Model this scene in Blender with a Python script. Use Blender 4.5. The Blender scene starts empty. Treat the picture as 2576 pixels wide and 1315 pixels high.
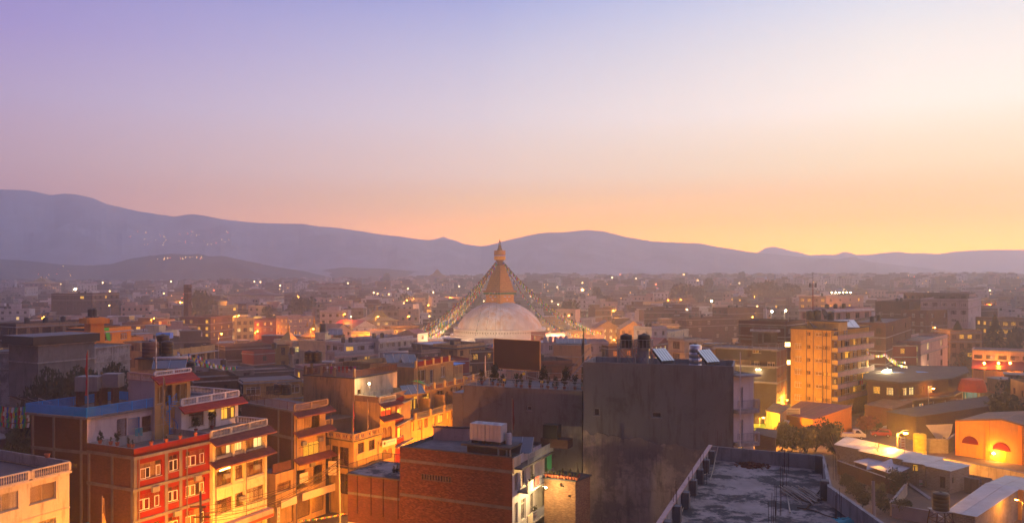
import bpy, math, random
from mathutils import Vector, Matrix, noise
SC = bpy.context.scene
COL = SC.collection
rnd = random.Random(11)

# ------------------------------------------------------------------ camera
F, HY, CX, CZ = 2075.5, 704.4, 1288.0, 30.0      # survey of the view: focal length, horizon row, centre column, eye height
cam = bpy.data.cameras.new('camera'); cam.sensor_width = 36.0; cam.lens = 36.0 * F / 2576.0
cam.shift_y = (HY - 657.5) / 2576.0; cam.clip_start = 0.5; cam.clip_end = 12000
camo = bpy.data.objects.new('camera', cam); COL.objects.link(camo)
camo.location = (0, 0, CZ); camo.rotation_euler = (math.radians(90), 0, 0); SC.camera = camo

# ------------------------------------------------------------------ render and view
SC.render.engine = 'CYCLES'
SC.view_settings.view_transform = 'Standard'; SC.view_settings.look = 'None'
SC.view_settings.exposure = 0.0; SC.view_settings.gamma = 1.0
SC.cycles.max_bounces = 8; SC.cycles.diffuse_bounces = 2; SC.cycles.glossy_bounces = 2
SC.cycles.transmission_bounces = 2; SC.cycles.volume_bounces = 8; SC.cycles.transparent_max_bounces = 8
SC.cycles.use_denoising = True; SC.cycles.sample_clamp_indirect = 4.0; SC.cycles.caustics_reflective = False
SC.cycles.use_adaptive_sampling = True; SC.cycles.adaptive_threshold = 0.01

def lin(c):
    return tuple(((v / 255.0) / 12.92 if v / 255.0 <= 0.04045 else ((v / 255.0 + 0.055) / 1.055) ** 2.4) for v in c[:3]) + (1.0,)

# ------------------------------------------------------------------ dusk sky
AZ_SUN = math.radians(52)                       # the sun went down to the right of the frame
W = bpy.data.worlds.new('World'); SC.world = W; W.use_nodes = True
nt = W.node_tree; nt.nodes.clear(); N = nt.nodes.new; LK = nt.links.new
wo = N('ShaderNodeOutputWorld'); bg = N('ShaderNodeBackground'); LK(bg.outputs[0], wo.inputs[0])
tc = N('ShaderNodeTexCoord'); sp = N('ShaderNodeSeparateXYZ'); LK(tc.outputs['Generated'], sp.inputs[0])
def MT(op, a, b=None, c=None, clamp=False):
    m = N('ShaderNodeMath'); m.operation = op; m.use_clamp = clamp
    for i, v in enumerate((a, b, c)):
        if v is None: continue
        if isinstance(v, (int, float)): m.inputs[i].default_value = v
        else: LK(v, m.inputs[i])
    return m.outputs[0]
el = MT('MULTIPLY', MT('ARCSINE', sp.outputs[2]), 180 / math.pi)                 # elevation in degrees
hl = MT('SQRT', MT('ADD', MT('MULTIPLY', sp.outputs[0], sp.outputs[0]), MT('MULTIPLY', sp.outputs[1], sp.outputs[1])))
dt = MT('ADD', MT('MULTIPLY', sp.outputs[0], math.sin(AZ_SUN)), MT('MULTIPLY', sp.outputs[1], math.cos(AZ_SUN)))
az = MT('MULTIPLY', MT('ARCCOSINE', MT('DIVIDE', dt, MT('MAXIMUM', hl, 1e-4))), 180 / math.pi)   # degrees away from the sunset
def ramp(stops):
    r = N('ShaderNodeValToRGB'); cr = r.color_ramp; cr.interpolation = 'EASE' if False else 'LINEAR'
    while len(cr.elements) < len(stops): cr.elements.new(0.5)
    for e, (p, c) in zip(cr.elements, stops):
        e.position = min(1, max(0, (p + 2) / 92.0)); e.color = lin(c)
    LK(MT('DIVIDE', MT('ADD', el, 2.0), 92.0, clamp=True), r.inputs[0]); return r.outputs[0]
SKY_A = [(-2,(255,138,0)),(2,(255,142,0)),(4,(255,160,2)),(5.4,(255,196,70)),(7.2,(255,234,170)),(11,(255,247,230)),(15,(224,224,220)),(18.7,(184,200,222)),(35,(186,198,224)),(90,(146,152,204))]
SKY_B = [(-2,(255,134,4)),(2,(255,142,6)),(4,(255,172,40)),(5.6,(255,204,116)),(7.2,(244,217,186)),(11,(214,208,212)),(15,(180,184,208)),(18.7,(136,152,203)),(35,(140,152,206)),(90,(146,152,204))]
SKY_C = [(-2,(232,146,116)),(4,(226,160,140)),(7.2,(202,166,170)),(11,(174,158,191)),(15,(144,132,190)),(18.7,(120,118,184)),(35,(126,128,192)),(90,(146,152,204))]
SKY_D = [(-2,(46,38,62)),(6,(52,44,70)),(20,(50,50,80)),(35,(56,56,98)),(60,(88,94,146)),(90,(146,152,204))]
ra, rb, rc, rd = map(ramp, (SKY_A, SKY_B, SKY_C, SKY_D))
def mixc(f, a, b):
    m = N('ShaderNodeMix'); m.data_type = 'RGBA'; LK(f, m.inputs[0]); LK(a, m.inputs[6]); LK(b, m.inputs[7]); return m.outputs[2]
def sm(v, a, b):
    m = N('ShaderNodeMapRange'); m.interpolation_type = 'LINEAR'; m.inputs[1].default_value = a; m.inputs[2].default_value = b
    LK(v, m.inputs[0]); return m.outputs[0]
sky = mixc(sm(az, 52, 84), mixc(sm(az, 27, 54), ra, rb), rc)
sky = mixc(sm(az, 84, 150), sky, rd)
LK(sky, bg.inputs[0])
glow = MT('EXPONENT', MT('MULTIPLY', MT('MULTIPLY', el, el), -1 / 12.0))           # brighter band low over the horizon, towards the sunset
gaz = MT('EXPONENT', MT('MULTIPLY', MT('MULTIPLY', az, az), -1 / 3600.0))
LK(MT('MULTIPLY', MT('ADD', MT('MULTIPLY', MT('MULTIPLY', glow, gaz), 7.5), 1.0), 1.42), bg.inputs[1])

# the last warm glow of the set sun
sl = bpy.data.lights.new('sun', 'SUN'); sl.energy = 0.32; sl.angle = math.radians(16); sl.color = (1.0, 0.62, 0.42)
so = bpy.data.objects.new('sun', sl); COL.objects.link(so)
so.rotation_euler = Vector((-math.sin(AZ_SUN) , -math.cos(AZ_SUN), -0.16)).to_track_quat('-Z', 'Y').to_euler()

# ------------------------------------------------------------------ mesh helpers
class MB:
    def __init__(s): s.v = []; s.f = []; s.m = []; s.uv = []
    def face(s, pts, m=0, uv=None):
        i = len(s.v); s.v.extend(tuple(p) for p in pts); s.f.append(tuple(range(i, i + len(pts)))); s.m.append(m); s.uv.append(uv)
    def box(s, x0, x1, y0, y1, z0, z1, m=0, M=None, skip=''):
        P = [Vector((x, y, z)) for z in (z0, z1) for y in (y0, y1) for x in (x0, x1)]
        if M is not None: P = [M @ p for p in P]
        i = len(s.v); s.v.extend(tuple(p) for p in P)
        for k, q in (('b', (0,2,3,1)), ('t', (4,5,7,6)), ('f', (0,1,5,4)), ('k', (2,6,7,3)), ('l', (0,4,6,2)), ('r', (1,3,7,5))):
            if k in skip: continue
            s.f.append(tuple(i + a for a in q)); s.m.append(m)
            a, b, c, d = [P[a] for a in q]; w = (b - a).length; h = (d - a).length
            s.uv.append([(0, 0), (w, 0), (w, h), (0, h)] if (b - a).z == 0 else [(0, 0), (0, w), (h, w), (h, 0)])
    def tube(s, a, b, r0, r1=None, n=8, m=0, cap=True):
        r1 = r0 if r1 is None else r1
        a = Vector(a); b = Vector(b); d = (b - a)
        if d.length < 1e-6: return
        d.normalize(); t = d.orthogonal().normalized() if abs(d.z) < 0.99 else Vector((1, 0, 0)); w = d.cross(t)
        i = len(s.v)
        for c, r in ((a, r0), (b, r1)):
            for k in range(n):
                th = 2 * math.pi * k / n; s.v.append(tuple(c + (t * math.cos(th) + w * math.sin(th)) * r))
        for k in range(n):
            j = (k + 1) % n; s.f.append((i + k, i + j, i + n + j, i + n + k)); s.m.append(m); s.uv.append(None)
        if cap:
            s.f.append(tuple(i + k for k in reversed(range(n)))); s.m.append(m); s.uv.append(None)
            s.f.append(tuple(i + n + k for k in range(n))); s.m.append(m); s.uv.append(None)
    def path(s, pts, r, n=5, m=0):
        for a, b in zip(pts[:-1], pts[1:]): s.tube(a, b, r, r, n, m, False)
    def lathe(s, prof, n=12, m=0, c=(0, 0, 0), mats=None):
        i = len(s.v)
        for r, z in prof:
            for k in range(n):
                th = 2 * math.pi * k / n; s.v.append((c[0] + r * math.cos(th), c[1] + r * math.sin(th), c[2] + z))
        for q in range(len(prof) - 1):
            for k in range(n):
                j = (k + 1) % n; s.f.append((i + q*n + k, i + q*n + j, i + (q+1)*n + j, i + (q+1)*n + k)); s.m.append(mats[q] if mats else m); s.uv.append(None)
    def prism(s, poly, z0, z1, m=0, top=None):
        n = len(poly)
        for k in range(n):
            a, b = poly[k], poly[(k + 1) % n]; L = math.hypot(b[0]-a[0], b[1]-a[1])
            s.face([(a[0], a[1], z0), (b[0], b[1], z0), (b[0], b[1], z1), (a[0], a[1], z1)], m, [(0, z0), (L, z0), (L, z1), (0, z1)])
        s.face([(p[0], p[1], z1) for p in poly], m if top is None else top, [(p[0], p[1]) for p in poly])
        s.face([(p[0], p[1], z0) for p in reversed(poly)], m, [(p[0], p[1]) for p in reversed(poly)])
    def mesh(s, name, mats, smooth=False):
        me = bpy.data.meshes.new(name); me.from_pydata(s.v, [], s.f)
        for m in (mats if isinstance(mats, (list, tuple)) else [mats]): me.materials.append(m)
        me.polygons.foreach_set('material_index', s.m)
        if smooth: me.polygons.foreach_set('use_smooth', [True] * len(s.f))
        if any(u for u in s.uv):
            l = me.uv_layers.new(name='UVMap'); flat = []
            for f, u in zip(s.f, s.uv):
                for k in range(len(f)): flat.extend(u[k] if u else (0, 0))
            l.data.foreach_set('uv', flat)
        me.update(); return me

def obj(name, me, parent=None, loc=(0, 0, 0), rz=0.0, kind=None, label=None, scale=None, rot=None):
    o = bpy.data.objects.new(name, me); COL.objects.link(o); o.parent = parent
    o.location = loc
    if rot is not None: o.rotation_euler = rot
    elif rz: o.rotation_euler = (0, 0, rz)
    if scale is not None: o.scale = scale if isinstance(scale, (tuple, list)) else (scale,) * 3
    if kind: o['kind'] = kind
    if label: o['label'] = label
    return o
def thing(name, label, cat, loc=(0, 0, 0), rz=0.0, group=None, me=None):
    o = obj(name, me, None, loc, rz); o['label'] = label; o['category'] = cat
    if group: o['group'] = group
    return o
def dup(root, loc, rz=None, label=None, scale=None):
    def cp(o, par):
        c = o.copy(); COL.objects.link(c); c.parent = par
        for ch in o.children: cp(ch, c)
        return c
    r = cp(root, None); r.location = loc
    if rz is not None: r.rotation_euler = (0, 0, rz)
    if label: r['label'] = label
    if scale is not None: r.scale = (scale,) * 3 if isinstance(scale, (int, float)) else scale
    return r

# ------------------------------------------------------------------ materials
MATS = {}
def mat(name, col, rough=0.85, var=0.18, vs=0.6, stain=0.0, bump=0.0, metal=0.0, em=None, es=0.0, kind=None, spec=0.3, col2=None, coat=0.0, uvs=None, obvar=0.0):
    if name in MATS: return MATS[name]
    m = bpy.data.materials.new(name); m.use_nodes = True; t = m.node_tree; nd = t.nodes.new; lk = t.links.new
    b = t.nodes['Principled BSDF']; b.inputs['Roughness'].default_value = rough; b.inputs['Metallic'].default_value = metal
    b.inputs['Specular IOR Level'].default_value = spec; b.inputs['Coat Weight'].default_value = coat
    c = (col[0], col[1], col[2], 1)
    co = nd('ShaderNodeTexCoord'); cur = None
    def mix(f, a, bb, mode='MIX'):
        x = nd('ShaderNodeMix'); x.data_type = 'RGBA'; x.blend_type = mode
        for i, v in ((0, f), (6, a), (7, bb)):
            if hasattr(v, 'links'): lk(v, x.inputs[i])
            else: x.inputs[i].default_value = v
        return x.outputs[2]
    def noise_(scale, det=4, vec=None, ro=0.6):
        n = nd('ShaderNodeTexNoise'); n.inputs['Scale'].default_value = scale; n.inputs['Detail'].default_value = det; n.inputs['Roughness'].default_value = ro
        lk(vec if vec is not None else co.outputs['Object'], n.inputs['Vector']); return n.outputs['Fac']
    def rng(v, a, bb, lo=0.0, hi=1.0):
        r = nd('ShaderNodeMapRange'); r.inputs[1].default_value = a; r.inputs[2].default_value = bb; r.inputs[3].default_value = lo; r.inputs[4].default_value = hi
        lk(v, r.inputs[0]); return r.outputs[0]
    hgt = None
    if kind == 'brick':
        bt = nd('ShaderNodeTexBrick'); lk(co.outputs['UV'], bt.inputs['Vector']); k2 = uvs or 1.0
        bt.inputs['Scale'].default_value = 1.0; bt.inputs['Brick Width'].default_value = 0.24 * k2; bt.inputs['Row Height'].default_value = 0.085 * k2
        bt.inputs['Mortar Size'].default_value = 0.008 * k2; bt.inputs['Color1'].default_value = c
        bt.inputs['Color2'].default_value = (c[0]*0.62, c[1]*0.55, c[2]*0.55, 1); bt.inputs['Mortar'].default_value = (0.16, 0.11, 0.09, 1)
        cur = bt.outputs['Color']; hgt = bt.outputs['Fac']
    elif kind == 'block':
        bt = nd('ShaderNodeTexBrick'); lk(co.outputs['UV'], bt.inputs['Vector'])
        bt.inputs['Scale'].default_value = 1.0; bt.inputs['Brick Width'].default_value = 0.45; bt.inputs['Row Height'].default_value = 0.22
        bt.inputs['Mortar Size'].default_value = 0.02; bt.inputs['Color1'].default_value = c
        bt.inputs['Color2'].default_value = (c[0]*0.7, c[1]*0.68, c[2]*0.66, 1); bt.inputs['Mortar'].default_value = (c[0]*1.3, c[1]*1.3, c[2]*1.25, 1)
        cur = bt.outputs['Color']; hgt = bt.outputs['Fac']
    elif kind == 'curtain':
        wv = nd('ShaderNodeTexWave'); wv.inputs['Scale'].default_value = 2.2; wv.inputs['Distortion'].default_value = 2.5; wv.inputs['Detail'].default_value = 2
        mp = nd('ShaderNodeMapping'); mp.inputs['Scale'].default_value = (1.6, 1, 0.08); lk(co.outputs['Object'], mp.inputs[0]); lk(mp.outputs[0], wv.inputs['Vector'])
        cur = mix(wv.outputs['Fac'], (c[0]*0.42, c[1]*0.38, c[2]*0.34, 1), c)
    if cur is None: cur = c
    if var:
        v = rng(noise_(vs, 5), 0.32, 0.68)
        cur = mix(v, mix(1.0, cur, (1-var, 1-var, 1-var, 1), 'MULTIPLY') if hasattr(cur, 'links') else tuple(k*(1-var) for k in c[:3]) + (1,), cur)
    if col2 is not None:
        cur = mix(rng(noise_(vs * 0.7, 9, ro=0.74), 0.47, 0.54), cur, (col2[0], col2[1], col2[2], 1))
    if stain:
        mp = nd('ShaderNodeMapping'); mp.inputs['Scale'].default_value = (1.6, 1.6, 0.22); lk(co.outputs['Object'], mp.inputs[0])
        st = rng(noise_(1.1, 6, mp.outputs[0], 0.7), 0.50, 0.74, 0.0, stain)
        cur = mix(st, cur, (0.05, 0.045, 0.04, 1))
        st = rng(noise_(0.33, 5, None, 0.7), 0.56, 0.64, 0.0, stain * 0.7)
        cur = mix(st, cur, (c[0]*0.45, c[1]*0.42, c[2]*0.4, 1))
    if obvar:
        oi = nd('ShaderNodeObjectInfo')
        cur = mix(rng(oi.outputs['Random'], 0, 1, 0, obvar), cur, (c[0]*0.35, c[1]*0.35, c[2]*0.38, 1))
    if hasattr(cur, 'links'): lk(cur, b.inputs['Base Color'])
    else: b.inputs['Base Color'].default_value = cur
    if bump:
        bp = nd('ShaderNodeBump'); bp.inputs['Strength'].default_value = bump; bp.inputs['Distance'].default_value = 0.05
        lk(hgt if hgt is not None else noise_(6.0, 5), bp.inputs['Height']); lk(bp.outputs[0], b.inputs['Normal'])
    if kind == 'glass':
        b.inputs['Roughness'].default_value = rough
    if em is not None:
        if kind == 'litcurtain':
            wv = nd('ShaderNodeTexWave'); wv.inputs['Scale'].default_value = 1.6; wv.inputs['Distortion'].default_value = 3; wv.inputs['Detail'].default_value = 2
            mp = nd('ShaderNodeMapping'); mp.inputs['Scale'].default_value = (1.5, 1, 0.1); lk(co.outputs['Object'], mp.inputs[0]); lk(mp.outputs[0], wv.inputs['Vector'])
            e = mix(wv.outputs['Fac'], (em[0]*0.35, em[1]*0.28, em[2]*0.18, 1), (em[0], em[1], em[2], 1)); lk(e, b.inputs['Emission Color'])
        else: b.inputs['Emission Color'].default_value = (em[0], em[1], em[2], 1)
        b.inputs['Emission Strength'].default_value = es
        if es > 20: m.cycles.emission_sampling = 'FRONT'
        else: m.cycles.emission_sampling = 'NONE'
    MATS[name] = m; return m
# ------------------------------------------------------------------ terrain, haze, far ridges
def gz(x, y):
    d = math.hypot(x, y); t = max(0.0, min(1.0, (d - 420) / 1100.0)); t = t * t * (3 - 2 * t)
    side = 0.55 + 0.45 * max(0, min(1, (x / max(d, 1) + 0.35) / 0.4))
    return t * 22.0 * side + (t * 2.5 * noise.noise(Vector((x * 0.004, y * 0.004, 0))) if t > 0 else 0)

def ground():
    mb = MB(); ds = [0, 60, 120, 200, 300, 420, 520, 640, 760, 900, 1050, 1200, 1400, 1650, 1950, 2400, 3000]; n = 24
    ring = []
    for d in ds:
        row = []
        for k in range(n + 1):
            a = math.radians(-58 + 116 * k / n); x, y = d * math.sin(a), d * math.cos(a) - 30
            row.append((x, y, gz(x, y)))
        ring.append(row)
    for i in range(len(ds) - 1):
        for k in range(n): mb.face([ring[i][k], ring[i][k+1], ring[i+1][k+1], ring[i+1][k]])
    o = obj('ground', mb.mesh('ground', mat('earth', (0.07, 0.055, 0.045), 0.95, 0.3, 0.08)), kind='structure'); return o
ground()

def ridge(name, pts, dist, depth, m, rough=1.0, base=0.0, seed=0):
    """a mountain range: crest line surveyed as (column, row), at a real distance, with slopes that come down towards the valley"""
    cols = []; n = 260; x0, x1 = pts[0][0], pts[-1][0]
    for k in range(n + 1):
        px = x0 + (x1 - x0) * k / n
        for (a, b) in zip(pts[:-1], pts[1:]):
            if a[0] <= px <= b[0]:
                py = a[1] + (b[1] - a[1]) * (px - a[0]) / (b[0] - a[0]); break
        th = math.atan2(px - CX, F); cols.append((px, py))
    mb = MB(); rows = 9; grid = []
    for (px, py) in cols:
        z = CZ - (py - HY) / F * dist; X = (px - CX) / F
        row = []
        for r in range(rows + 1):
            t = r / rows; d = dist - depth * t
            zz = (base - 12) + (z - base + 12) * (1 - t) ** 1.35
            if 0 < t: zz += depth * 0.055 * rough * noise.fractal(Vector((X * dist * 0.006, t * 3 + seed, seed)), 0.9, 2.1, 4) * math.sin(math.pi * min(1, t * 1.6))
            else: zz += rough * dist * 0.0005 * noise.noise(Vector((px * 0.12, seed, 0)))
            row.append((X * (dist + (0 if t == 0 else -depth * t)), d, zz))
        row.insert(0, (X * (dist + 60), dist + 60, base - 12)); grid.append(row)
    for k in range(n):
        for r in range(len(grid[0]) - 1): mb.face([grid[k][r], grid[k+1][r], grid[k+1][r+1], grid[k][r+1]])
    me = mb.mesh(name, m, True); return obj(name, me, kind='structure')
MT_ = mat('haze_lightened_slope', (0.40, 0.40, 0.43), 1.0, 0.35, 0.012, spec=0.0)  # slope colour lightened beyond real ground, so haze brightness is painted in
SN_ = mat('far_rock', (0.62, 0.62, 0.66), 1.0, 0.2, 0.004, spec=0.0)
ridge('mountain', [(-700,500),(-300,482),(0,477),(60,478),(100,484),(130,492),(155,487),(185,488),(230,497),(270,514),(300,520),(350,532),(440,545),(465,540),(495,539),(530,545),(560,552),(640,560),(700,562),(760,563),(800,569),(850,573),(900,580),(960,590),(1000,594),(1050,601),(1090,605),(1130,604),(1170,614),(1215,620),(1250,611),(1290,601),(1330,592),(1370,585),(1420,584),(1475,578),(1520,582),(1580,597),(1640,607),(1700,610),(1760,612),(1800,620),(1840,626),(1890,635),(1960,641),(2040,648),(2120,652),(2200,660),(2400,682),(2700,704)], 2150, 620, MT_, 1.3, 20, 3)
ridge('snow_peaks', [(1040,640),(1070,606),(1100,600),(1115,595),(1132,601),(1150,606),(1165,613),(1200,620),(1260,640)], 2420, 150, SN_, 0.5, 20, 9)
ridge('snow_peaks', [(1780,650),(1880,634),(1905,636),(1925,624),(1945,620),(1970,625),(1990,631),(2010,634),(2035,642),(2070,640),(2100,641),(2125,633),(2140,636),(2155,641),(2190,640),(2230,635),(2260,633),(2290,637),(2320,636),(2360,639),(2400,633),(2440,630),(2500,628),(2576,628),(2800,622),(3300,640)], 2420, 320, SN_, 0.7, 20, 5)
HL_ = mat('wooded_hill', (0.05, 0.055, 0.06), 1.0, 0.4, 0.01, spec=0.0)
ridge('hill', [(-600,640),(0,652),(60,655),(110,660),(150,665),(220,668),(280,664),(330,650),(380,643),(430,638),(470,640),(500,638),(530,645),(560,643),(590,650),(640,660),(700,672),(760,681),(800,690),(860,704)], 1650, 350, HL_, 1.6, 14, 21)
ridge('hill', [(740,700),(790,684),(830,676),(870,672),(910,674),(960,675),(1000,678),(1050,683),(1100,690),(1180,704)], 1780, 250, HL_, 0.8, 14, 33)

hz = MB(); hz.box(-2600, 2600, -60, 2500, -30, 290)
hm = bpy.data.materials.new('haze_air'); hm.use_nodes = True; t = hm.node_tree; t.nodes.clear()
o_ = t.nodes.new('ShaderNodeOutputMaterial'); pv = t.nodes.new('ShaderNodeVolumePrincipled'); t.links.new(pv.outputs[0], o_.inputs['Volume'])
pv.inputs['Color'].default_value = (0.96, 0.965, 0.97, 1); pv.inputs['Density'].default_value = HAZE if 'HAZE' in globals() else 0.0006
pv.inputs['Anisotropy'].default_value = 0.66
hm.cycles.homogeneous_volume = True
ho = obj('haze', hz.mesh('haze', hm)); ho['kind'] = 'stuff'; ho['label'] = 'thin dusk haze lying over the whole valley'
# ------------------------------------------------------------------ palette (base colours)
M = {}
def P(k, *a, **kw): M[k] = mat(*a, **kw)
P('conc', 'grey_concrete', (0.17, 0.155, 0.155), 0.9, 0.3, 0.5, stain=0.75, bump=0.25, obvar=0.3)
P('concd', 'dark_concrete', (0.085, 0.08, 0.08), 0.92, 0.35, 0.5, stain=0.7, bump=0.25)
P('concl', 'pale_concrete', (0.30, 0.28, 0.27), 0.9, 0.25, 0.5, stain=0.6, bump=0.2)
P('plgrey', 'grey_plaster', (0.142, 0.134, 0.142), 0.9, 0.22, 0.25, stain=0.85, bump=0.2)
P('panel', 'patched_render', (0.19, 0.17, 0.175), 0.9, 0.35, 0.35, stain=0.6, col2=(0.27, 0.25, 0.26), bump=0.2)
P('cream', 'cream_paint', (0.66, 0.55, 0.36), 0.85, 0.25, 0.5, stain=0.6, obvar=0.3)
P('ochre', 'ochre_paint', (0.50, 0.31, 0.12), 0.85, 0.3, 0.5, stain=0.65, obvar=0.3)
P('yellow', 'yellow_paint', (0.60, 0.42, 0.14), 0.85, 0.22, 0.5, stain=0.5)
P('white', 'white_paint', (0.62, 0.58, 0.58), 0.8, 0.15, 0.5, stain=0.35, obvar=0.3)
P('lilac', 'pale_lilac_paint', (0.46, 0.40, 0.42), 0.85, 0.2, 0.4, stain=0.45, obvar=0.3)
P('pink', 'pink_paint', (0.50, 0.32, 0.28), 0.85, 0.2, 0.4, stain=0.4, obvar=0.3)
P('red', 'red_paint', (0.18, 0.006, 0.005), 0.8, 0.3, 0.6, stain=0.35, spec=0.1)
P('maroon', 'maroon_paint', (0.22, 0.035, 0.03), 0.8, 0.2, 0.6, stain=0.25)
P('orange', 'orange_paint', (0.85, 0.27, 0.015), 0.75, 0.12, 0.6, stain=0.15)
P('mustard', 'mustard_paint', (0.50, 0.32, 0.08), 0.8, 0.15, 0.5, stain=0.2, obvar=0.3)
P('tan', 'stained_tan_plaster', (0.34, 0.22, 0.13), 0.9, 0.3, 0.3, stain=0.8, bump=0.2, obvar=0.3)
P('blue', 'blue_paint', (0.0, 0.22, 0.62), 0.6, 0.15, 0.6)
P('teal', 'teal_paint', (0.03, 0.30, 0.34), 0.6, 0.15, 0.6)
P('green', 'green_paint', (0.05, 0.42, 0.14), 0.7, 0.15, 0.6)
P('brick', 'red_brick', (0.17, 0.054, 0.032), 0.92, 0.35, 0.3, kind='brick', stain=0.5, bump=0.5, obvar=0.3)
P('brickd', 'dark_brick', (0.085, 0.032, 0.023), 0.92, 0.35, 0.3, kind='brick', stain=0.6, bump=0.5, obvar=0.3)
P('brickp', 'brick_piece', (0.23, 0.072, 0.040), 0.92, 0.3, 1.3, obvar=0.5, stain=0.3)
P('mortar', 'mortar', (0.13, 0.09, 0.075), 0.95, 0.2, 1.0)
P('block', 'concrete_block', (0.33, 0.29, 0.22), 0.92, 0.3, 0.4, kind='block', bump=0.6, stain=0.3)
P('roof', 'roof_cement', (0.16, 0.145, 0.15), 0.95, 0.4, 0.25, stain=0.5, col2=(0.10, 0.09, 0.095))
P('roofw', 'weathered_roof', (0.33, 0.265, 0.235), 0.95, 0.35, 0.62, col2=(0.045, 0.04, 0.042), bump=0.3)
P('tile', 'clay_tile', (0.20, 0.055, 0.048), 0.8, 0.3, 1.2, bump=0.2)
P('tiler', 'red_tile', (0.34, 0.035, 0.035), 0.7, 0.25, 1.2)
P('tin', 'corrugated_tin', (0.42, 0.40, 0.42), 0.42, 0.3, 0.4, metal=0.55, stain=0.25)
P('tinr', 'rusty_tin', (0.20, 0.11, 0.08), 0.7, 0.4, 0.5, metal=0.2, stain=0.3)
P('tinred', 'red_tin', (0.26, 0.035, 0.03), 0.55, 0.3, 0.5)
P('tinb', 'blue_grey_tin', (0.25, 0.27, 0.36), 0.45, 0.25, 0.5, metal=0.4)
P('tind', 'dark_sheet', (0.05, 0.045, 0.05), 0.7, 0.3, 0.5)
P('wood', 'dark_wood', (0.07, 0.032, 0.02), 0.7, 0.25, 2.0)
P('woodm', 'brown_wood', (0.17, 0.07, 0.035), 0.7, 0.25, 2.0)
P('bamboo', 'bamboo', (0.36, 0.29, 0.22), 0.7, 0.25, 2.0)
P('steel', 'grey_steel', (0.26, 0.26, 0.28), 0.5, 0.15, 2.0, metal=0.5)
P('steeld', 'dark_steel', (0.06, 0.055, 0.055), 0.6, 0.2, 2.0, metal=0.3)
P('rust', 'rusty_rebar', (0.06, 0.028, 0.02), 0.85, 0.2, 2.0)
P('black', 'black_plastic', (0.018, 0.017, 0.018), 0.45, 0.2, 1.0)
P('tankg', 'grey_plastic', (0.42, 0.40, 0.40), 0.6, 0.15, 1.0, stain=0.2)
P('tankd', 'dull_grey_metal', (0.19, 0.18, 0.18), 0.6, 0.2, 1.0, stain=0.3)
P('brickl', 'yellowish_brick', (0.42, 0.24, 0.12), 0.92, 0.3, 0.3, kind='brick', stain=0.3, bump=0.5)
P('stainless', 'stainless_steel', (0.55, 0.54, 0.54), 0.3, 0.1, 1.0, metal=0.9)
P('solar', 'solar_glass', (0.03, 0.035, 0.05), 0.12, 0.0, spec=0.8, coat=0.6)
P('glass', 'window_glass', (0.035, 0.025, 0.025), 0.08, 0.0, spec=0.7)
P('glassc', 'curtained_window', (0.34, 0.19, 0.09), 0.55, 0.1, 1.0, kind='curtain')
P('glassr', 'brown_curtain_window', (0.15, 0.035, 0.02), 0.5, 0.1, 1.0, kind='curtain')
P('litw', 'lit_window', (0.5, 0.4, 0.2), 0.6, 0.0, em=(1.0, 0.66, 0.22), es=1.6, kind='litcurtain')
P('lity', 'lit_yellow_window', (0.5, 0.4, 0.1), 0.6, 0.0, em=(1.0, 0.50, 0.045), es=1.1)
P('lito', 'lit_orange_window', (0.5, 0.2, 0.05), 0.6, 0.0, em=(1.0, 0.22, 0.02), es=1.2)
P('litg', 'lit_pale_window', (0.5, 0.5, 0.3), 0.6, 0.0, em=(0.95, 0.82, 0.34), es=1.5, kind='litcurtain')
P('litr', 'lit_red_curtain', (0.5, 0.05, 0.02), 0.6, 0.0, em=(1.0, 0.05, 0.01), es=0.9)
P('frw', 'white_frame', (0.66, 0.62, 0.58), 0.6, 0.1, 2.0)
P('frb', 'brown_frame', (0.09, 0.035, 0.02), 0.6, 0.2, 2.0)
P('gold', 'gilded_copper', (0.40, 0.22, 0.05), 0.5, 0.2, 0.8, metal=0.85)
P('asph', 'street_asphalt', (0.07, 0.06, 0.055), 0.9, 0.3, 0.2)
P('dust', 'dusty_earth', (0.20, 0.13, 0.085), 0.95, 0.3, 0.15, col2=(0.12, 0.08, 0.055))
P('leaf', 'leaves', (0.032, 0.042, 0.016), 0.8, 0.45, 0.8, obvar=0.4)
P('leafy', 'yellowish_leaves', (0.11, 0.10, 0.03), 0.8, 0.4, 0.8)
P('trunk', 'bark', (0.06, 0.045, 0.035), 0.9, 0.3, 1.5)
P('terra', 'terracotta', (0.36, 0.10, 0.05), 0.85, 0.2, 2.0)
P('signy', 'pale_sign', (0.66, 0.56, 0.36), 0.7, 0.1, 2.0)
P('ink', 'dark_ink', (0.04, 0.02, 0.02), 0.7, 0.0)
P('inkr', 'red_ink', (0.5, 0.03, 0.02), 0.7, 0.0)
P('inkb', 'brown_ink', (0.36, 0.13, 0.03), 0.7, 0.0)
for n_, c_ in (('fb', (0.03, 0.10, 0.45)), ('fw', (0.65, 0.62, 0.6)), ('fr', (0.5, 0.03, 0.03)), ('fg', (0.04, 0.34, 0.08)), ('fy', (0.65, 0.48, 0.05)), ('fp', (0.45, 0.06, 0.22))):
    P(n_, {'fb':'blue_cloth','fw':'white_cloth','fr':'red_cloth','fg':'green_cloth','fy':'yellow_cloth','fp':'pink_cloth'}[n_], c_, 0.9, 0.15, 1.5)
P('lampo', 'sodium_lens', (1, 0.6, 0.2), 0.5, 0.0, em=(1.0, 0.42, 0.07), es=60)
P('lampw', 'white_lens', (1, 0.9, 0.6), 0.5, 0.0, em=(1.0, 0.74, 0.34), es=60)
P('spark', 'distant_bulb', (1, 0.8, 0.5), 0.5, 0.0, em=(1.0, 0.52, 0.16), es=9)
P('sparkw', 'distant_white_bulb', (1, 0.9, 0.7), 0.5, 0.0, em=(1.0, 0.66, 0.30), es=9)
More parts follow.
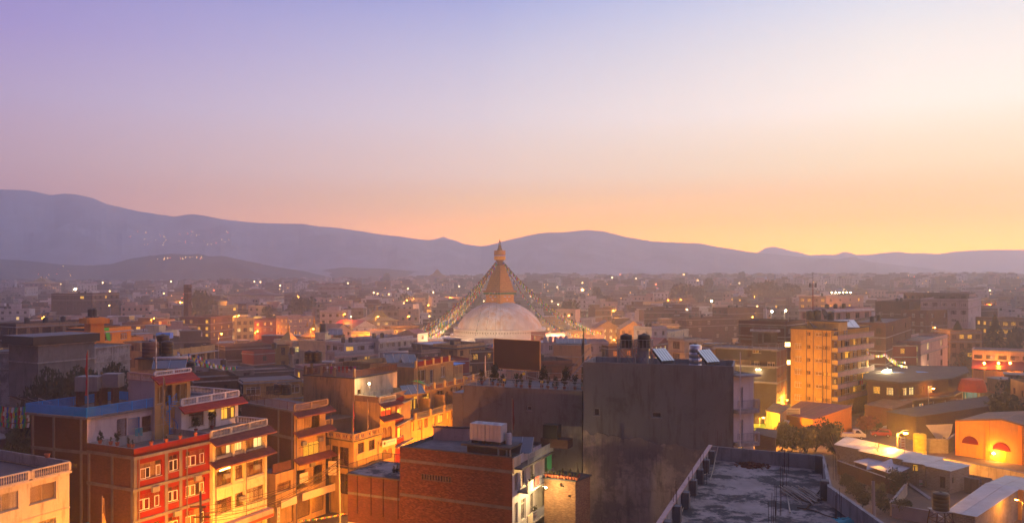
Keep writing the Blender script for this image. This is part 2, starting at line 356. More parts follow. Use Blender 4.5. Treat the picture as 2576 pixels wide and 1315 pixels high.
P('sparkr', 'distant_red_bulb', (1, 0.3, 0.2), 0.5, 0.0, em=(1.0, 0.16, 0.06), es=7)

# ------------------------------------------------------------------ surveying: picture measurements to places
def ray(q): return ((q[0] - CX) / F, (HY - q[1]) / F)
def at(q, z):                                   # place where the sight line meets height z
    a, b = ray(q); d = (z - CZ) / b; return (a * d, d)
def atd(q, d):
    a, b = ray(q); return (a * d, d, CZ + b * d)
def Z(ox, oy, s): return lambda x, y: ((ox + x / s) / 1.59, (oy + y / s) / 1.59)
A1, A2, B1, B2 = Z(0,1050,2.391), Z(0,1500,2.2256), Z(800,1050,2.391), Z(800,1500,2.2256)
C1, C2, D1, D2 = Z(1600,900,2.192), Z(1600,1400,1.903), Z(2400,1000,2.192), Z(2400,1500,2.2256)
E1, E2 = Z(3196,1000,2.192), Z(3196,1500,2.2256)
def nrm(a, b):
    L = math.hypot(b[0]-a[0], b[1]-a[1]); return ((b[0]-a[0])/L, (b[1]-a[1])/L), L

class Fac:
    """one wall plane of a building, from p0 to p1 as seen from outside"""
    def __init__(s, p0, p1, root=None):
        s.p0, s.p1 = p0, p1; s.d, s.L = nrm(p0, p1); s.ang = math.atan2(s.d[1], s.d[0]); s.root = root
        s.n = (s.d[1], -s.d[0])
    def uz(s, q, off=0.0):
        a, b = ray(q); px, py = s.p0[0] + s.n[0]*off, s.p0[1] + s.n[1]*off
        u = (a * py - px) / (s.d[0] - a * s.d[1])
        t = py + u * s.d[1]; return u, CZ + b * t
    def rect(s, fr, xl, xr, yt, yb, atr=True):
        ur, zt = s.uz(fr(xr if atr else xl, yt)); _, zb = s.uz(fr(xr if atr else xl, yb)); ul, _ = s.uz(fr(xl if atr else xr, yt))
        if not atr: ul, ur = ur, ul
        return (min(ul, ur), zb, max(ul, ur), zt)
    def w(s, u, off=0.0): return (s.p0[0] + s.d[0]*u + s.n[0]*off, s.p0[1] + s.d[1]*u + s.n[1]*off)
    def place(s, name, me, u, z, off=0.0, parent=None, **kw):
        parent = parent or s.root; x, y = s.w(u, off); r = s.root.location
        return obj(name, me, parent, (x - r.x, y - r.y, z - r.z), s.ang, **kw)

CACHE = {}
def cached(key, fn):
    if key not in CACHE: CACHE[key] = fn()
    return CACHE[key]
def bevel_box_mesh(w, d, h, m, name='block'):
    def f():
        mb = MB(); mb.box(0, w, 0, d, 0, h); return mb.mesh(name, m)
    return cached(('bb', round(w,2), round(d,2), round(h,2), m.name), f)

def win_mesh(w, h, cols, tr, ft, fm):
    def f():
        mb = MB(); t = ft
        mb.box(0, w, 0, 0.07, 0, t); mb.box(0, w, 0, 0.07, h - t, h)
        mb.box(0, t, 0.002, 0.068, t, h - t); mb.box(w - t, w, 0.002, 0.068, t, h - t)
        zt = h - t
        if tr: zt = h * (1 - tr); mb.box(t, w - t, 0.004, 0.066, zt - t/2, zt + t/2)
        for k in range(1, cols):
            x = w * k / cols
            mb.box(x - t*0.45, x + t*0.45, 0.006, 0.064, t, zt - (t/2 if tr else 0))
            if tr: mb.box(x - t*0.35, x + t*0.35, 0.008, 0.062, zt + t/2, h - t)
        return mb.mesh('window_frame', fm)
    return cached(('wf', round(w,2), round(h,2), cols, tr, ft, fm.name), f)
def pane_mesh(w, h, m):
    def f():
        mb = MB(); mb.box(0, w, 0, 0.012, 0, h); return mb.mesh('pane', m)
    return cached(('pn', round(w,2), round(h,2), m.name), f)

WS = {}   # window styles: columns, transom share, frame thickness, frame, panes, casement
def style(k, cols, tr, ft, fm, panes, case=None): WS[k] = (cols, tr, ft, fm, panes, case)
g, gc, gr = M['glass'], M['glassc'], M['glassr']
style('red', 4, 0.28, 0.05, M['woodm'], [gc, g, gc, gc], M['frw'])
style('redm', 2, 0.26, 0.05, M['woodm'], [g, gc], M['frw'])
style('cur', 2, 0, 0.05, M['cream'], [gc])
style('litg', 4, 0.27, 0.06, M['frb'], [M['litg'], M['litg'], M['litw'], gc])
style('litw', 3, 0.27, 0.06, M['frb'], [M['litw'], M['litg']])
style('brn', 4, 0.27, 0.06, M['frb'], [gr, g, gr])
style('brn3', 3, 0.25, 0.06, M['frb'], [gr, g])
style('dk', 2, 0.0, 0.06, M['frb'], [g])
style('dk4', 4, 0.25, 0.06, M['frb'], [g, g, gr])
style('org', 4, 0.25, 0.06, M['frb'], [M['lity'], gc, M['lity']])
style('orgw', 3, 0.25, 0.06, M['frw'], [M['lity'], gc])
style('wht', 3, 0.25, 0.07, M['frw'], [g, gc, g])
style('whts', 2, 0.0, 0.07, M['frw'], [g])
style('sm', 1, 0.0, 0.07, M['concl'], [g])
style('smlit', 1, 0.0, 0.06, M['frb'], [M['lity']])
style('arch', 2, 0.3, 0.07, M['frb'], [gr])
style('shut', 1, 0.0, 0.06, M['steeld'], [M['tinr']])
style('big', 3, 0.0, 0.07, M['woodm'], [g])
style('lity', 2, 0.0, 0.06, M['frb'], [M['lity']])
style('lito', 2, 0.0, 0.06, M['frb'], [M['lito']])
style('door', 1, 0.22, 0.07, M['frb'], [M['woodm'], M['lity']])
style('doorb', 1, 0.0, 0.07, M['blue'], [M['blue']])
style('doorw', 1, 0.0, 0.06, M['woodm'], [M['wood']])

def window(fac, r, st, dep=0.13, panes=True, sill=True):
    u0, z0, u1, z1 = r; w, h = u1 - u0, z1 - z0; cols, tr, ft, fm, pm, case = WS[st]
    w = round(w, 2); h = round(h, 2)
    nm = 'door' if st.startswith('door') else ('shutter' if st == 'shut' else 'window')
    o = fac.place(nm, win_mesh(w, h, cols, tr, ft, fm), u0, z0, -dep)
    zt = h * (1 - tr) if tr else h - ft
    cells = []
    for k in range(cols):
        xa, xb = max(ft, w*k/cols + ft*0.4), min(w - ft, w*(k+1)/cols - ft*0.4)
        cells.append((xa, ft, xb, zt - (ft/2 if tr else 0), 0))
        if tr: cells.append((xa, zt + ft/2, xb, h - ft, 1))
    for i, (xa, za, xb, zb, up) in enumerate(cells):
        if xb - xa < 0.03 or zb - za < 0.03: continue
        m = pm[1] if (st == 'door' and up) else (pm[0] if st == 'door' else rnd.choice(pm))
        obj('panel' if nm != 'window' else 'pane', pane_mesh(round(xb - xa, 2), round(zb - za, 2), m), o, (xa, 0.03, za))
    if case is not None:                                  # white casement sashes standing in the lower lights
        hh = round(zt - ft - 0.06, 2); ww = round(w / cols - 0.06, 2)
        def f():
            mb = MB(); t = 0.06
            mb.box(0, ww, 0, 0.03, 0, t); mb.box(0, ww, 0, 0.03, hh - t, hh); mb.box(0, t, 0.001, 0.029, t, hh - t); mb.box(ww - t, ww, 0.001, 0.029, t, hh - t)
            return mb.mesh('sash', case)
        me = cached(('sash', ww, hh, case.name), f)
        ks = [k for k in range(cols) if cols == 2 or k in (0, cols - 1)] if cols < 4 else [0, 1, 3] if rnd.random() < 0.5 else [0, 1, 2, 3][:2] + [3]
        for k in ks: obj('sash', me, o, (w * k / cols + 0.03, -0.05, ft), math.radians(rnd.choice([0, 0, 0, -12, -25])))
    if sill and w > 0.5:
        obj('sill', bevel_box_mesh(w + 0.16, 0.22, 0.07, M['concl'], 'sill'), o, (-0.08, -0.17 , -0.075))
    return o

def wall_mesh(facs, holesl, z0, z1, root, mats, reveal=0.14, name='wall', midx=None, rev_i=0):
    mb = MB(); r = root.location
    for fi, (fac, holes) in enumerate(zip(facs, holesl)):
        us = sorted(set([0.0, fac.L] + [min(fac.L, max(0, h[0])) for h in holes] + [min(fac.L, max(0, h[2])) for h in holes]))
        zs = sorted(set([z0, z1] + [min(z1, max(z0, h[1])) for h in holes] + [min(z1, max(z0, h[3])) for h in holes]))
        mi = midx[fi] if midx else 0
        def pt(u, z, off=0.0): x, y = fac.w(u, off); return (x - r.x, y - r.y, z - r.z)
        for i in range(len(us) - 1):
            for j in range(len(zs) - 1):
                ua, ub, za, zb = us[i], us[i+1], zs[j], zs[j+1]
                if ub - ua < 1e-4 or zb - za < 1e-4: continue
                cu, cz = (ua+ub)/2, (za+zb)/2
                if any(h[0] < cu < h[2] and h[1] < cz < h[3] for h in holes): continue
                mb.face([pt(ua, za), pt(ub, za), pt(ub, zb), pt(ua, zb)], mi, [(ua, za), (ub, za), (ub, zb), (ua, zb)])
        for h in holes:
            a, b, c, d = max(0, h[0]), max(z0, h[1]), min(fac.L, h[2]), min(z1, h[3])
            e = -(h[4] if len(h) > 4 else reveal)
            mb.face([pt(a, b), pt(c, b), pt(c, b, e), pt(a, b, e)], mi); mb.face([pt(a, d, e), pt(c, d, e), pt(c, d), pt(a, d)], mi)
            mb.face([pt(a, b), pt(a, b, e), pt(a, d, e), pt(a, d)], mi); mb.face([pt(c, b, e), pt(c, b), pt(c, d), pt(c, d, e)], mi)
            mb.face([pt(a, b, e - 0.02), pt(c, b, e - 0.02), pt(c, d, e - 0.02), pt(a, d, e - 0.02)], mi)
    return mb.mesh(name, mats)

class Bld:
    def __init__(s, label, foot, z1, wall, roof='roof', par=0.8, pth=0.16, z0=0.0, name='house', cat='house', group=None, facemat=None, cap=None):
        s.foot = foot; s.z0, s.z1 = z0, z1; s.par = par; s.pth = pth
        s.root = thing(name, label, cat, (foot[0][0], foot[0][1], z0), group=group)
        s.facs = [Fac(foot[i], foot[(i+1) % len(foot)], s.root) for i in range(len(foot))]
        s.holes = [[] for _ in foot]; s.wall, s.roof = wall, roof; s.facemat = facemat or {}; s.cap = cap
    def win(s, i, r, st, **kw):
        s.holes[i].append((r[0], r[1], r[2], r[3])); return window(s.facs[i], r, st, **kw)
    def wq(s, i, fr, xl, xr, yt, yb, st, atr=True, **kw): return s.win(i, s.facs[i].rect(fr, xl, xr, yt, yb, atr), st, **kw)
    def grid(s, i, n, z_first, fl, w=1.1, h=1.3, st=('wht',), rows=9, u0=0.6, u1=None, panes=True):
        L = s.facs[i].L if u1 is None else u1
        for r_ in range(rows):
            z = z_first + r_ * fl
            if z + h > s.z1 - s.par - 0.3: break
            for k in range(n):
                u = u0 + (L - 2*u0 if u1 is None else L - u0) * (k + 0.5) / n - w / 2
                s.win(i, (u, z, u + w, z + h), rnd.choice(st))
    def loc(s, x, y, z=None): r = s.root.location; return (x - r.x, y - r.y, (z if z is not None else 0) - r.z)
    def slab(s, z, ov=0.12, t=0.22, m='concl', edges=None, name='floor_band'):
        mb = MB(); r = s.root.location
        for i, f in enumerate(s.facs):
            if edges is not None and i not in edges: continue
            a, b, c, d = f.w(-ov*0.6, ov), f.w(f.L + ov*0.6, ov), f.w(f.L, -0.02), f.w(0, -0.02)
            mb.prism([(p[0]-r.x, p[1]-r.y) for p in (a, b, c, d)], z - r.z, z + t - r.z)
        return obj(name, mb.mesh(name, M[m]), s.root)
    def cols(s, i, us, z0, z1, w=0.35, m='concl', ov=0.05, name='pillar'):
        for u in us: s.facs[i].place(name, bevel_box_mesh(w, ov + 0.03, z1 - z0, M[m], name), u - w/2, z0, ov)
    def finish(s):
        ms = [M[s.wall]]; mid = []
        for i in range(len(s.foot)):
            k = s.facemat.get(i, s.wall)
            if M[k] not in ms: ms.append(M[k])
            mid.append(ms.index(M[k]))
        obj('wall', wall_mesh(s.facs, s.holes, s.z0, s.z1, s.root, ms, midx=mid), s.root)
        r = s.root.location; zr = s.z1 - s.par - r.z
        mb = MB(); mb.face([(p[0]-r.x, p[1]-r.y, zr) for p in s.foot], 0)
        obj('roof', mb.mesh('roof', M[s.roof]), s.root)
        if s.par > 0.05:
            mb = MB(); n = len(s.foot); inner = []
            for k in range(n):
                f0, f1 = s.facs[k-1], s.facs[k]; p = s.foot[k]
                inner.append((p[0] - (f0.n[0] + f1.n[0]) * s.pth - r.x, p[1] - (f0.n[1] + f1.n[1]) * s.pth - r.y))
            out = [(p[0]-r.x, p[1]-r.y) for p in s.foot]; zt = s.z1 - r.z
            for k in range(n):
                j = (k+1) % n
                mb.face([(*out[k], zt), (*out[j], zt), (*inner[j], zt), (*inner[k], zt)])
                mb.face([(*inner[j], zr), (*inner[k], zr), (*inner[k], zt), (*inner[j], zt)])
            obj('parapet', mb.mesh('parapet', M[s.cap or s.facemat.get('par', s.wall)]), s.root)
        return s

def foot4(a, b, depth, dback=None):
    """rectangle behind the front line a-b"""
    (dx, dy), L = nrm(a, b); n = (-dy, dx)
    return [a, b, (b[0] + n[0]*depth, b[1] + n[1]*depth), (a[0] + n[0]*depth, a[1] + n[1]*depth)]

def awning(fac, u0, u1, z, proj=0.9, drop=0.5, m='tile', name='tiled_awning', hip=0.35):
    w = u1 - u0
    def f():
        mb = MB(); n = max(2, int(w / 0.24)); rows = 4; S = w / n
        mb.face([(0, 0, 0), (w, 0, 0), (w, -proj, -drop - 0.08), (0, -proj, -drop - 0.08)][::-1])
        mb.face([(0, -proj, -drop - 0.08), (w, -proj, -drop - 0.08), (w, -proj, -drop + 0.02), (0, -proj, -drop + 0.02)])
        for r in range(rows):
            ya, yb = -proj * r / rows, -proj * (r + 1) / rows; za, zb = -drop * r / rows + 0.02, -drop * (r+1) / rows + 0.07
            for k in range(n):
                x0 = k * S
                mb.face([(x0, ya, za), (x0 + S*0.5, ya, za + 0.05), (x0 + S*0.5, yb, zb + 0.05), (x0, yb, zb)][::-1])
                mb.face([(x0 + S*0.5, ya, za + 0.05), (x0 + S, ya, za), (x0 + S, yb, zb), (x0 + S*0.5, yb, zb + 0.05)][::-1])
            mb.face([(0, yb, zb - 0.06), (w, yb, zb - 0.06), (w, yb, zb + 0.02), (0, yb, zb + 0.02)])
        for x in (0, w): mb.face([(x, 0, -0.02), (x, -proj, -drop - 0.08), (x, -proj, -drop + 0.05), (x, 0, 0.05)])
        return mb.mesh(name, M[m])
    return fac.place(name, cached(('aw', round(w,2), proj, drop, m), f), u0, z, 0.0)

BAL = None
def baluster_me(h, m):
    def f():
        mb = MB(); mb.lathe([(0.05, 0), (0.05, 0.06), (0.03, 0.1), (0.065, h*0.4), (0.035, h*0.68), (0.03, h-0.1), (0.05, h-0.05), (0.05, h)], 6)
        return mb.mesh('baluster', m, True)
    return cached(('bal', round(h,2), m.name), f)
def balustrade(fac, u0, u1, z, h=0.9, m='cream', posts=3, step=0.24, off=0.0, th=0.16, name='balustrade'):
    mb = MB(); w = u1 - u0; ps = [w * k / posts for k in range(posts + 1)]
    mb.box(0, w, -th/2, th/2, 0, 0.12); mb.box(-0.03, w + 0.03, -th/2 - 0.03, th/2 + 0.03, h - 0.1, h)
    for x in ps: mb.box(x - 0.13, x + 0.13, -th/2 - 0.015, th/2 + 0.015, 0.12, h - 0.1)
    o = fac.place(name, mb.mesh(name, M[m]), u0, z, off)
    bm_ = baluster_me(h - 0.22, M[m])
    for a, b in zip(ps[:-1], ps[1:]):
        n = max(1, int((b - a - 0.3) / step))
        for k in range(n): obj('baluster', bm_, o, (a + 0.15 + (b - a - 0.3) * (k + 0.5) / n, 0, 0.12))
    return o
def rail_mb(w, h, step=0.14, r=0.014, bars=True, mid=0):
    mb = MB(); mb.box(0, w, -0.025, 0.025, h - 0.05, h); mb.box(0, w, -0.015, 0.015, 0.08, 0.11)
    n = max(1, int(w / 1.5))
    for k in range(n + 1): x = w * k / n; mb.box(x - 0.025, x + 0.025, -0.024, 0.024, 0, h - 0.05)
    if bars:
        k = step
        while k < w: mb.box(k - r, k + r, -r, r, 0.11, h - 0.05); k += step
    for j in range(mid): z = 0.11 + (h - 0.16) * (j + 1) / (mid + 1); mb.box(0, w, -0.012, 0.012, z - 0.012, z + 0.012)
    return mb
def railing(fac, u0, u1, z, h=0.95, m='steel', off=0.0, step=0.14, mid=0, bars=True, r=0.014):
    return fac.place('railing', rail_mb(u1 - u0, h, step, r, bars, mid).mesh('railing', M[m]), u0, z, off)

def text_me(s, size, m, ext=0.004, key=None):
    def f():
        c = bpy.data.curves.new('lettering', 'FONT'); c.body = s; c.size = size; c.extrude = ext; c.align_x = 'CENTER'; c.align_y = 'CENTER'
        c.resolution_u = 2
        o = bpy.data.objects.new('lettering', c); COL.objects.link(o); dg = bpy.context.evaluated_depsgraph_get()
        me = bpy.data.meshes.new_from_object(o.evaluated_get(dg)); me.materials.clear(); me.materials.append(m); bpy.data.objects.remove(o); return me
    return cached(('tx', s, size, m.name), f)

# ------------------------------------------------------------------ rooftop furniture
def tank_parts(root, r=0.55, h=1.3, m='black', loc=(0, 0, 0)):
    def f():
        pr = [(r*0.98, 0), (r, 0.04)]
        z = 0.04
        for k in range(4): z2 = 0.04 + (h - 0.25) * (k + 1) / 4; pr += [(r, z2 - 0.08), (r*0.955, z2 - 0.05), (r*0.955, z2 - 0.03), (r, z2)]
        pr += [(r*0.9, h - 0.1), (r*0.35, h), (0.001, h)]
        mb = MB(); mb.lathe(pr, 14); return mb.mesh('tank_body', M[m], True)
    b = obj('tank_body', cached(('tk', r, h, m), f), root, loc)
    def g_():
        mb = MB(); mb.lathe([(0.2, 0), (0.2, 0.07), (0.05, 0.12), (0.001, 0.12)], 10); return mb.mesh('lid', M['black'])
    obj('lid', cached(('lid',), g_), b, (0, 0, h - 0.02))
    return b
def tank(x, y, z, label, r=0.55, h=1.3, m='black', group='rooftop water tanks'):
    t = thing('water_tank', label, 'water tank', (x, y, z), rnd.random()*6, group); tank_parts(t, r, h, m)
    return t
def solar(x, y, z, rz, label, n=3, w=1.0, l=1.9, tilt=32, m='solar', cyl=False, frame='steel'):
    t = thing('solar_heater' if cyl else 'solar_array', label, 'solar heater' if cyl else 'solar array', (x, y, z), rz, 'rooftop solar panels')
    tl = math.radians(tilt); R_ = Matrix.Rotation(tl, 4, 'X')
    for k in range(n):
        def f():
            mb = MB(); mb.box(0.03, w - 0.03, 0, l, 0, 0.05, 0, R_)
            return mb.mesh('panel', M[m])
        obj('panel', cached(('sp', w, l, tilt, m), f), t, (k * w, 0, 0.25))
    mb = MB()
    for k in range(n + 1): mb.box(k*w - 0.03, k*w + 0.03, -0.02, l + 0.02, -0.012, 0.066, 0, Matrix.Translation((0, 0, 0.25)) @ R_)
    for x_ in (0.1, n*w - 0.1):
        mb.tube((x_, 0.1, 0), (x_, 0.1, 0.3), 0.025, n=5); mb.tube((x_, l*math.cos(tl) - 0.1, 0), (x_, l*math.cos(tl) - 0.1, 0.2 + l*math.sin(tl)), 0.025, n=5)
    obj('frame', mb.mesh('frame', M[frame]), t)
    if cyl:
        mb = MB(); mb.tube((-0.1, l*math.cos(tl) + 0.1, 0.42 + l*math.sin(tl)), (n*w + 0.1, l*math.cos(tl) + 0.1, 0.42 + l*math.sin(tl)), 0.2, n=12); obj('storage_cylinder', mb.mesh('storage_cylinder', M['tankg'], True), t)
    return t
LEAFN = 0
def leaf_mesh(n, rx, ry, rz, seed, size=0.12, mt='leaf', lobes=6, zc=0.0, name='foliage'):
    R_ = random.Random(seed); mb = MB(); L = []
    for k in range(lobes):
        a = R_.uniform(0, 6.28); rr = R_.uniform(0.1, 0.62); L.append((rx*rr*math.cos(a), ry*rr*math.sin(a), zc + rz*R_.uniform(-0.55, 0.6), R_.uniform(0.35, 0.6)))
    for k in range(n):
        cx, cy, cz_, s = R_.choice(L)
        v = Vector((R_.gauss(0, 1), R_.gauss(0, 1), R_.gauss(0, 1))).normalized() * (R_.random() ** 0.4)
        p = Vector((cx + v.x*rx*s, cy + v.y*ry*s, cz_ + v.z*rz*s*0.9))
        a = Vector((R_.gauss(0, 1), R_.gauss(0, 1), R_.gauss(0, 0.6))).normalized(); b = a.orthogonal().normalized()
        sz = size * R_.uniform(0.6, 1.4)
        mb.face([p - a*sz, p - b*sz*0.5, p + a*sz, p + b*sz*0.5])
    return mb.mesh(name, M[mt])
def tree(x, y, z, h, r, label, seed=1, n=1500, size=0.22, mt='leaf', group=None, cat='tree', name='tree', trunk=0.35, key=None, sx=1.0, lobes=8):
    t = thing(name, label, cat, (x, y, z), rnd.random()*6 if key else 0, group)
    def f(): return leaf_mesh(n, 1.0, 1.0, (1 - trunk) * 0.62 * 1.0, seed, size / r, mt, lobes, 0.0, 'crown')
    me = cached(('cr', seed, n, mt, round(trunk, 2), round(size/r, 2), lobes), f)
    obj('crown', me, t, (0, 0, h * (0.5 + trunk*0.5)), scale=(r, r, h * 0.92))
    def tr():
        mb = MB(); R_ = random.Random(seed)
        mb.tube((0, 0, 0), (0.1, 0, trunk*1.2), 0.045, 0.03, 7)
        for k in range(6):
            a = k * 1.05 + R_.random(); mb.tube((0.1*0.8, 0, trunk*R_.uniform(0.8, 1.15)), (0.3*math.cos(a), 0.3*math.sin(a), trunk + R_.uniform(0.2, 0.45)), 0.02, 0.008, 5)
        return mb.mesh('trunk', M['trunk'])
    obj('trunk', cached(('trk', seed, round(trunk, 2)), tr), t, scale=(h*0.8, h*0.8, h))
    return t
def pot_plant(x, y, z, label, h=0.8, mt='leaf', pot='terra', group='potted plants on the roofs', seed=None, ball=False):
    t = thing('potted_plant', label, 'potted plant', (x, y, z), rnd.random()*6, group); s = (int(h*10) % 3) if seed is None else seed
    def f():
        mb = MB(); mb.lathe([(0.13, 0), (0.19, 0.28), (0.21, 0.28), (0.21, 0.34), (0.17, 0.34), (0.15, 0.28), (0.001, 0.28)], 10); return mb.mesh('pot', M[pot])
    obj('pot', cached(('pot', pot), f), t)
    me = cached(('pl', s, mt), lambda: leaf_mesh(190, 1, 1, 1, 40 + s, 0.16, mt, 5))
    rr = h * (0.42 if ball else 0.33); obj('foliage', me, t, (0, 0, 0.34 + (h - rr if ball else h*0.45)), scale=(rr, rr, rr if ball else h*0.55))
    mb = None
    def st():
        mb = MB(); mb.tube((0, 0, 0), (0, 0, 1), 0.03, 0.02, 5); return mb.mesh('stem', M['trunk'])
    obj('stem', cached(('stem',), st), t, (0, 0, 0.28), scale=(1, 1, h*0.6))
    return t
def plight(x, y, z, p, c=(1.0, 0.40, 0.07), r=0.3, parent=None):
    l = bpy.data.lights.new('lamp_light', 'POINT'); l.energy = p; l.color = c; l.shadow_soft_size = r
    o = bpy.data.objects.new('lamp_light', l); COL.objects.link(o); o.location = (x, y, z); o.parent = parent
    return o
SOD = (1.0, 0.31, 0.015); WARM = (1.0, 0.70, 0.34)
def street_lamp(x, y, h, label, power, z=0.0, c=SOD, head='lampo', rz=0.0, group='street lamps', s=1.0):
    t = thing('street_lamp', label, 'street lamp', (x, y, z), rz, group)
    def f():
        mb = MB(); mb.tube((0, 0, 0), (0, 0, 1), 0.09, 0.06, 8); return mb.mesh('pole', M['steel'])
    obj('pole', cached(('slp',), f), t, scale=(s, s, h))
    mb = MB(); mb.tube((0, 0, 0), (0.55, 0, 0.22), 0.035, 0.03, 6); mb.box(0.45, 1.0, -0.12, 0.12, 0.17, 0.29); obj('arm', mb.mesh('arm', M['steeld']), t, (0, 0, h - 0.1), scale=s)
    mb = MB(); mb.lathe([(0.001, -0.12), (0.14, -0.08), (0.17, 0), (0.001, 0.0)], 10); obj('lamp_glass', mb.mesh('lamp_glass', M[head]), t, (0.72 * s, 0, h + 0.06), scale=s * 1.1)
    plight(0.72, 0, h - 0.2, power, c, 0.22, t)
    return t
def pole_flag(x, y, z, h, label, col='fr', rz=0.0, w=0.45):
    t = thing('flagpole', label, 'flagpole', (x, y, z), rz, 'prayer flag poles')
    def f():
        mb = MB(); mb.tube((0, 0, 0), (0, 0, 1), 0.05, 0.03, 6); return mb.mesh('pole', M['bamboo'])
    obj('pole', cached(('fpole',), f), t, scale=(1, 1, h))
    mb = MB(); n = 10
    for k in range(n):
        za, zb = h*(0.98 - 0.72*k/n), h*(0.98 - 0.72*(k+1)/n); wa = w*(0.35 + 0.65*min(1, k/4)) ; wb = w*(0.35 + 0.65*min(1, (k+1)/4))
        ya, yb = 0.12*math.sin(k*1.1), 0.12*math.sin((k+1)*1.1)
        mb.face([(0.05, 0, za), (0.05 + wa*0.5, ya, za - 0.02), (0.05 + wb*0.5, yb, zb - 0.02), (0.05, 0, zb)]); mb.face([(0.05 + wa*0.5, ya, za - 0.02), (0.05 + wa, -ya, za), (0.05 + wb, -yb, zb), (0.05 + wb*0.5, yb, zb - 0.02)])
    obj('cloth', mb.mesh('cloth', M[col]), t)
    return t
def flag_string(a, b, label, sag=1.0, n=30, size=0.3, tri=False, group='strings of prayer flags', th=0.02, cols=('fb', 'fw', 'fr', 'fg', 'fy'), jit=0.0):
    a, b = Vector(a), Vector(b); mid = (a + b) / 2
    t = thing('flag_string', label, 'prayer flags', tuple(a), 0, group)
    pts = [a.lerp(b, k / 24) - Vector((0, 0, sag * 4 * (k/24) * (1 - k/24))) for k in range(25)]
    mb = MB(); mb.path([p - a for p in pts], th, 4); obj('cord', mb.mesh('cord', M['wood']), t)
    mb = MB(); d = (b - a).normalized(); per = d.cross(Vector((0, 0, 1))).normalized()
    for k in range(n):
        s = (k + 0.5) / n; p = a.lerp(b, s) - Vector((0, 0, sag*4*s*(1-s))) - a
        p += Vector((rnd.uniform(-jit, jit), rnd.uniform(-jit, jit), 0))
        w = size * rnd.uniform(0.8, 1.15); o_ = per * rnd.uniform(-0.4, 0.4) * w; dn = Vector((0, 0, -w * (1.25 if not tri else 1.3)))
        dd = Vector((d.x, d.y, d.z)) * w * 0.5; mi = k % len(cols)
        if tri: mb.face([p - dd, p + dd, p + dn + o_], mi)
        else: mb.face([p - dd, p + dd, p + dd + dn + o_, p - dd + dn + o_], mi)
    f = obj('flags', mb.mesh('flags', [M[c] for c in cols]), t, kind='stuff')
    return t
# ------------------------------------------------------------------ streets
def sheet(name, pts, z, m, kind='structure'):
    mb = MB(); mb.face([(p[0], p[1], z) for p in pts]); return obj(name, mb.mesh(name, M[m]), kind=kind)
sheet('road', [(-36, 60), (-13, 60), (-13.5, 88), (-3, 118), (2, 150), (-6, 152), (-18, 118), (-31, 86)], 0.008, 'asph')
sheet('yard', [(34, 96), (110, 60), (130, 190), (40, 190), (30, 150)], 0.008, 'dust')

# ================================================================== left foreground
# --- cream apartment block in the bottom left corner
p1, p2, p3_ = at(A2(0, 905), 14.0), at(A2(618, 765), 14.0), at(A2(0, 665), 14.0)
d_, L_ = nrm(p1, p2); pf = (p2[0] - d_[0]*14, p2[1] - d_[1]*14); e_, _ = nrm(p2, p3_)
b = Bld('cream apartment house with a balustraded roof terrace, at the corner nearest us', [pf, p2, (p2[0]+e_[0]*12, p2[1]+e_[1]*12), (pf[0]+e_[0]*12, pf[1]+e_[1]*12)], 13.05, 'cream', par=0.05, cap='concl')
for (xl, xr, yt, yb) in ((-120, 163, 1022, 1180), (265, 498, 938, 1090), (345, 500, 1258, 1400), (-120, 163, 1330, 1500)): b.wq(0, A2, xl, xr, yt, yb, 'cur')
b.slab(13.0, 0.18, 0.16, 'cream', (0, 1), 'roof_edge'); b.slab(9.9, 0.05, 0.12, 'cream', (0,), 'string_course')
F0 = b.facs[0]; u2 = F0.L
for (a_, c_, n_) in ((u2 - 3.6, u2 - 0.05, 1), (u2 - 7.6, u2 - 3.9, 1), (u2 - 11.8, u2 - 7.9, 1)): balustrade(F0, a_, c_, 13.16, 0.86, 'cream', n_, 0.2, 0.05)
f1 = b.facs[1]; mbx = MB(); mbx.box(0, f1.L, 0, 0.16, 0, 0.9); f1.place('parapet', mbx.mesh('parapet', M['concl']), 0, 13.16)
b.finish()
pole_flag(p2[0] - 1.2, p2[1] - 9.2, 9.0, 5.0, 'furled dark prayer flag on a pole before the cream apartment house', 'black', 1.2, 0.25)
b_ = thing('planter', 'round clay planter on the parapet of the cream apartment house', 'planter', (*f1.w(3.0, -0.1), 14.06)); 
mb = MB(); mb.lathe([(0.16, 0), (0.25, 0.32), (0.21, 0.32), (0.001, 0.2)], 12); obj('bowl', mb.mesh('bowl', M['terra']), b_)
mb = MB(); mb.lathe([(0.21, 0.3), (0.27, 0.3), (0.27, 0.35), (0.2, 0.35)], 12); obj('rim', mb.mesh('rim', M['terra']), b_)

# --- red apartment block
FL, FR, BL = at(A2(1190, 655), 14.5), at(A2(1890, 510), 14.5), at(A2(775, 600), 14.5)
e_, eL = nrm(FL, BL); BR = (FR[0] + e_[0]*eL, FR[1] + e_[1]*eL)
b = Bld('bright red four storey apartment block with grey concrete frame and white sashes', [FL, FR, BR, BL], 14.5, 'red', par=0.9, facemat={3: 'brick', 1: 'brick', 2: 'brick'}, cap='concl')
red = b; f = b.facs[0]
for (xl, xr, yt, yb, st) in ((1248, 1437, 745, 885, 'red'), (1503, 1588, 700, 840, 'redm'), (1655, 1823, 645, 778, 'red'), (1236, 1425, 1015, 1160, 'red'), (1498, 1582, 975, 1110, 'redm'), (1653, 1822, 900, 1040, 'red'), (1240, 1420, 1290, 1430, 'red'), (1500, 1585, 1240, 1385, 'redm'), (1653, 1820, 1163, 1310, 'red')):
    b.wq(0, A2, xl, xr, yt, yb, st)
u_a, u_b = f.uz(A2(1480, 700))[0], f.uz(A2(1607, 680))[0]
zbands = [f.uz(A2(1870, y))[1] for y in (592, 850, 1105)]
b.cols(0, [0.17, u_a, u_b, f.L - 0.17], 0, zbands[0], 0.34, 'conc', 0.06)
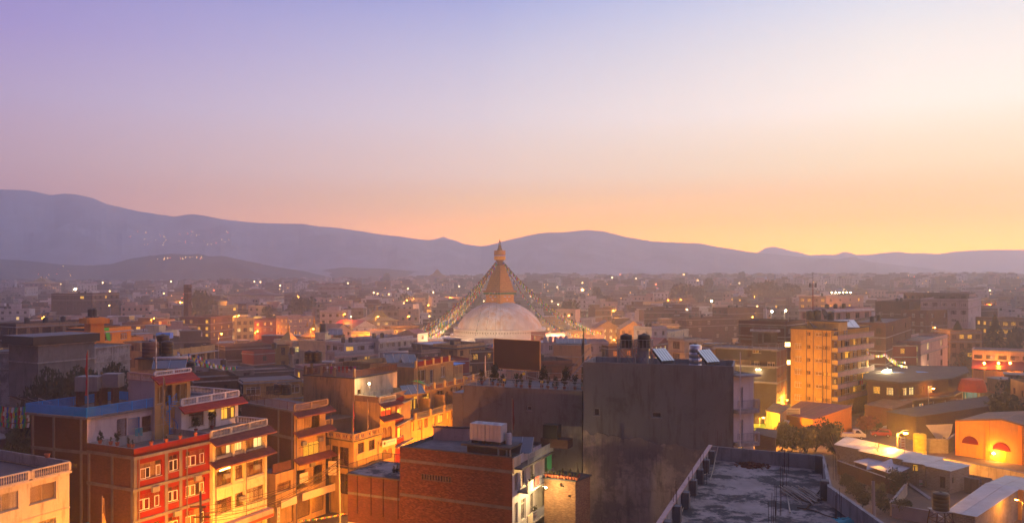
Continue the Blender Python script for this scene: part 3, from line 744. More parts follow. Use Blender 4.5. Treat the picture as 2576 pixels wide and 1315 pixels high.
for i, z in enumerate(zbands + [zbands[2] - 3.0]): f.place('beam', bevel_box_mesh(f.L + 0.3, 0.17, 0.28, M['conc'], 'beam'), -0.15, z - 0.14, 0.14 if i else 0.2)
f3 = b.facs[3]
f3.place('beam', bevel_box_mesh(f3.L, 0.08, 0.3, M['conc'], 'beam'), 0, zbands[0] - 0.1, 0.05); f3.place('beam', bevel_box_mesh(f3.L, 0.08, 0.3, M['conc'], 'beam'), 0, zbands[1] - 0.1, 0.05)
b.cols(3, [f3.L - 0.2, f3.L*0.55, 0.3], 0, zbands[0] - 0.1, 0.3, 'conc')
b.finish()
for k, (x, y) in enumerate(((1352, 612), (1485, 580), (1610, 548), (1745, 520))):
    u = f.uz(A2(x, y + 18))[0]; p = f.w(u, -0.09); pot_plant(p[0], p[1], 14.5, '%s small red pot on the front parapet of the red apartment block' % ('first', 'second', 'third', 'fourth')[k], 0.35, 'leafy')
for k, (u, h, lb) in enumerate(((0.5, 0.5, 'low clay trough plant at the brick corner of the red block terrace'), (1.0, 0.7, 'bushy potted plant beside the red block terrace corner'), (2.6, 1.1, 'taller potted bush on the brick parapet of the red block'), (3.5, 0.5, 'small flowering pot on the brick parapet of the red block'), (5.0, 1.2, 'round potted shrub in front of the pale blue rooftop room'))):
    p = f3.w(f3.L - u if False else u * 0 + f3.L - u, -0.3); pot_plant(p[0], p[1], 14.5, lb, h, 'leafy' if k % 2 else 'leaf')

# --- dark brick block behind it, with the blue railing round its roof
Fq = BL; Rq = at(A2(1430, 250), 16.9); Lq = at(A2(275, 335), 16.9)
dd, dl = nrm(BL, (BL[0] + (FR[0]-FL[0]), BL[1] + (FR[1]-FL[1]))); R2_ = (Fq[0] + dd[0]*9.4, Fq[1] + dd[1]*9.4)
ee, el_ = nrm(Fq, Lq); Lq2 = (Fq[0] + ee[0]*el_, Fq[1] + ee[1]*el_)
b = Bld('dark brick block whose flat roof is ringed by a bright blue railing', [Fq, R2_, (R2_[0]+ee[0]*el_, R2_[1]+ee[1]*el_), Lq2], 16.9, 'brickd', par=0.0, facemat={0: 'lilac'})
f = b.facs[0]; f3 = b.facs[3]
b.wq(0, A2, 1040, 1128, 378, 560, 'doorw', sill=False); b.wq(0, A2, 1142, 1248, 368, 560, 'doorb', sill=False); b.wq(0, A2, 1262, 1400, 345, 500, 'doorw', sill=False)  # outer two: shade of an opening and a recess, painted as dark door panels
b.slab(16.75, 0.35, 0.2, 'conc', None, 'roof_slab')
f3.place('beam', bevel_box_mesh(f3.L, 0.08, 0.3, M['conc'], 'beam'), 0, 13.4, 0.05); b.cols(3, [0.3, f3.L*0.42, f3.L*0.9], 0, 16.7, 0.28, 'conc')
b.holes[3].append((f3.L - 1.9, 12.0, f3.L - 1.3, 12.4)); window(f3, (f3.L - 1.9, 12.0, f3.L - 1.3, 12.4), 'smlit', sill=False)
for i, (fc, st) in enumerate(zip(b.facs, (0.12, 0.12, 0.12, 0.10))): railing(fc, -0.3, fc.L + 0.3, 16.95, 0.95, 'blue', 0.3, st, r=0.022 if i != 3 else 0.03)
f3.place('railing_board', bevel_box_mesh(f3.L + 0.5, 0.03, 0.6, M['blue'], 'railing_board'), -0.25, 17.05, 0.27)
b.finish()
c0 = at(A2(455, 262), 17.0); solar(c0[0], c0[1], 16.95, f3.ang + math.pi, 'row of three dull solar collectors on the roof with the blue railing', 3, 1.5, 1.6, 24)
# pair of steel cistern tanks on a stand
c1 = atd(A2(650, 190), 84.5); t = thing('steel_tank', 'boxy grey cistern pair on brick legs above the blue railed roof', 'water tank', (c1[0], 85, 16.95))
mb = MB(); mb.box(-0.1, 2.2, 0, 1.6, 1.6, 3.1); obj('tank_body', mb.mesh('tank_body', M['tankd']), t)
mb = MB(); mb.box(2.3, 4.0, 0.8, 2.2, 1.9, 3.3); obj('tank_body', mb.mesh('tank_body', M['tankd']), t)
for x in (0.1, 2.0, 2.5, 3.7): mb = MB(); mb.box(x - .12, x + .12, 0.1, 1.4, 0, 1.6 if x < 2.2 else 1.9); obj('leg', mb.mesh('leg', M['brickd']), t)
p = atd(A2(783, 250), 82); pole_flag(p[0], p[1], 16.9, 6.2, 'tall tattered prayer flag on a yellow pole at the blue railing', 'fr', 2.4)
# blue spiral stair
p = f.w(f.L - 0.7, 0.9); t = thing('spiral_stair', 'blue spiral stair winding up beside the blue railed roof', 'staircase', (p[0], p[1], 13.6))
mb = MB(); mb.tube((0, 0, 0), (0, 0, 4.4), 0.06, n=8); obj('column', mb.mesh('column', M['blue']), t)
mb = MB(); pr = []
for k in range(18):
    a = k * 0.36; z = 0.22 * k; ca, sa, cb, sb = math.cos(a), math.sin(a), math.cos(a+0.34), math.sin(a+0.34)
    mb.prism([(0.05*ca, 0.05*sa), (0.8*ca, 0.8*sa), (0.8*cb, 0.8*sb)], z, z + 0.05); mb.tube((0.8*ca, 0.8*sa, z), (0.8*ca, 0.8*sa, z + 0.9), 0.015, n=4); pr.append((0.8*ca, 0.8*sa, z + 0.9))
mb.path(pr, 0.025, 5); obj('steps', mb.mesh('steps', M['blue']), t)
# clothes line on the terrace
p, q = f.w(3.2, 1.0), f.w(8.0, 2.5)
t = thing('clothesline', 'washing line with a turquoise cloth on the red block terrace', 'washing line', (p[0], p[1], 15.3)); mb = MB(); mb.tube((0, 0, 0), (q[0]-p[0], q[1]-p[1], 0.1), 0.012, n=4); obj('line', mb.mesh('line', M['tankg']), t)
for k in (0.25, 0.33): mb = MB(); mb.box(-0.16, 0.16, -0.02, 0.02, -0.8, 0); obj('cloth', mb.mesh('cloth', M['teal']), t, ((q[0]-p[0])*k, (q[1]-p[1])*k, 0.03))

# --- cream and brown block with tiled awnings
CL, CR = at(B2(100, 490), 14.8), at(B2(590, 380), 14.8)
d_, L_ = nrm(CL, CR); n_ = (-d_[1], d_[0])
b = Bld('cream block with brown windows, tiled awnings and lit rooms on the third floor', [(CL[0], CL[1]), CR, (CR[0]+n_[0]*11, CR[1]+n_[1]*11), (CL[0]+n_[0]*11, CL[1]+n_[1]*11)], 13.95, 'cream', par=0.05)
f = b.facs[0]
for r_, (a, st) in enumerate((((560, 690, 535, 660, 497, 625), ('litg', 'litw', 'litg')), ((822, 955, 790, 908, 737, 862), ('brn', 'brn3', 'brn')), ((1070, 1195, 1030, 1150, 967, 1090), ('brn', 'brn3', 'brn')))):
    for (xl, xr), (yt, yb), s_ in zip(((116, 280), (306, 382), (408, 560)), ((a[0], a[1]), (a[2], a[3]), (a[4], a[5])), st): b.wq(0, B2, xl + r_*3, xr + r_*3, yt, yb, s_)
ua, ub = f.uz(B2(293, 900))[0], f.uz(B2(397, 900))[0]
b.cols(0, [0.2, ua, ub, f.L - 0.2], 0, 13.7, 0.3, 'cream', 0.14)
zA = f.uz(B2(600, 430))[1]; zB = f.uz(B2(600, 655))[1]
awning(f, -0.4, f.L + 0.5, 13.9, 1.1, 0.62); awning(f, -0.4, f.L + 0.5, zB + 0.25, 1.1, 0.6)
for z in (zB - 3.1, zB - 6.3): f.place('beam', bevel_box_mesh(f.L, 0.12, 0.22, M['cream'], 'beam'), 0, z + 0.2, 0.1)
balustrade(f, 0, f.L, 13.95, 0.8, 'cream', 3, 0.2, 0.0); balustrade(b.facs[1], 0, 4.2, 13.95, 0.8, 'white', 1, 0.22)
zs = f.uz(B2(595, 1200))[1]
mb = MB(); mb.box(0, f.L, 0, 0.9, 0, 0.9); f.place('signboard', mb.mesh('signboard', M['pink']), 0, zs - 0.5, 1.0)
mb = MB(); mb.box(f.L*0.5, f.L + 0.02, -0.02, 0.0, 0.05, 0.35); f.place('red_stripe', mb.mesh('red_stripe', M['inkr']), 0, zs - 0.5, 1.0)
b.wq(0, B2, 330, 560, 1250, 1500, 'shut', sill=False)
b.finish(); cream = b
# tube light under the second awning
pt = f.w(0.2, 0.9); t = thing('tube_light', 'glowing tube light under the awning of the cream and brown block', 'light', (pt[0], pt[1], zB - 0.6)); mb = MB(); mb.tube((0, 0, 0), (0.9, 0.5, 0.25), 0.05, n=6); obj('tube', mb.mesh('tube', M['lampo']), t); mb = MB(); mb.box(-0.1, 0.0, -0.05, 0.05, -0.05, 0.4); obj('bracket', mb.mesh('bracket', M['steeld']), t); plight(0.5, -0.2, 0.1, 130, SOD, 0.2, t)

# --- white house set back over the cream block
p, q = at(A2(1615, 205), 17.6), at(B2(340, 125), 17.6)
d_, L_ = nrm(p, q); n_ = (-d_[1], d_[0])
b = Bld('white upper house with brown door and red tiled awning above the cream block', [p, q, (q[0]+n_[0]*8, q[1]+n_[1]*8), (p[0]+n_[0]*8, p[1]+n_[1]*8)], 16.75, 'white', par=0.05, z0=10)
f = b.facs[0]
b.wq(0, A2, 1680, 1815, 305, 440, 'brn3'); b.wq(0, A2, 1858, 1922, 280, 474, 'door', sill=False); b.wq(0, B2, 190, 312, 250, 372, 'org')
awning(f, -0.4, f.L + 0.6, 16.7, 0.9, 0.6, 'tiler'); balustrade(f, 0, f.L, 16.75, 0.8, 'white', 4, 0.2)
balustrade(b.facs[1], 0, 7.8, 16.75, 0.8, 'white', 2, 0.22)
b.finish(); wh = b
t = pot_plant(*f.w(1.2, 0.8), 13.95, 'round clipped bush in a pot, left of the white house door', 1.5, 'leaf', 'maroon', ball=True); pot_plant(*f.w(3.3, 0.9), 13.95, 'larger round clipped bush in a pot, touching the white house door', 1.7, 'leaf', 'maroon', ball=True)
# --- tall pale stair house with the red awning
co = at(A1(1480, 1060), 20.4); le = at(A1(1228, 1038), 20.4); d2 = (d_[0], d_[1]); e_, eL = nrm(co, le)
b = Bld('pale lilac stair tower with balustrades and a small red awning', [co, (co[0]+d2[0]*4.6, co[1]+d2[1]*4.6), (co[0]+d2[0]*4.6+e_[0]*eL, co[1]+d2[1]*4.6+e_[1]*eL), le], 19.5, 'lilac', par=0.05, z0=10, facemat={0: 'ochre'})
f = b.facs[0]; f3 = b.facs[3]
b.win(0, (0.3, 17.2, 1.1, 19.0), 'cur'); b.win(0, (1.3, 16.9, 2.2, 19.0), 'doorw', sill=False); b.win(0, (2.6, 17.1, 4.1, 19.0), 'cur')
awning(f, -0.5, f.L + 0.2, 20.1, 1.2, 0.7, 'tiler'); balustrade(f3, 0, f3.L, 19.5, 0.85, 'pink', 2, 0.2); balustrade(f, 0, f.L, 20.1, 0.5, 'white', 2, 0.2)
b.finish()
p = at(A1(1380, 935), 20.6); tank(p[0] + 0.3, p[1] + 1.0, 20.9, 'wide brown water tank beside a black one on the pale stair tower', 0.95, 1.9, 'tinr'); tank(p[0] + 2.0, p[1] + 1.6, 20.9, 'black water tank standing right of the wide brown tank', 0.7, 1.9)
pdk = thing('tank_stand', 'small ochre room carrying the two tanks of the pale stair tower', 'rooftop room', (p[0] - 0.9, p[1] + 0.0, 19.45)); mb = MB(); mb.box(0, 3.4, 0.4, 2.8, 0, 1.25); obj('wall', mb.mesh('wall', M['ochre']), pdk); mb = MB(); mb.box(-0.3, 3.7, 0.1, 3.1, 1.25, 1.42); obj('slab', mb.mesh('slab', M['concd']), pdk)
tank(p[0] - 0.6, p[1] + 6.5, 20.6, 'tall dark water tank behind the wide brown one', 0.8, 2.6)
p = at(A1(1430, 1010), 20.0); solar(p[0], p[1] + 0.6, 19.6, 0.25, 'solar water heater with white cylinder on the pale stair tower', 2, 1.8, 1.6, 35, cyl=True)
p = atd(A1(1488, 1050), 87); pole_flag(p[0], p[1], 19.5, 4.6, 'bare pale pole standing at the balustrade of the stair tower', 'tankg', 0, 0.05)
p = atd(A1(1562, 1200), 84); pole_flag(p[0], p[1], 13.6, 6.6, 'ochre prayer flag pole in front of the red awning', 'ochre', 1.0, 0.2)
# terrace clutter
p = at(A1(1700, 1250), 16.8); t = thing('satellite_dish', 'round dish lying on the terrace behind the white balustrade', 'satellite dish', (p[0], p[1], 17.3), 0.5)
mb = MB(); mb.lathe([(0.001, 0), (0.3, 0.04), (0.6, 0.18), (0.58, 0.2), (0.3, 0.07), (0.001, 0.03)], 16); obj('dish', mb.mesh('dish', M['tin'], True), t, rot=(1.2, 0, 0.4)); mb = MB(); mb.tube((0, 0, -0.6), (0, 0, 0), 0.04); obj('post', mb.mesh('post', M['steel']), t)

# --- low shacks between the cream apartment house and the red block
def shed(label, foot, z, m, rm, z0=0.0, drop=0.0, name='shed', over=0.25, corr=True, cat='shed', lipm=None, slope_edge=0, rise=0.5):
    """walls with a mono-pitch corrugated sheet roof; slope_edge is the low side"""
    r = foot[0]; t = thing(name, label, cat, (r[0], r[1], z0))
    n = len(foot); P = [(p[0]-r[0], p[1]-r[1]) for p in foot]
    zt = [z - z0 + (0 if k in (slope_edge, (slope_edge+1) % n) else rise) for k in range(n)]
    mb = MB()
    for k in range(n):
        j = (k+1) % n; L = math.hypot(P[j][0]-P[k][0], P[j][1]-P[k][1])
        mb.face([(*P[k], 0), (*P[j], 0), (*P[j], zt[j]), (*P[k], zt[k])], 0, [(0, 0), (L, 0), (L, zt[j]), (0, zt[k])])
    obj('wall', mb.mesh('wall', M[m]), t)
    a, b_, c, d = [Vector((P[(slope_edge + k) % n][0], P[(slope_edge + k) % n][1], zt[(slope_edge + k) % n] + 0.06)) for k in range(4)]
    ux = (b_ - a).normalized(); a -= ux*over; b_ += ux*over; ux2 = (c - d).normalized(); d -= ux2*over; c += ux2*over
    v = (d - a).normalized()*over; a -= v; d += v; v = (c - b_).normalized()*over; b_ -= v; c += v
    Lx = (b_ - a).length; ns = max(1, round(Lx / 0.9))
    for k in range(ns):                                # one object per sheet
        mb = MB(); w0, w1 = k/ns, (k+1)/ns; m_ = 5; lift = 0.02*(k % 2)
        for j in range(m_):
            s0, s1, s2 = w0 + (w1-w0)*j/m_, w0 + (w1-w0)*(j+0.5)/m_, w0 + (w1-w0)*(j+1)/m_
            f = lambda s, t_, h: tuple(a.lerp(b_, s).lerp(d.lerp(c, s), t_) + Vector((0, 0, h + lift)))
            mb.face([f(s0, 0, 0), f(s1, 0, 0.05), f(s1, 1, 0.05), f(s0, 1, 0)]); mb.face([f(s1, 0, 0.05), f(s2, 0, 0), f(s2, 1, 0), f(s1, 1, 0.05)])
        obj('roof_sheet', mb.mesh('roof_sheet', M[rm]), t)
    return t
def quad_at(fr, pts, z): return [at(fr(*p), z) for p in pts]
shed('shack with a sagging grey sheet roof below the brick side of the red block', quad_at(A2, ((600, 1030), (800, 1010), (860, 930), (640, 990)), 7.5), 7.2, 'brickd', 'tinb', rise=0.3)
shed('ochre lean-to with a dark sheet roof beside the blue fence', quad_at(A2, ((760, 1120), (1020, 1060), (1010, 960), (790, 1020)), 8.0), 7.6, 'ochre', 'tind', rise=0.3)
shed('low cream shop under a dark flat awning between the houses', quad_at(A2, ((820, 1230), (1180, 1140), (1130, 1080), (820, 1160)), 6.0), 5.7, 'cream', 'tind', rise=0.2)
p, q = at(A2(640, 1345), 7.0), at(A2(1200, 1195), 7.0); fr_ = thing('fence', 'blue bar fence running down between the shacks and the red block', 'fence', (p[0], p[1], 5.6)); ff = Fac(p, q, fr_)
railing(ff, 0, ff.L, 5.6, 1.4, 'blue', 0, 0.16, r=0.02); ff.place('wall', bevel_box_mesh(ff.L, 0.2, 5.6, M['ochre'], 'wall'), 0, 0.0, -0.1)
p = atd(A2(910, 1100), 74); pole_flag(p[0], p[1], 0.5, 10.2, 'bamboo pole with a faded flag among the shacks', 'ochre', 0.5, 0.3)
p = atd(A2(643, 1100), 70); pole_flag(p[0], p[1], 2.5, 6.6, 'short pole with a furled pale flag among the shacks', 'fw', 0.5, 0.25)
# prayer flag net at the far left
for k, (y0, y1) in enumerate(((262, 268), (292, 300), (322, 330), (355, 370), (400, 420))):
    a_ = atd(A2(-40, y0), 98 + k); b_ = atd(A2(262, y1), 94 + k)
    flag_string(a_, b_, '%s row down of the close packed prayer flags left of the blue railing' % ('top', 'second', 'third', 'fourth', 'lowest')[k], 0.25, 26, 0.46, cols=('fr', 'fw', 'fy', 'fb', 'fg', 'ochre'))
for k, (x, y, h, r) in enumerate(((60, 430, 4, 2.4), (150, 470, 3.5, 2.2), (215, 500, 3.5, 1.8))):
    p = atd(A2(x, y + 60), 88); tree(p[0], p[1], 5.5, h + 3, r, '%s dark bush in the gap behind the cream apartment house' % ('left', 'middle', 'right')[k], 71, 900, 0.2, 'leafy', cat='bush', name='bush')
sheet('back_lane', [(-75, 70), (-48, 80), (-42, 92), (-80, 120)], 0.012, 'dust')

# --- dark brick block with the yellow front and burger shop
c = at(B2(835, 318), 13.9); fr0 = at(B2(835, 330), 13.9)
FL_, FR_ = at(B2(838, 322), 13.9), at(B2(1118, 268), 13.9); bk = at(B2(368, 238), 13.9)
d_, L_ = nrm(FL_, FR_); e_, eL = nrm(FL_, bk)
b = Bld('dark brick building with an ochre front, tiled awnings and a railed roof', [FL_, FR_, (FR_[0]+e_[0]*eL*0.9, FR_[1]+e_[1]*eL*0.9), bk], 13.9, 'ochre', par=0.0, facemat={3: 'brickd', 1: 'tan', 2: 'brickd'})
f = b.facs[0]; f3 = b.facs[3]
b.wq(0, B2, 872, 1068, 350, 465, 'big'); b.wq(0, B2, 878, 1066, 575, 690, 'org'); b.wq(0, B2, 862, 1094, 785, 950, 'big', sill=False)
z2_ = f.uz(B2(1110, 470))[1]; z3_ = f.uz(B2(1110, 700))[1]
awning(f, -0.3, f.L + 0.9, 13.75, 1.0, 0.55); awning(f, -0.2, f.L + 1.0, z2_ + 0.35, 1.0, 0.6); awning(f, -0.2, f.L + 1.0, z3_ + 0.35, 1.1, 0.6)
balustrade(f, 0, f.L + 0.3, 13.9, 0.85, 'tan', 2, 0.2)
railing(f3, 0, f3.L, 13.95, 1.0, 'woodm', -0.2, 0.22, r=0.02); railing(b.facs[2], 0, b.facs[2].L, 13.95, 1.0, 'woodm', -0.2, 0.25, r=0.02)
f3.place('beam', bevel_box_mesh(f3.L, 0.08, 0.35, M['conc'], 'beam'), 0, 10.4, 0.05); b.cols(3, [0.2 + f3.L - 0.6, f3.L*0.72], 0, 13.8, 0.3, 'conc'); f3.place('beam', bevel_box_mesh(f3.L, 0.1, 0.22, M['conc'], 'beam'), 0, 13.75, 0.07)
# side balconies to the right
for z in (z2_ - 0.15, z3_ - 0.15):
    mb = MB(); mb.box(0, 1.3, 0, 2.2, -0.2, 0); o = f.place('balcony', mb.mesh('balcony', M['ochre']), f.L, z + 0.3, -0.1); b1_ = Fac(f.w(f.L, -0.1), f.w(f.L + 1.3, -0.1), b.root); balustrade(b1_, 0, 1.3, z + 0.3, 0.85, 'ochre', 1, 0.18)
# banner behind the shop window and shop fascias
def board(fac, r, m, text=None, size=0.3, tm='ink', off=0.1, name='signboard', dz=0.0, extra=None, th=0.06):
    u0, z0, u1, z1 = r; mb = MB(); mb.box(0, u1-u0, 0, th, 0, z1-z0); o = fac.place(name, mb.mesh(name, M[m]), u0, z0, off)
    for (s_, x_, z_, sz_, m_) in (extra or []) + ([(text, (u1-u0)/2, (z1-z0)/2 + dz, size, tm)] if text else []):
        obj('lettering', text_me(s_, sz_, M[m_]), o, (x_, -0.008, z_), rot=(math.pi/2, 0, 0))
    return o
r = f.rect(B2, 886, 960, 856, 945); board(f, r, 'signy', 'BURGER', (r[2]-r[0])*0.27, 'inkb', 0.06)
r = f.rect(B2, 876, 1190, 945, 1010); board(f, (r[0], r[1], r[2] , r[3]), 'signy', off=0.7)
b.wq(0, B2, 868, 980, 1090, 1240, 'shut', sill=False); b.wq(0, B2, 995, 1103, 1060, 1190, 'shut', sill=False)
b.finish(); burger = b
# projecting sign on the right end
ps = f.w(f.L + 0.15, 0.3); t = thing('hanging_sign', 'pale double sign board reading BURGER beside the ochre front', 'sign', (ps[0], ps[1], f.uz(B2(1110, 890))[1])); h_ = f.uz(B2(1110, 765))[1] - f.uz(B2(1110, 890))[1]
mb = MB(); mb.box(0, 1.05, 0, 0.12, 0, h_*0.49); mb.box(0, 1.05, 0.002, 0.118, h_*0.51, h_); obj('panel', mb.mesh('panel', M['signy']), t)
mb = MB(); mb.box(-0.3, 1.1, 0.03, 0.09, h_*0.49, h_*0.51); obj('bracket', mb.mesh('bracket', M['steeld']), t)
obj('lettering', text_me('BURGER', 0.24, M['inkb']), t, (0.52, -0.008, h_*0.76), rot=(math.pi/2, 0, 0))
mb = MB(); mb.lathe([(0.001, 0), (0.09, 0.0), (0.05, 0.02)], 8); mb.box(-0.3, 0.3, 0, 0.01, -0.42, -0.40); mb.box(-0.36, 0.36, 0, 0.01, -0.5, -0.48); obj('print', mb.mesh('print', M['ink']), t, (0.52, -0.012, h_*0.40))
# --- annex with the arched window left of it
a0, a1 = at(B2(672, 882), f.uz(B2(835, 840))[1]), FL_
z_an = f.uz(B2(838, 832))[1]; a0 = at(B2(672, 880), z_an)
b = Bld('low weathered annex with a half hexagon window and brick parapet', foot4(a0, (FL_[0] - d_[0]*0.05, FL_[1] - d_[1]*0.05), 3.0), z_an, 'ochre', par=0.1, cap='concd')
fa = b.facs[0]; b.wq(0, B2, 688, 808, 930, 1005, 'arch'); fb_ = Fac(fa.w(0, -0.4), fa.w(fa.L, -0.4), b.root)
mb = MB(); mb.box(0, fa.L, 0, 0.15, 0, 1.1); fa.place('brick_parapet', mb.mesh('brick_parapet', M['brick']), 0, z_an, -0.4)
r = fa.rect(B2, 698, 874, 1055, 1120); board(fa, (r[0], r[1], min(r[2], fa.L), r[3]), 'signy', None, off=0.5, extra=[('SADNAM STORES', fa.L*0.5, 0.5, 0.26, 'ink')][:0])
r = fa.rect(B2, 676, 700, 1165, 1320); r = (0.02, r[1] - 1.6, 0.5, r[3]); o = board(fa, r, 'signy', None, off=0.25)
for k, ch in enumerate('SADNAM'): obj('lettering', text_me(ch, 0.46, M['inkr']), o, (0.24, -0.008, r[3]-r[1] - 0.35 - k*0.52), rot=(math.pi/2, 0, 0))
b.wq(0, B2, 712, 830, 1150, 1300, 'shut', sill=False); b.finish()

# --- ochre corner house with lattice parapet
zc = 10.5; cc, rr, ll = at(B2(1368, 520), zc), at(B2(1602, 455), zc), at(B2(1150, 488), zc)
e_, eL = nrm(cc, ll); bk = (rr[0] + e_[0]*eL, rr[1] + e_[1]*eL)
b = Bld('ochre corner house with a lattice balustrade and pots on its terrace', [cc, rr, bk, ll], 9.6, 'ochre', par=0.05)
f = b.facs[0]; f3 = b.facs[3]
for (xl, xr, yt, yb) in ((1405, 1463, 590, 680), (1502, 1558, 565, 652), (1408, 1465, 790, 880), (1505, 1560, 750, 840)): b.wq(0, B2, xl, xr, yt, yb, 'dk')
b.win(3, (f3.L - 2.6, 6.2, f3.L - 0.9, 8.6), 'brn3', sill=False); b.win(3, (0.3, 6.2, 1.6, 8.6), 'dk', sill=False); b.win(3, (f3.L - 2.6, 2.6, f3.L - 0.9, 5.2), 'dk', sill=False)
b.slab(9.5, 0.4, 0.15, 'concd', (0, 3)); b.slab(6.0, 0.35, 0.15, 'concd', (0, 3))
def lattice(fac, u0, u1, z, h=0.85, m='ochre', off=0.3):
    mb = MB(); w = u1-u0; mb.box(0, w, -0.05, 0.05, 0, 0.1); mb.box(0, w, -0.06, 0.06, h-0.1, h); n = max(1, round(w/0.42)); s = w/n
    for k in range(n):
        for (x0, z0, x1, z1) in ((k*s, 0.1, (k+1)*s, h-0.1), ((k+1)*s, 0.1, k*s, h-0.1)): mb.tube((x0, 0, z0), (x1, 0, z1), 0.035, n=4)
        mb.tube((k*s + s/2, 0.0, 0.1), (k*s + s/2, 0, h-0.1), 0.03, n=4)
    for k in range(0, n+1, 3): mb.box(k*s - 0.1, k*s + 0.1, -0.07, 0.07, 0.1, h)
    fac.place('lattice_balustrade', mb.mesh('lattice_balustrade', M[m]), u0, z, off)
lattice(f, -0.3, f.L, 9.65); lattice(f3, 0, f3.L + 0.3, 9.65)
b.finish(); oc = b
for k in range(7): p = f3.w(f3.L - 0.5 - k*0.5, -0.25); pot_plant(p[0], p[1], 9.6, '%s small clay pot in the row behind the lattice balustrade' % ('first', 'second', 'third', 'fourth', 'fifth', 'sixth', 'last')[k], 0.5, 'leaf' if k != 1 else 'leafy')
p = at(B2(1235, 400), 11.5); t = thing('rooftop_shed', 'dark shed on the terrace of the ochre corner house', 'shed', (p[0], p[1] , 9.6), 0.9); mb = MB(); mb.box(-1.5, 2.2, 0, 3, 0, 2.0); obj('wall', mb.mesh('wall', M['concd']), t); mb = MB(); mb.box(-1.8, 2.5, -0.3, 3.3, 2.0, 2.1); obj('slab', mb.mesh('slab', M['tind']), t)
p = atd(B2(1362, 470), 104); pole_flag(p[0], p[1], 9.6, 5.2, 'red painted flagpole on the terrace of the ochre corner house', 'fr', 0, 0.08)
p = atd(B2(1492, 460), 107); pole_flag(p[0], p[1], 9.6, 5.0, 'plain wooden pole leaning on the terrace of the ochre corner house', 'ochre', 0, 0.06)

# --- narrow house with paired arched windows
zl = 14.4; a0 = (rr[0], rr[1]); a1 = at(B2(1738, 150), 14.7); f_ = Fac(a0, a1)
b = Bld('narrow ochre house with paired arched windows and a salon signboard', foot4(a0, a1, 7), 13.6, 'ochre', par=0.05)
f = b.facs[0]
def arched(fac, b, xl, xr, yt, yb, lit):
    r = fac.rect(B2, xl, xr, yt, yb); b.holes[0].append(r); u0, z0, u1, z1 = r; w = (u1-u0)/2
    for k in range(2):
        o = fac.place('window', win_mesh(round(w - 0.1, 2), round(z1 - z0 - 0.02, 2), 2, 0.0, 0.06, M['frb']), u0 + k*w + 0.05, z0, -0.1)
        h = z1 - z0; obj('pane', pane_mesh(round(w - 0.2, 2), round(h*0.55, 2), M['litr'] if lit else M['glassr']), o, (0.05, 0.03, 0.05)); obj('pane', pane_mesh(round(w - 0.2, 2), round(h*0.38, 2), M['lity'] if lit else M['glassr']), o, (0.05, 0.03, h*0.58))
        mb = MB(); R_ = w/2; pts = [(R_ - R_*math.cos(math.pi*j/12), h - R_ + R_*math.sin(math.pi*j/12)) for j in range(13)]
        for (c0, c1) in ((0, 6), (6, 12)):
            poly = [(p[0], -0.02, p[1]) for p in pts[c0:c1+1]] + ([(0, -0.02, h)] if c0 == 0 else [(w, -0.02, h)])
            mb.face(poly if c0 == 0 else poly)
        obj('arch_head', mb.mesh('arch_head', M['ochre']), o, (-0.05, -0.085, 0))
arched(f, b, 1612, 1706, 252, 370, True); arched(f, b, 1616, 1710, 445, 550, False); arched(f, b, 1618, 1712, 640, 730, False)
zz = f.uz(B2(1730, 360))[1]; awning(f, -0.3, f.L + 0.7, 13.55, 1.0, 0.5); awning(f, -0.3, f.L + 0.7, zz + 0.3, 1.0, 0.6)
balustrade(f, 0, f.L, 13.6, 0.8, 'cream', 1, 0.2); b.slab(13.5, 0.1, 0.1, 'cream', (0,))
r = f.rect(B2, 1606, 1732, 552, 605); o = board(f, r, 'white', None, off=0.35, extra=[('BEAUTY PARLOUR', (r[2]-r[0])*0.62, (r[3]-r[1])*0.62, 0.2, 'fb')])
mb = MB(); mb.lathe([(0.001, 0), (0.22, 0), (0.2, 0.02), (0.001, 0.02)], 12); obj('emblem', mb.mesh('emblem', M['ink']), o, (0.42, -0.02, (r[3]-r[1])*0.55), rot=(math.pi/2, 0, 0))
b.finish()

# --- red house beside it
a0 = b.foot[1]; zr = 13.7; a1 = at(B2(1872, 158), zr); 
b = Bld('slim red house with pale window frames and grey canopies', foot4(a0, a1, 7), zr, 'red', par=0.7)
f = b.facs[0]; b.wq(0, B2, 1755, 1842, 245, 338, 'orgw'); b.wq(0, B2, 1758, 1845, 425, 515, 'orgw'); b.slab(f.uz(B2(1860, 218))[1], 0.5, 0.14, 'tinb', (0,), 'canopy'); b.slab(f.uz(B2(1870, 385))[1], 0.5, 0.14, 'tinb', (0,), 'canopy'); b.slab(f.uz(B2(1880, 560))[1], 0.5, 0.14, 'tinb', (0,), 'canopy'); b.finish(); rh = b

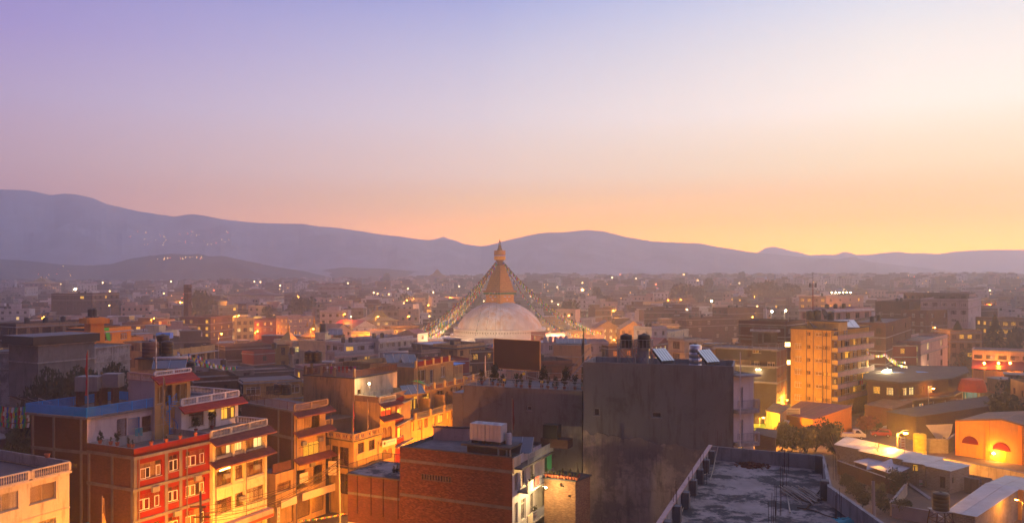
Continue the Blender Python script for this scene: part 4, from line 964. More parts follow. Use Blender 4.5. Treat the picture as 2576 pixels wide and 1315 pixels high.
# --- long orange-lit terraced building running up to the grey wall
z1_, z2_, z3_ = 10.8, 13.9, 17.0
a0 = b.foot[1]; a1 = at(C2(425, 385), z1_); (dx, dy), L = nrm(a0, a1); nx, ny = -dy, dx
def tier(label, back, ua, ub, z, dep, wall='ochre', z0=0.0):
    A = (a0[0] + dx*ua + nx*back, a0[1] + dy*ua + ny*back); B_ = (a0[0] + dx*ub + nx*back, a0[1] + dy*ub + ny*back); return foot4(A, B_, dep)
b = Bld('long ochre terraced building with red panels and balconies in rows', tier('', 0, 0, L + 12, z1_, 12), z1_ - 0.9, 'ochre', par=0.05)
f = b.facs[0]
for (xl, xr, yt, yb) in ((75, 105, 540, 610), (133, 213, 500, 580), (248, 330, 470, 545), (357, 424, 440, 508), (345, 420, 590, 640)): b.wq(0, C2, xl, xr, yt, yb, 'org')
for (xl, xr) in ((0.4, 2.6), (3.6, 6.6), (7.8, 10.8), (12, 15)):
    f.place('red_panel', bevel_box_mesh(xr - xl, 0.03, 0.75, M['red'], 'red_panel'), xl, 5.7, 0.03); b.win(0, (xl + 0.3, 2.2, xr - 0.3, 4.2), 'org')
b.cols(0, [0.1, 3.2, 7.2, 11.2, 15.6], 0, 9.6, 0.5, 'ochre', 0.25)
b.slab(9.65, 0.8, 0.22, 'ochre', (0,), 'balcony_slab'); b.slab(5.0, 0.5, 0.2, 'concl', (0,), 'balcony_slab')
for k in range(5): f.place('post', bevel_box_mesh(0.4, 0.3, 1.0, M['ochre'], 'post'), 0.1 + k*4.1, 9.85, 0.8)
railing(f, 0, f.L, 9.87, 0.9, 'steel', 0.7, 0.16); b.finish()
t2 = b2 = Bld('second tier of the terraced building with open balconies and tall windows', tier('', 2.2, 3.0, L + 14, z2_, 9), z2_ - 0.9, 'ochre', par=0.05, z0=9.9)
f = b2.facs[0]
for u in (0.6, 4.0, 8.4, 12.6, 16.0, 19.5): b2.win(0, (u, 10.6, u + 2.0, 12.5), 'whts' if u > 4 else 'org')
for u in (3.0, 7.4, 11.3, 15.4): f.place('fin_wall', bevel_box_mesh(0.18, 1.9, 2.2, M['ochre'], 'fin_wall'), u, 9.9, 1.85)
b2.slab(12.85, 0.6, 0.2, 'ochre', (0,), 'balcony_slab')
for k in range(8):
    f.place('post', bevel_box_mesh(0.35, 0.3, 1.0, M['yellow'], 'post'), 0.1 + k*3.2, 13.05, 0.6)
    if k < 7: f.place('red_panel', bevel_box_mesh(2.6, 0.06, 0.5, M['red'], 'red_panel'), 0.55 + k*3.2, 13.1, 0.45)
railing(f, 0, f.L, 13.06, 0.9, 'steel', 0.5, 0.2); b2.finish()
b3 = Bld('third tier of the terraced building with a curved parapet and solar panels', tier('', 4.4, 8.0, L + 7.0, z3_, 7), z3_ - 0.6, 'ochre', par=0.1, z0=12.9)
f = b3.facs[0]; b3.win(0, (1.0, 14.0, 3.4, 15.8), 'whts'); b3.win(0, (4.8, 13.3, 5.8, 15.6), 'whts', sill=False); b3.win(0, (8.2, 14.0, 9.6, 15.8), 'whts')
b3.slab(16.3, 0.3, 0.15, 'ochre', (0,));
for k in range(5):
    f.place('post', bevel_box_mesh(0.35, 0.3, 1.0, M['yellow'], 'post'), 0.1 + k*2.6, 16.45, 0.3)
    if k < 4: f.place('red_panel', bevel_box_mesh(2.1, 0.06, 0.75, M['red'], 'red_panel'), 0.5 + k*2.6, 16.5, 0.2)
b3.finish()
p = b3.facs[3].w(2.0, -1.5); solar(p[0] - 1.0, p[1] + 1.0, 16.4, 0.4, 'pair of big glazed solar panels on the third tier of the terraces', 3, 1.3, 2.2, 38, cyl=True)
p = f.w(3.0, -4.0); solar(p[0], p[1], 16.4, 0.4, 'second glazed solar heater on the third tier, nearer the billboard', 2, 1.2, 2.0, 38)
p = f.w(f.L + 0.3, 0.0); t = thing('roof_cabin', 'small cabin with a bright blue lid at the end of the terraces', 'cabin', (p[0], p[1], 13.0), f.ang); mb = MB(); mb.box(0, 3, 0, 2.6, 0, 2.6); obj('wall', mb.mesh('wall', M['ochre']), t); mb = MB(); mb.box(-0.3, 3.3, -0.3, 2.9, 2.6, 2.72); obj('lid', mb.mesh('lid', M['blue']), t)
for k in range(2): obj('window', pane_mesh(1.1, 1.2, M['glassc']), t, (0.25 + k*1.4, -0.02, 1.1))
# turquoise awning and panels on the red house
p = at(C2(150, 255), 14.6); t = thing('awning', 'turquoise cloth awning stretched over the red house roof', 'awning', (p[0] - 1.8, p[1], 13.2)); mb = MB(); P_ = [(0, 0, 1.6), (1.6, -0.6, 2.1), (3.4, 0.2, 0.9), (2.8, 2.0, 1.0), (0.6, 2.2, 1.5)]
mb.face([P_[0], P_[1], P_[4]]); mb.face([P_[1], P_[2], P_[3]]); mb.face([P_[1], P_[3], P_[4]]); obj('cloth', mb.mesh('cloth', M['teal']), t)
mb = MB(); [mb.tube((q[0], q[1], 0), q, 0.03, n=5) for q in P_]; obj('poles', mb.mesh('poles', M['steel']), t)
p = at(C2(20, 285), 14.8); solar(p[0] + 0.3, p[1] - 0.4, 13.6, 0.55, 'row of three dark solar panels on the slim red house', 3, 1.1, 2.0, 33)
p = atd(C2(132, 280), 117); pole_flag(p[0], p[1], 12.5, 6.6, 'thin mossy mast on the terraces beside the turquoise awning', 'leaf', 0, 0.1)

# --- big tan plaster house
zt = 16.6; pl, pr = at(B1(990, 1075), zt), at(B1(1478, 1108), zt); d_, L_ = nrm(pl, pr)
b = Bld('big windowless tan plaster house with a wooden railing round its roof', foot4(pl, pr, 10), zt, 'tan', par=0.0, facemat={1: 'cream'})
b.cols(0, [0.15, L_*0.62, L_ - 0.15], 8, zt, 0.2, 'tan', 0.02); b.slab(zt - 0.05, 0.12, 0.15, 'concd')
for fc in b.facs: railing(fc, 0, fc.L, zt + 0.1, 1.0, 'woodm', -0.1, 0.18, r=0.03)
for u in (0.1, L_*0.33, L_*0.6, L_ - 0.3): b.facs[0].place('post', bevel_box_mesh(0.3, 0.3, 1.25, M['tan'], 'post'), u, zt + 0.1, 0.0)
b.win(1, (0.7, 13.2, 1.4, 15.0), 'dk'); b.finish(); tn = b
q0 = b.facs[1].w(0.02, 0.02); (ex, ey) = b.facs[1].d
b = Bld('lower terrace house of tan plaster with a floodlit white yard on its roof', [q0, a_ if False else (oc.facs[0].w(oc.facs[0].L, 0)[0] - 0.3, oc.facs[0].w(oc.facs[0].L, 0)[1] + 0.2), (oc.facs[0].w(oc.facs[0].L, 0)[0] + ex*9 - 1, oc.facs[0].w(oc.facs[0].L, 0)[1] + ey*9), (q0[0] + ex*9, q0[1] + ey*9)], 14.4, 'tan', par=0.9, cap='cream'); b.finish()
pL = atd(B1(1618, 1155), 112); t = thing('wall_lamp', 'bright lamp on the white yard of the tan terrace house', 'light', pL); mb = MB(); mb.lathe([(0.001, -0.12), (0.12, -0.06), (0.13, 0.06), (0.001, 0.12)], 10); obj('bulb', mb.mesh('bulb', M['lampw']), t); mb = MB(); mb.tube((0, 0, 0.1), (0, 0, -1.6), 0.03); obj('post', mb.mesh('post', M['steel']), t); plight(0, -0.3, 0, 420, WARM, 0.15, t)
for k, (x, r) in enumerate(((1045, 0.6), (1120, 0.6))):
    p = atd(B1(x, 945), 116); tank(p[0], p[1], p[2] - 0.2, '%s of the two rusty black tanks above the tan house' % ('left', 'right')[k], 0.68, 1.7, 'black')
t = thing('tank_stand', 'concrete slab on posts holding the two rusty black tanks', 'tank stand', (pl[0] + 0.4, pl[1] + 1.2, zt)); mb = MB(); mb.box(0, 3.4, 0, 2.2, 1.55, 1.75); obj('slab', mb.mesh('slab', M['concl']), t)
for x in (0.2, 2.9): mb = MB(); mb.box(x, x + 0.35, 0.2, 0.5, 0, 1.55); obj('leg', mb.mesh('leg', M['ochre']), t)
p = atd(B1(1290, 990), 117); t = thing('clothesline', 'washing line of red and white clothes above the tan house', 'washing line', p); mb = MB(); mb.tube((-2, 0, 0), (3.6, 0, 0), 0.015, n=4); obj('line', mb.mesh('line', M['tankg']), t)
for k in range(9): mb = MB(); w = rnd.uniform(0.2, 0.45); mb.box(-w/2, w/2, -0.02, 0.02, -rnd.uniform(0.5, 1.1), 0); obj('cloth', mb.mesh('cloth', M[rnd.choice(['fr', 'fw', 'fp', 'maroon', 'fw'])]), t, (-1.6 + k*0.55, 0, 0))

for B_, us_ in ((red, (0.45, 5.9)), (cream, (0.5, 4.9)), (burger, (0.2, 6.4)), (oc, (0.3, 5.2))):
    for u in us_: mb = MB(); mb.tube((0, 0, 0), (0, 0, B_.z1 - 1.0), 0.055, n=6); B_.facs[0].place('drain_pipe', mb.mesh('drain_pipe', M['conc']), u, 0, 0.16)
    for k in range(3):
        mb = MB(); mb.box(0, .75, 0, .3, 0, .5); mb.tube((.37, -.01, .25), (.37, -.03, .25), .2, n=12); B_.facs[0].place('air_conditioner', mb.mesh('air_conditioner', M['tankd']), B_.facs[0].L*(.2 + .27*k), B_.z1 - 4.4 - 2.9*(k % 2), .34)
# street furniture on the left street
flag_string(atd(B2(880, 1285), 92), atd(B2(1290, 1222), 96), 'bunting of small coloured triangles across the street before the shutters', 0.12, 34, 0.2, True, cols=('fg', 'fy', 'fw', 'fr', 'fb'))
p = atd(B2(1243, 1000), 97); t = thing('utility_pole', 'leaning wooden pole standing in the street before the ochre corner house', 'utility pole', (p[0], p[1], 0)); mb = MB(); mb.tube((0.1, 0, 0), (-0.1, 0, 9.6), 0.13, 0.09, 8); obj('pole', mb.mesh('pole', M['concl']), t); mb = MB(); mb.box(-0.7, 0.5, -0.05, 0.05, 8.9, 9.0); obj('crossarm', mb.mesh('crossarm', M['wood']), t)
p = atd(A2(1785, 1200), 72); t = thing('utility_pole', 'dark pole with crossarms in front of the red apartment block', 'utility pole', (p[0], p[1], 0)); mb = MB(); mb.tube((0, 0, 0), (0, 0, 11.6), 0.13, 0.09, 8); obj('pole', mb.mesh('pole', M['concd']), t); mb = MB(); mb.box(-0.9, 0.5, -0.05, 0.05, 10.2, 10.32); mb.box(-0.6, 0.9, -0.05, 0.05, 9.3, 9.42); obj('crossarm', mb.mesh('crossarm', M['wood']), t)
w0 = Vector((p[0], p[1], 10.2)); w1 = Vector((atd(B2(1243, 1000), 97)[0], 97, 9.0)); t = thing('power_cables', 'bundle of thin power cables slung along the left street', 'power cables', tuple(w0))
for k in range(9):
    mb = MB(); o0, o1 = Vector((rnd.uniform(-.7, .5), 0, rnd.uniform(-1.3, 0.1))), Vector((rnd.uniform(-.5, .5), 0, rnd.uniform(-1.5, 0)))
    pts = [(o0.lerp(w1 - w0 + o1, s/14)) - Vector((0, 0, (1.2 + 0.25*k)*4*(s/14)*(1-s/14)*0.5)) for s in range(15)]; mb.path(pts, 0.028, 3); obj('cable', mb.mesh('cable', M['ink']), t)
street_lamp(-28.5, 71, 6.0, 'sodium street lamp at the near end of the left street', 13000, rz=2.6)
street_lamp(-23.2, 79.5, 6.0, 'second sodium street lamp along the left street', 13000, rz=2.8)
street_lamp(-14.6, 93, 5.5, 'third sodium street lamp, behind the brick house', 12000, rz=2.8)
street_lamp(-10.6, 104.5, 5.5, 'fourth sodium street lamp along the left street', 12000, rz=2.8)
street_lamp(-6.8, 116, 5.5, 'fifth sodium street lamp, by the long terraced building', 13000, rz=2.8)
street_lamp(-33.5, 64, 5.0, 'sodium street lamp below the cream apartment house', 4000, rz=2.8)  # extra lamp outside the view, added to light the cream front
street_lamp(-5.0, 121.5, 5.0, 'farthest sodium street lamp of the left street', 12000, rz=2.8)
# ================================================================== centre
# --- big blank grey building (two heights) with a roof garden
GM, GR = at((1467, 910), 21.3), at((1845, 921), 21.3)
GL0, GL1 = at(C2(485, 265), 18.1), at(C2(1385, 310), 18.1)
b = Bld('tall blank grey plaster building whose roof carries tanks and solar panels', foot4(GM, GR, 6.6), 21.3, 'plgrey', par=0.95, cap='concl'); f = b.facs[0]; grey = b
for (xl, xr, yt, yb) in ((1476, 1518, 442, 498), (1476, 1518, 655, 725), (1480, 1518, 915, 972)): b.wq(0, C2, xl, xr, yt, yb, 'sm', dep=0.12)
b.wq(0, D2, 462, 544, 332, 378, 'sm', dep=0.12)
b.finish()
R9 = random.Random(2); us_ = [f.L*k/40 for k in range(41)]; zt_ = [13.9 - 0.35*k/40*4 + 0.25*R9.uniform(-1, 1) for k in range(41)]; mb = MB()
for k in range(40): mb.face([(us_[k], 0, 0), (us_[k+1], 0, 0), (us_[k+1], 0, zt_[k+1]), (us_[k], 0, zt_[k])]); mb.face([(us_[k], 0, zt_[k]), (us_[k+1], 0, zt_[k+1]), (us_[k+1], .1, zt_[k+1]), (us_[k], .1, zt_[k])])
f.place('old_render', mb.mesh('old_render', mat('stained_old_render', (0.33, 0.27, 0.22), 0.92, 0.35, 0.3, stain=0.8, col2=(0.16, 0.13, 0.12), bump=0.3)), 0, 0.01, 0.09)
b = Bld('lower wing of the blank grey building with a planted roof terrace', foot4(GL0, GL1, 7.5), 18.1, 'plgrey', par=0.12, cap='concl')
b.wq(0, C2, 966, 1002, 426, 458, 'sm', dep=0.12); gl = b
for fc, st in ((b.facs[0], 0.5), (b.facs[3], 0.5), (b.facs[2], 0.5)): railing(fc, 0, fc.L, 18.1, 0.95, 'steel', -0.15, st, mid=2, bars=False)
q_ = b.facs[3].w(b.facs[3].L, 0.0); b.finish()
e_ = b.facs[0].d; p0 = (GL0[0] - e_[0]*1.4, GL0[1] - e_[1]*1.4 + 0.05)
stp = Bld('narrow stepped end of the blank grey wing beside the orange terraces', foot4(p0, (GL0[0] - e_[0]*0.02, GL0[1] - e_[1]*0.02 + 0.02), 5), 17.2, 'plgrey', par=0.0, roof='concl').finish()
f = b.facs[0]
pl_ = [(560, 2.0, 'leafy'), (650, 2.4, 'leaf'), (705, 1.3, 'leafy'), (762, 1.6, 'leaf'), (850, 1.5, 'leaf'), (905, 1.4, 'leafy'), (968, 1.0, 'leaf'), (1042, 2.4, 'leaf'), (1100, 1.2, 'leafy'), (1168, 1.6, 'leaf'), (1222, 2.4, 'leaf'), (1300, 1.5, 'leaf'), (1355, 1.2, 'leafy')]
wd = ['first', 'second', 'third', 'fourth', 'fifth', 'sixth', 'seventh', 'eighth', 'ninth', 'tenth', 'eleventh', 'twelfth', 'last']
for k, (x, h, m_) in enumerate(pl_):
    u = f.uz(C2(x, 260))[0]; p = f.w(u, -rnd.uniform(0.6, 2.4)); pot_plant(p[0], p[1], 18.0, '%s potted shrub along the grey roof garden railing, %s' % (wd[k], 'tall' if h > 1.9 else 'low'), h, m_, seed=k % 3)
for k, (x, y) in enumerate(((935, 185), (788, 230), (1073, 245), (497, 215))):
    u = f.uz(C2(x, 265))[0]; p = f.w(u, -0.3); t = thing('globe_lamp', '%s white globe lamp on the railing of the grey roof garden' % ('tallest', 'second', 'third', 'leftmost')[k], 'lamp', (p[0], p[1], 18.1))
    h = f.uz(C2(x, y), -0.3)[1] - 18.1; mb = MB(); mb.tube((0, 0, 0), (0, 0, h), 0.03); obj('pole', mb.mesh('pole', M['steel']), t); mb = MB(); mb.lathe([(0.001, -0.18), (0.13, -0.12), (0.18, 0), (0.13, 0.12), (0.001, 0.18)], 10); obj('globe', mb.mesh('globe', M['fy'], True), t, (0, 0, h + 0.1))
p = f.w(f.L - 3.2, -3.4); t = thing('metal_stair', 'open metal stair rising at the end of the roof garden', 'staircase', (p[0], p[1], 18.0)); mb = MB()
for s_ in (0, 0.8): mb.tube((0, s_, 0), (3.0, s_, 3.4), 0.05, n=4); mb.tube((0, s_, 0.9), (3.0, s_, 4.3), 0.03, n=4)
for k in range(12): mb.box(0.25*k, 0.25*k + 0.25, 0, 0.8, 0.283*k, 0.283*k + 0.03)
obj('steps', mb.mesh('steps', M['steel']), t)
# white balconied return on the right end of the grey building
a0 = GR; dn = grey.facs[0].d; a1 = atd((1896, 930), 84.6)[:2]; a0 = (GR[0] + dn[0]*0.02, GR[1] + dn[1]*0.02 + 0.4)
b = Bld('narrow white stack of balconies on the right end of the grey building', foot4(a0, a1, 6), 20.4, 'white', par=0.0, roof='roofw'); f = b.facs[0]
for zf in (16.9, 13.6, 10.3):
    mb = MB(); mb.box(0, f.L, 0, 1.0, -0.35, 0); f.place('balcony', mb.mesh('balcony', M['concl']), 0, zf, 1.0)
    b.win(0, (0.55, zf + 0.05, 1.25, zf + 2.2), 'whts', sill=False); railing(f, 0, f.L, zf, 1.0, 'tinb', 0.95, 0.16)
    fe = Fac(f.w(f.L, 1.0), f.w(f.L, 0.0), b.root); railing(fe, 0, fe.L, zf, 1.0, 'tinb', 0, 0.16)
mb = MB(); mb.box(-0.1, f.L + 0.1, 0, 1.2, 0, 0.2); f.place('roof_slab', mb.mesh('roof_slab', M['concl']), 0, 20.25, 1.15)
b.wq(0, D2, 1232, 1278, 630, 652, 'smlit', sill=False); b.finish()
p = f.w(0.05, 1.25); t = thing('drain_pipe', 'white pipe and mast on the corner of the grey building', 'pipe', (p[0], p[1], 8)); mb = MB(); mb.tube((0, 0, 0), (0, 0, 14.8), 0.05, n=6); obj('pipe', mb.mesh('pipe', M['white']), t)
# tanks on steel towers
for k, (x0, x1) in enumerate(((1150, 1330), (1412, 1600))):
    fr = Z(2150, 1200, 3.653); c = grey.facs[0].uz(fr((x0 + x1)/2, 900))[0]; p = grey.facs[0].w(c, -2.6); d = p[1]; s_ = d / 2075.5
    zt_ = atd(fr(x0, 695), d)[2]; ztop = atd(fr(x0, 495), d)[2]; r_ = (x1 - x0)/3.653/1.59 * s_ / 2
    t = thing('tank_tower', '%s steel tower carrying a big black tank on the grey roof' % ('left', 'right')[k], 'tank tower', (p[0], p[1], 20.35), grey.facs[0].ang)
    mb = MB(); w = r_ + 0.15; H_ = zt_ - 20.35
    for (sx, sy) in ((-1,-1), (1,-1), (1,1), (-1,1)): mb.tube((sx*w, sy*w, 0), (sx*w, sy*w, H_ + 0.95), 0.05, n=4)
    for (A_, B_) in (((-1,-1),(1,-1)), ((1,-1),(1,1)), ((1,1),(-1,1)), ((-1,1),(-1,-1))):
        mb.tube((A_[0]*w, A_[1]*w, 0.1), (B_[0]*w, B_[1]*w, H_), 0.035, n=4); mb.tube((B_[0]*w, B_[1]*w, 0.1), (A_[0]*w, A_[1]*w, H_), 0.035, n=4)
        for z in (H_ + 0.9, H_ + 0.02): mb.tube((A_[0]*w, A_[1]*w, z), (B_[0]*w, B_[1]*w, z), 0.035, n=4)
        for j in range(1, 4): q0, q1 = A_[0]*w + (B_[0]-A_[0])*w*j/4, A_[1]*w + (B_[1]-A_[1])*w*j/4; mb.tube((q0, q1, H_), (q0, q1, H_ + 0.9), 0.02, n=4)
    mb.box(-w, w, -w, w, H_ - 0.06, H_); obj('frame', mb.mesh('frame', M['steel']), t)
    tank(p[0], p[1], zt_ + 0.01, '%s big black water tank caged on the grey roof tower' % ('left', 'right')[k], r_, ztop - zt_, group='tanks on the grey roof')
p = grey.facs[0].w(grey.facs[0].L*0.385, -3.0); tank(p[0], p[1], 20.4, 'grey cylinder tank between the tank towers and the first solar panel', 0.62, 2.9, 'tankg', 'tanks on the grey roof')
p = grey.facs[0].w(grey.facs[0].L*0.735, -4.6); tank(p[0], p[1], 20.4, 'pale steel drum tank behind the two white solar panels', 0.68, 2.7, 'stainless', 'tanks on the grey roof')
for k, (uu, lb) in enumerate(((0.50, 'left white striped solar panel on the grey roof'), (0.80, 'right white striped solar panel on the grey roof'))):
    p = grey.facs[0].w(grey.facs[0].L*uu, -1.0); t = thing('solar_heater', lb, 'solar panel', (p[0], p[1], 20.9), grey.facs[0].ang - 0.75, 'rooftop solar panels')
    R_ = Matrix.Rotation(math.radians(38), 4, 'Y'); mb = MB()
    for j in range(5):
        m2 = MB(); m2.box(-1.9, 0, 0.06 + j*0.36, 0.34 + j*0.36, 0, 0.05, 0, R_); obj('tube', m2.mesh('tube', M['stainless']), t, (0.6, 0, 0.65))
    mb.box(-1.95, 0.05, 0, 1.86, -0.06, -0.01, 0, R_); obj('frame', mb.mesh('frame', M['steeld']), t, (0.6, 0, 0.45)); 
    for (x, y, h) in ((-0.9, 0.1, 1.55), (-0.9, 1.7, 1.55), (0.6, 0.1, 0.6), (0.6, 1.7, 0.6)): mb = MB(); mb.tube((0, 0, -.54), (0, 0, h), 0.03); obj('leg', mb.mesh('leg', M['steel']), t, (x, y, 0))

# --- billboard
TLb, TRb = atd(C1(820, 992), 131), atd(C1(1230, 1006), 126); t = thing('billboard', 'big dark framed billboard seen in front of the white dome', 'billboard', (TLb[0], TLb[1], 0)); 
hB = TLb[2] - atd(C1(820, 1253), 131)[2]; W_ = math.hypot(TRb[0]-TLb[0], TRb[1]-TLb[1]); an = math.atan2(TRb[1]-TLb[1], TRb[0]-TLb[0]); zb = TLb[2] - hB
mb = MB(); mb.box(0.1, W_ - 0.1, 0, 0.12, zb + 0.08, zb + hB - 0.08); obj('panel', mb.mesh('panel', mat('brown_billboard', (0.022, 0.008, 0.009), 0.8, 0.15, 0.3)), t, rz=an)
mb = MB(); mb.box(0, W_, -0.03, 0.16, zb, zb + 0.08); mb.box(0, W_, -0.03, 0.16, zb + hB - 0.08, zb + hB); mb.box(0, 0.1, -0.028, 0.158, zb + 0.08, zb + hB - 0.08); mb.box(W_ - 0.1, W_, -0.028, 0.158, zb + 0.08, zb + hB - 0.08); obj('frame', mb.mesh('frame', M['ochre']), t, rz=an)
for k in range(4): x = 0.6 + k*(W_-1.2)/3; mb = MB(); mb.tube((x, 0.4, 11), (x, 0.4, zb + hB - 0.3), 0.07, n=5); mb.tube((x, 1.8, 11), (x, 0.4, zb + hB*0.7), 0.05, n=4); obj('strut', mb.mesh('strut', M['steel']), t, rz=an)
hb = Bld('low brick house under the dark billboard', foot4((TLb[0] - 2, 124), (TRb[0] + 3, 122), 10), 13.4, 'brickd', par=0.8); hb.finish()
p = atd(C2(650, 110), 118); t = thing('mast', 'white pole standing left of the dark billboard', 'pole', (p[0], p[1], 13)); mb = MB(); mb.tube((0, 0, 0), (0, 0, atd(C2(650, 40), 118)[2] - 13), 0.07); obj('pole', mb.mesh('pole', M['white']), t)

# --- red brick house with real bricks
zt = 13.0; BLc, BRc = at(C2(0, 735), zt), at(C2(855, 820), zt); BRb = at(C2(1100, 700), zt)
e_, eL = nrm(BRc, BRb); BLb = (BLc[0] + e_[0]*eL, BLc[1] + e_[1]*eL)
b = Bld('red brick house with concrete bands and white cistern boxes on its roof', [BLc, BRc, BRb, BLb], zt, 'mortar', par=0.35, facemat={1: 'white', 2: 'brick', 3: 'brick', 'par': 'concd'}, cap='concd'); f = b.facs[0]; bh = b
zb1, zb2 = f.uz(C2(840, 925))[1], f.uz(C2(830, 1200))[1]
for z in (zb1, zb2, zb2 - 3.4): f.place('beam', bevel_box_mesh(f.L, 0.06, 0.26, M['conc'], 'beam'), 0, z - 0.13, 0.03)
f.place('coping', bevel_box_mesh(f.L + 0.2, 0.28, 0.1, M['concd'], 'coping'), -0.1, zt + 0.002, 0.08)
vu0, vz1 = f.uz(C2(168, 935)); vu1, vz0 = f.uz(C2(395, 1008)); vents = []
for r_ in range(2):
    for k in range(11): u = vu0 + (vu1 - vu0)*k/11; z = vz0 + 0.02 + r_*(vz1 - vz0)*0.45; vents.append((u, z, u + 0.13, z + 0.26)); b.holes[0].append((u, z, u + 0.13, z + 0.26, 0.25))
bw, bh_, jt = 0.235, 0.075, 0.012; pieces = []
z = 4.2; row = 0
while z + bh_ < zt - 0.02:
    if not any(abs(z + bh_/2 - zz) < 0.175 for zz in (zb1, zb2, zb2 - 3.4)):
        x = -(bw/2 if row % 2 else 0)
        while x < f.L:
            x0, x1 = max(0.0, x), min(f.L, x + bw)
            if x1 - x0 > 0.05 and not any(v[0] - 0.02 < x1 and v[2] + 0.02 > x0 and v[1] - 0.02 < z + bh_ and v[3] + 0.02 > z for v in vents): pieces.append((x0, x1, z))
            x += bw + jt
    z += bh_ + jt; row += 1
pieces.sort(key=lambda q: (f.w(q[0])[1] + abs(13 - q[2]) * 0.02))
single = [q for q in pieces if abs(q[1] - q[0] - bw) < 1e-6][:300]; ss = set(single)
def brick_me(k):
    def f_():
        R3 = random.Random(k); mb = MB(); mb.box(0, bw, 0, 0.03, 0, bh_, skip='k'); return mb.mesh('brick', M['brickp'])
    return cached(('brick', k), f_)
wall_parent = b.root
for q in single: f.place('brick', brick_me(0), q[0], q[2], 0.012 + rnd.uniform(0, 0.006))
M['brickp2'] = mat('brick_piece_rows', (0.17, 0.054, 0.030), 0.92, 0.45, 2.2, stain=0.4, bump=0.2)
mats_ = [M['brickp2'], mat('brick_dark_rows', (0.105, 0.034, 0.022), 0.92, 0.35, 2.0), mat('brick_light_rows', (0.22, 0.08, 0.045), 0.92, 0.3, 2.0)]
mb = MB()
for q in pieces:
    if q in ss: continue
    o_ = rnd.uniform(-0.016, -0.010); mb.box(q[0], q[1], o_, 0.01, q[2], q[2] + bh_, rnd.choice([0, 0, 0, 1, 2]), skip='k')
f.place('bricks', mb.mesh('bricks', mats_), 0, 0, 0, kind='stuff')
# white side with balconies
f = b.facs[1]
for zf in (9.55, 6.3):
    b.win(1, (0.55, zf + 0.1, 1.35, zf + 2.2), 'cur', sill=False); b.win(1, (2.1, zf + 0.1, 3.3, zf + 2.2), 'wht', sill=False); b.win(1, (4.4, zf + 0.1, 5.6, zf + 2.2), 'whts', sill=False)
    mb = MB(); mb.box(1.2, f.L, 0, 1.1, -0.16, 0); f.place('balcony', mb.mesh('balcony', M['concl']), 0, zf, 1.1)
    railing(f, 2.6, f.L, zf, 0.95, 'tinb', 1.05, 0.13); mb = MB(); mb.box(1.2, 2.5, 0, 0.1, 0, 0.95); f.place('balcony_wall', mb.mesh('balcony_wall', M['cream']), 0, zf, 1.1)
mb = MB(); mb.box(-0.1, 1.6, 0, 0.12, 0, 1.5); f.place('corner_wall', mb.mesh('corner_wall', M['cream']), 0, 11.5, 0.2)
mb = MB(); mb.box(0, f.L, 0, 1.1, -0.16, 0); f.place('roof_slab', mb.mesh('roof_slab', M['concd']), 0, 12.1, 1.0); railing(f, 1.6, f.L, 12.1, 1.05, 'tinb', 0.95, 0.13)
b.finish()
for k, (u, lb) in enumerate(((3.4, 'pair of potted plants on the brick house balcony, upper one'), (4.2, 'leafy pot on the lower balcony of the brick house'))): p = f.w(u, 0.6); pot_plant(p[0], p[1], 9.56 if not k else 6.31, lb, 1.2)
p = f.w(2.9, 1.15); t = thing('rug', 'brown carpets hung over the brick house balcony rail', 'rug', (p[0], p[1], 9.9), f.ang)
for k in range(2): mb = MB(); mb.box(0, 0.5, -0.02, 0.02, -0.15, 0.72); obj('cloth', mb.mesh('cloth', M['maroon']), t, (k*0.56, 0, 0))
f = bh.facs[0]; nin = (-f.n[0], -f.n[1])
def on_bh(u, back): return f.w(u, -back)
p = on_bh(7.2, 1.0); t = thing('stair_room', 'brick stair room with an overhanging slab under the white cisterns', 'rooftop room', (p[0], p[1], 12.66), f.ang)
mb = MB(); mb.box(0, 3.4, 0, 2.6, 0, 0.95); obj('wall', mb.mesh('wall', M['brick']), t); mb = MB(); mb.box(-0.5, 4.9, -0.4, 3.0, 0.95, 1.15); obj('slab', mb.mesh('slab', M['concd']), t)
for k, x in enumerate((3.5, 4.4, 4.75)): mb = MB(); mb.box(x, x + 0.14, -0.3, -0.16, 0, 0.95); obj('post', mb.mesh('post', M['concl']), t)
for k in range(2):
    x = 0.15 + k*1.75; p2_ = Matrix.Rotation(f.ang, 3, 'Z') @ Vector((x, 0.3, 0)); c = thing('cistern', '%s of the two boxy white cisterns on the brick house' % ('left', 'right')[k], 'water tank', (p[0] + p2_.x, p[1] + p2_.y, 13.81), f.ang)
    mb = MB(); mb.box(0, 1.66, 0, 1.5, 0.3, 1.95); 
    for j in range(1, 4): mb.box(1.66*j/4 - 0.02, 1.66*j/4 + 0.02, -0.025, 0.0, 0.35, 1.9)
    obj('tank_body', mb.mesh('tank_body', M['tankg']), c); mb = MB(); mb.lathe([(0.28, 0), (0.28, 0.08), (0.001, 0.1)], 14); obj('lid', mb.mesh('lid', M['tankg']), c, (0.8, 0.75, 1.95))
    for x_ in (0.15, 1.3): mb = MB(); mb.box(x_, x_ + 0.25, 0.1, 1.4, 0, 0.3); obj('leg', mb.mesh('leg', M['brickd']), c)
pp = Matrix.Rotation(f.ang, 3, 'Z') @ Vector((4.0, 1.2, 0)); tank(p[0] + pp.x, p[1] + pp.y, 13.81, 'small white cylinder tank right of the boxy cisterns', 0.3, 1.2, 'tankg')
p = on_bh(11.2, 2.4); solar(p[0], p[1], 12.66, f.ang + 0.25, 'two leaning solar panels on the brick house roof', 2, 1.1, 2.0, 42)
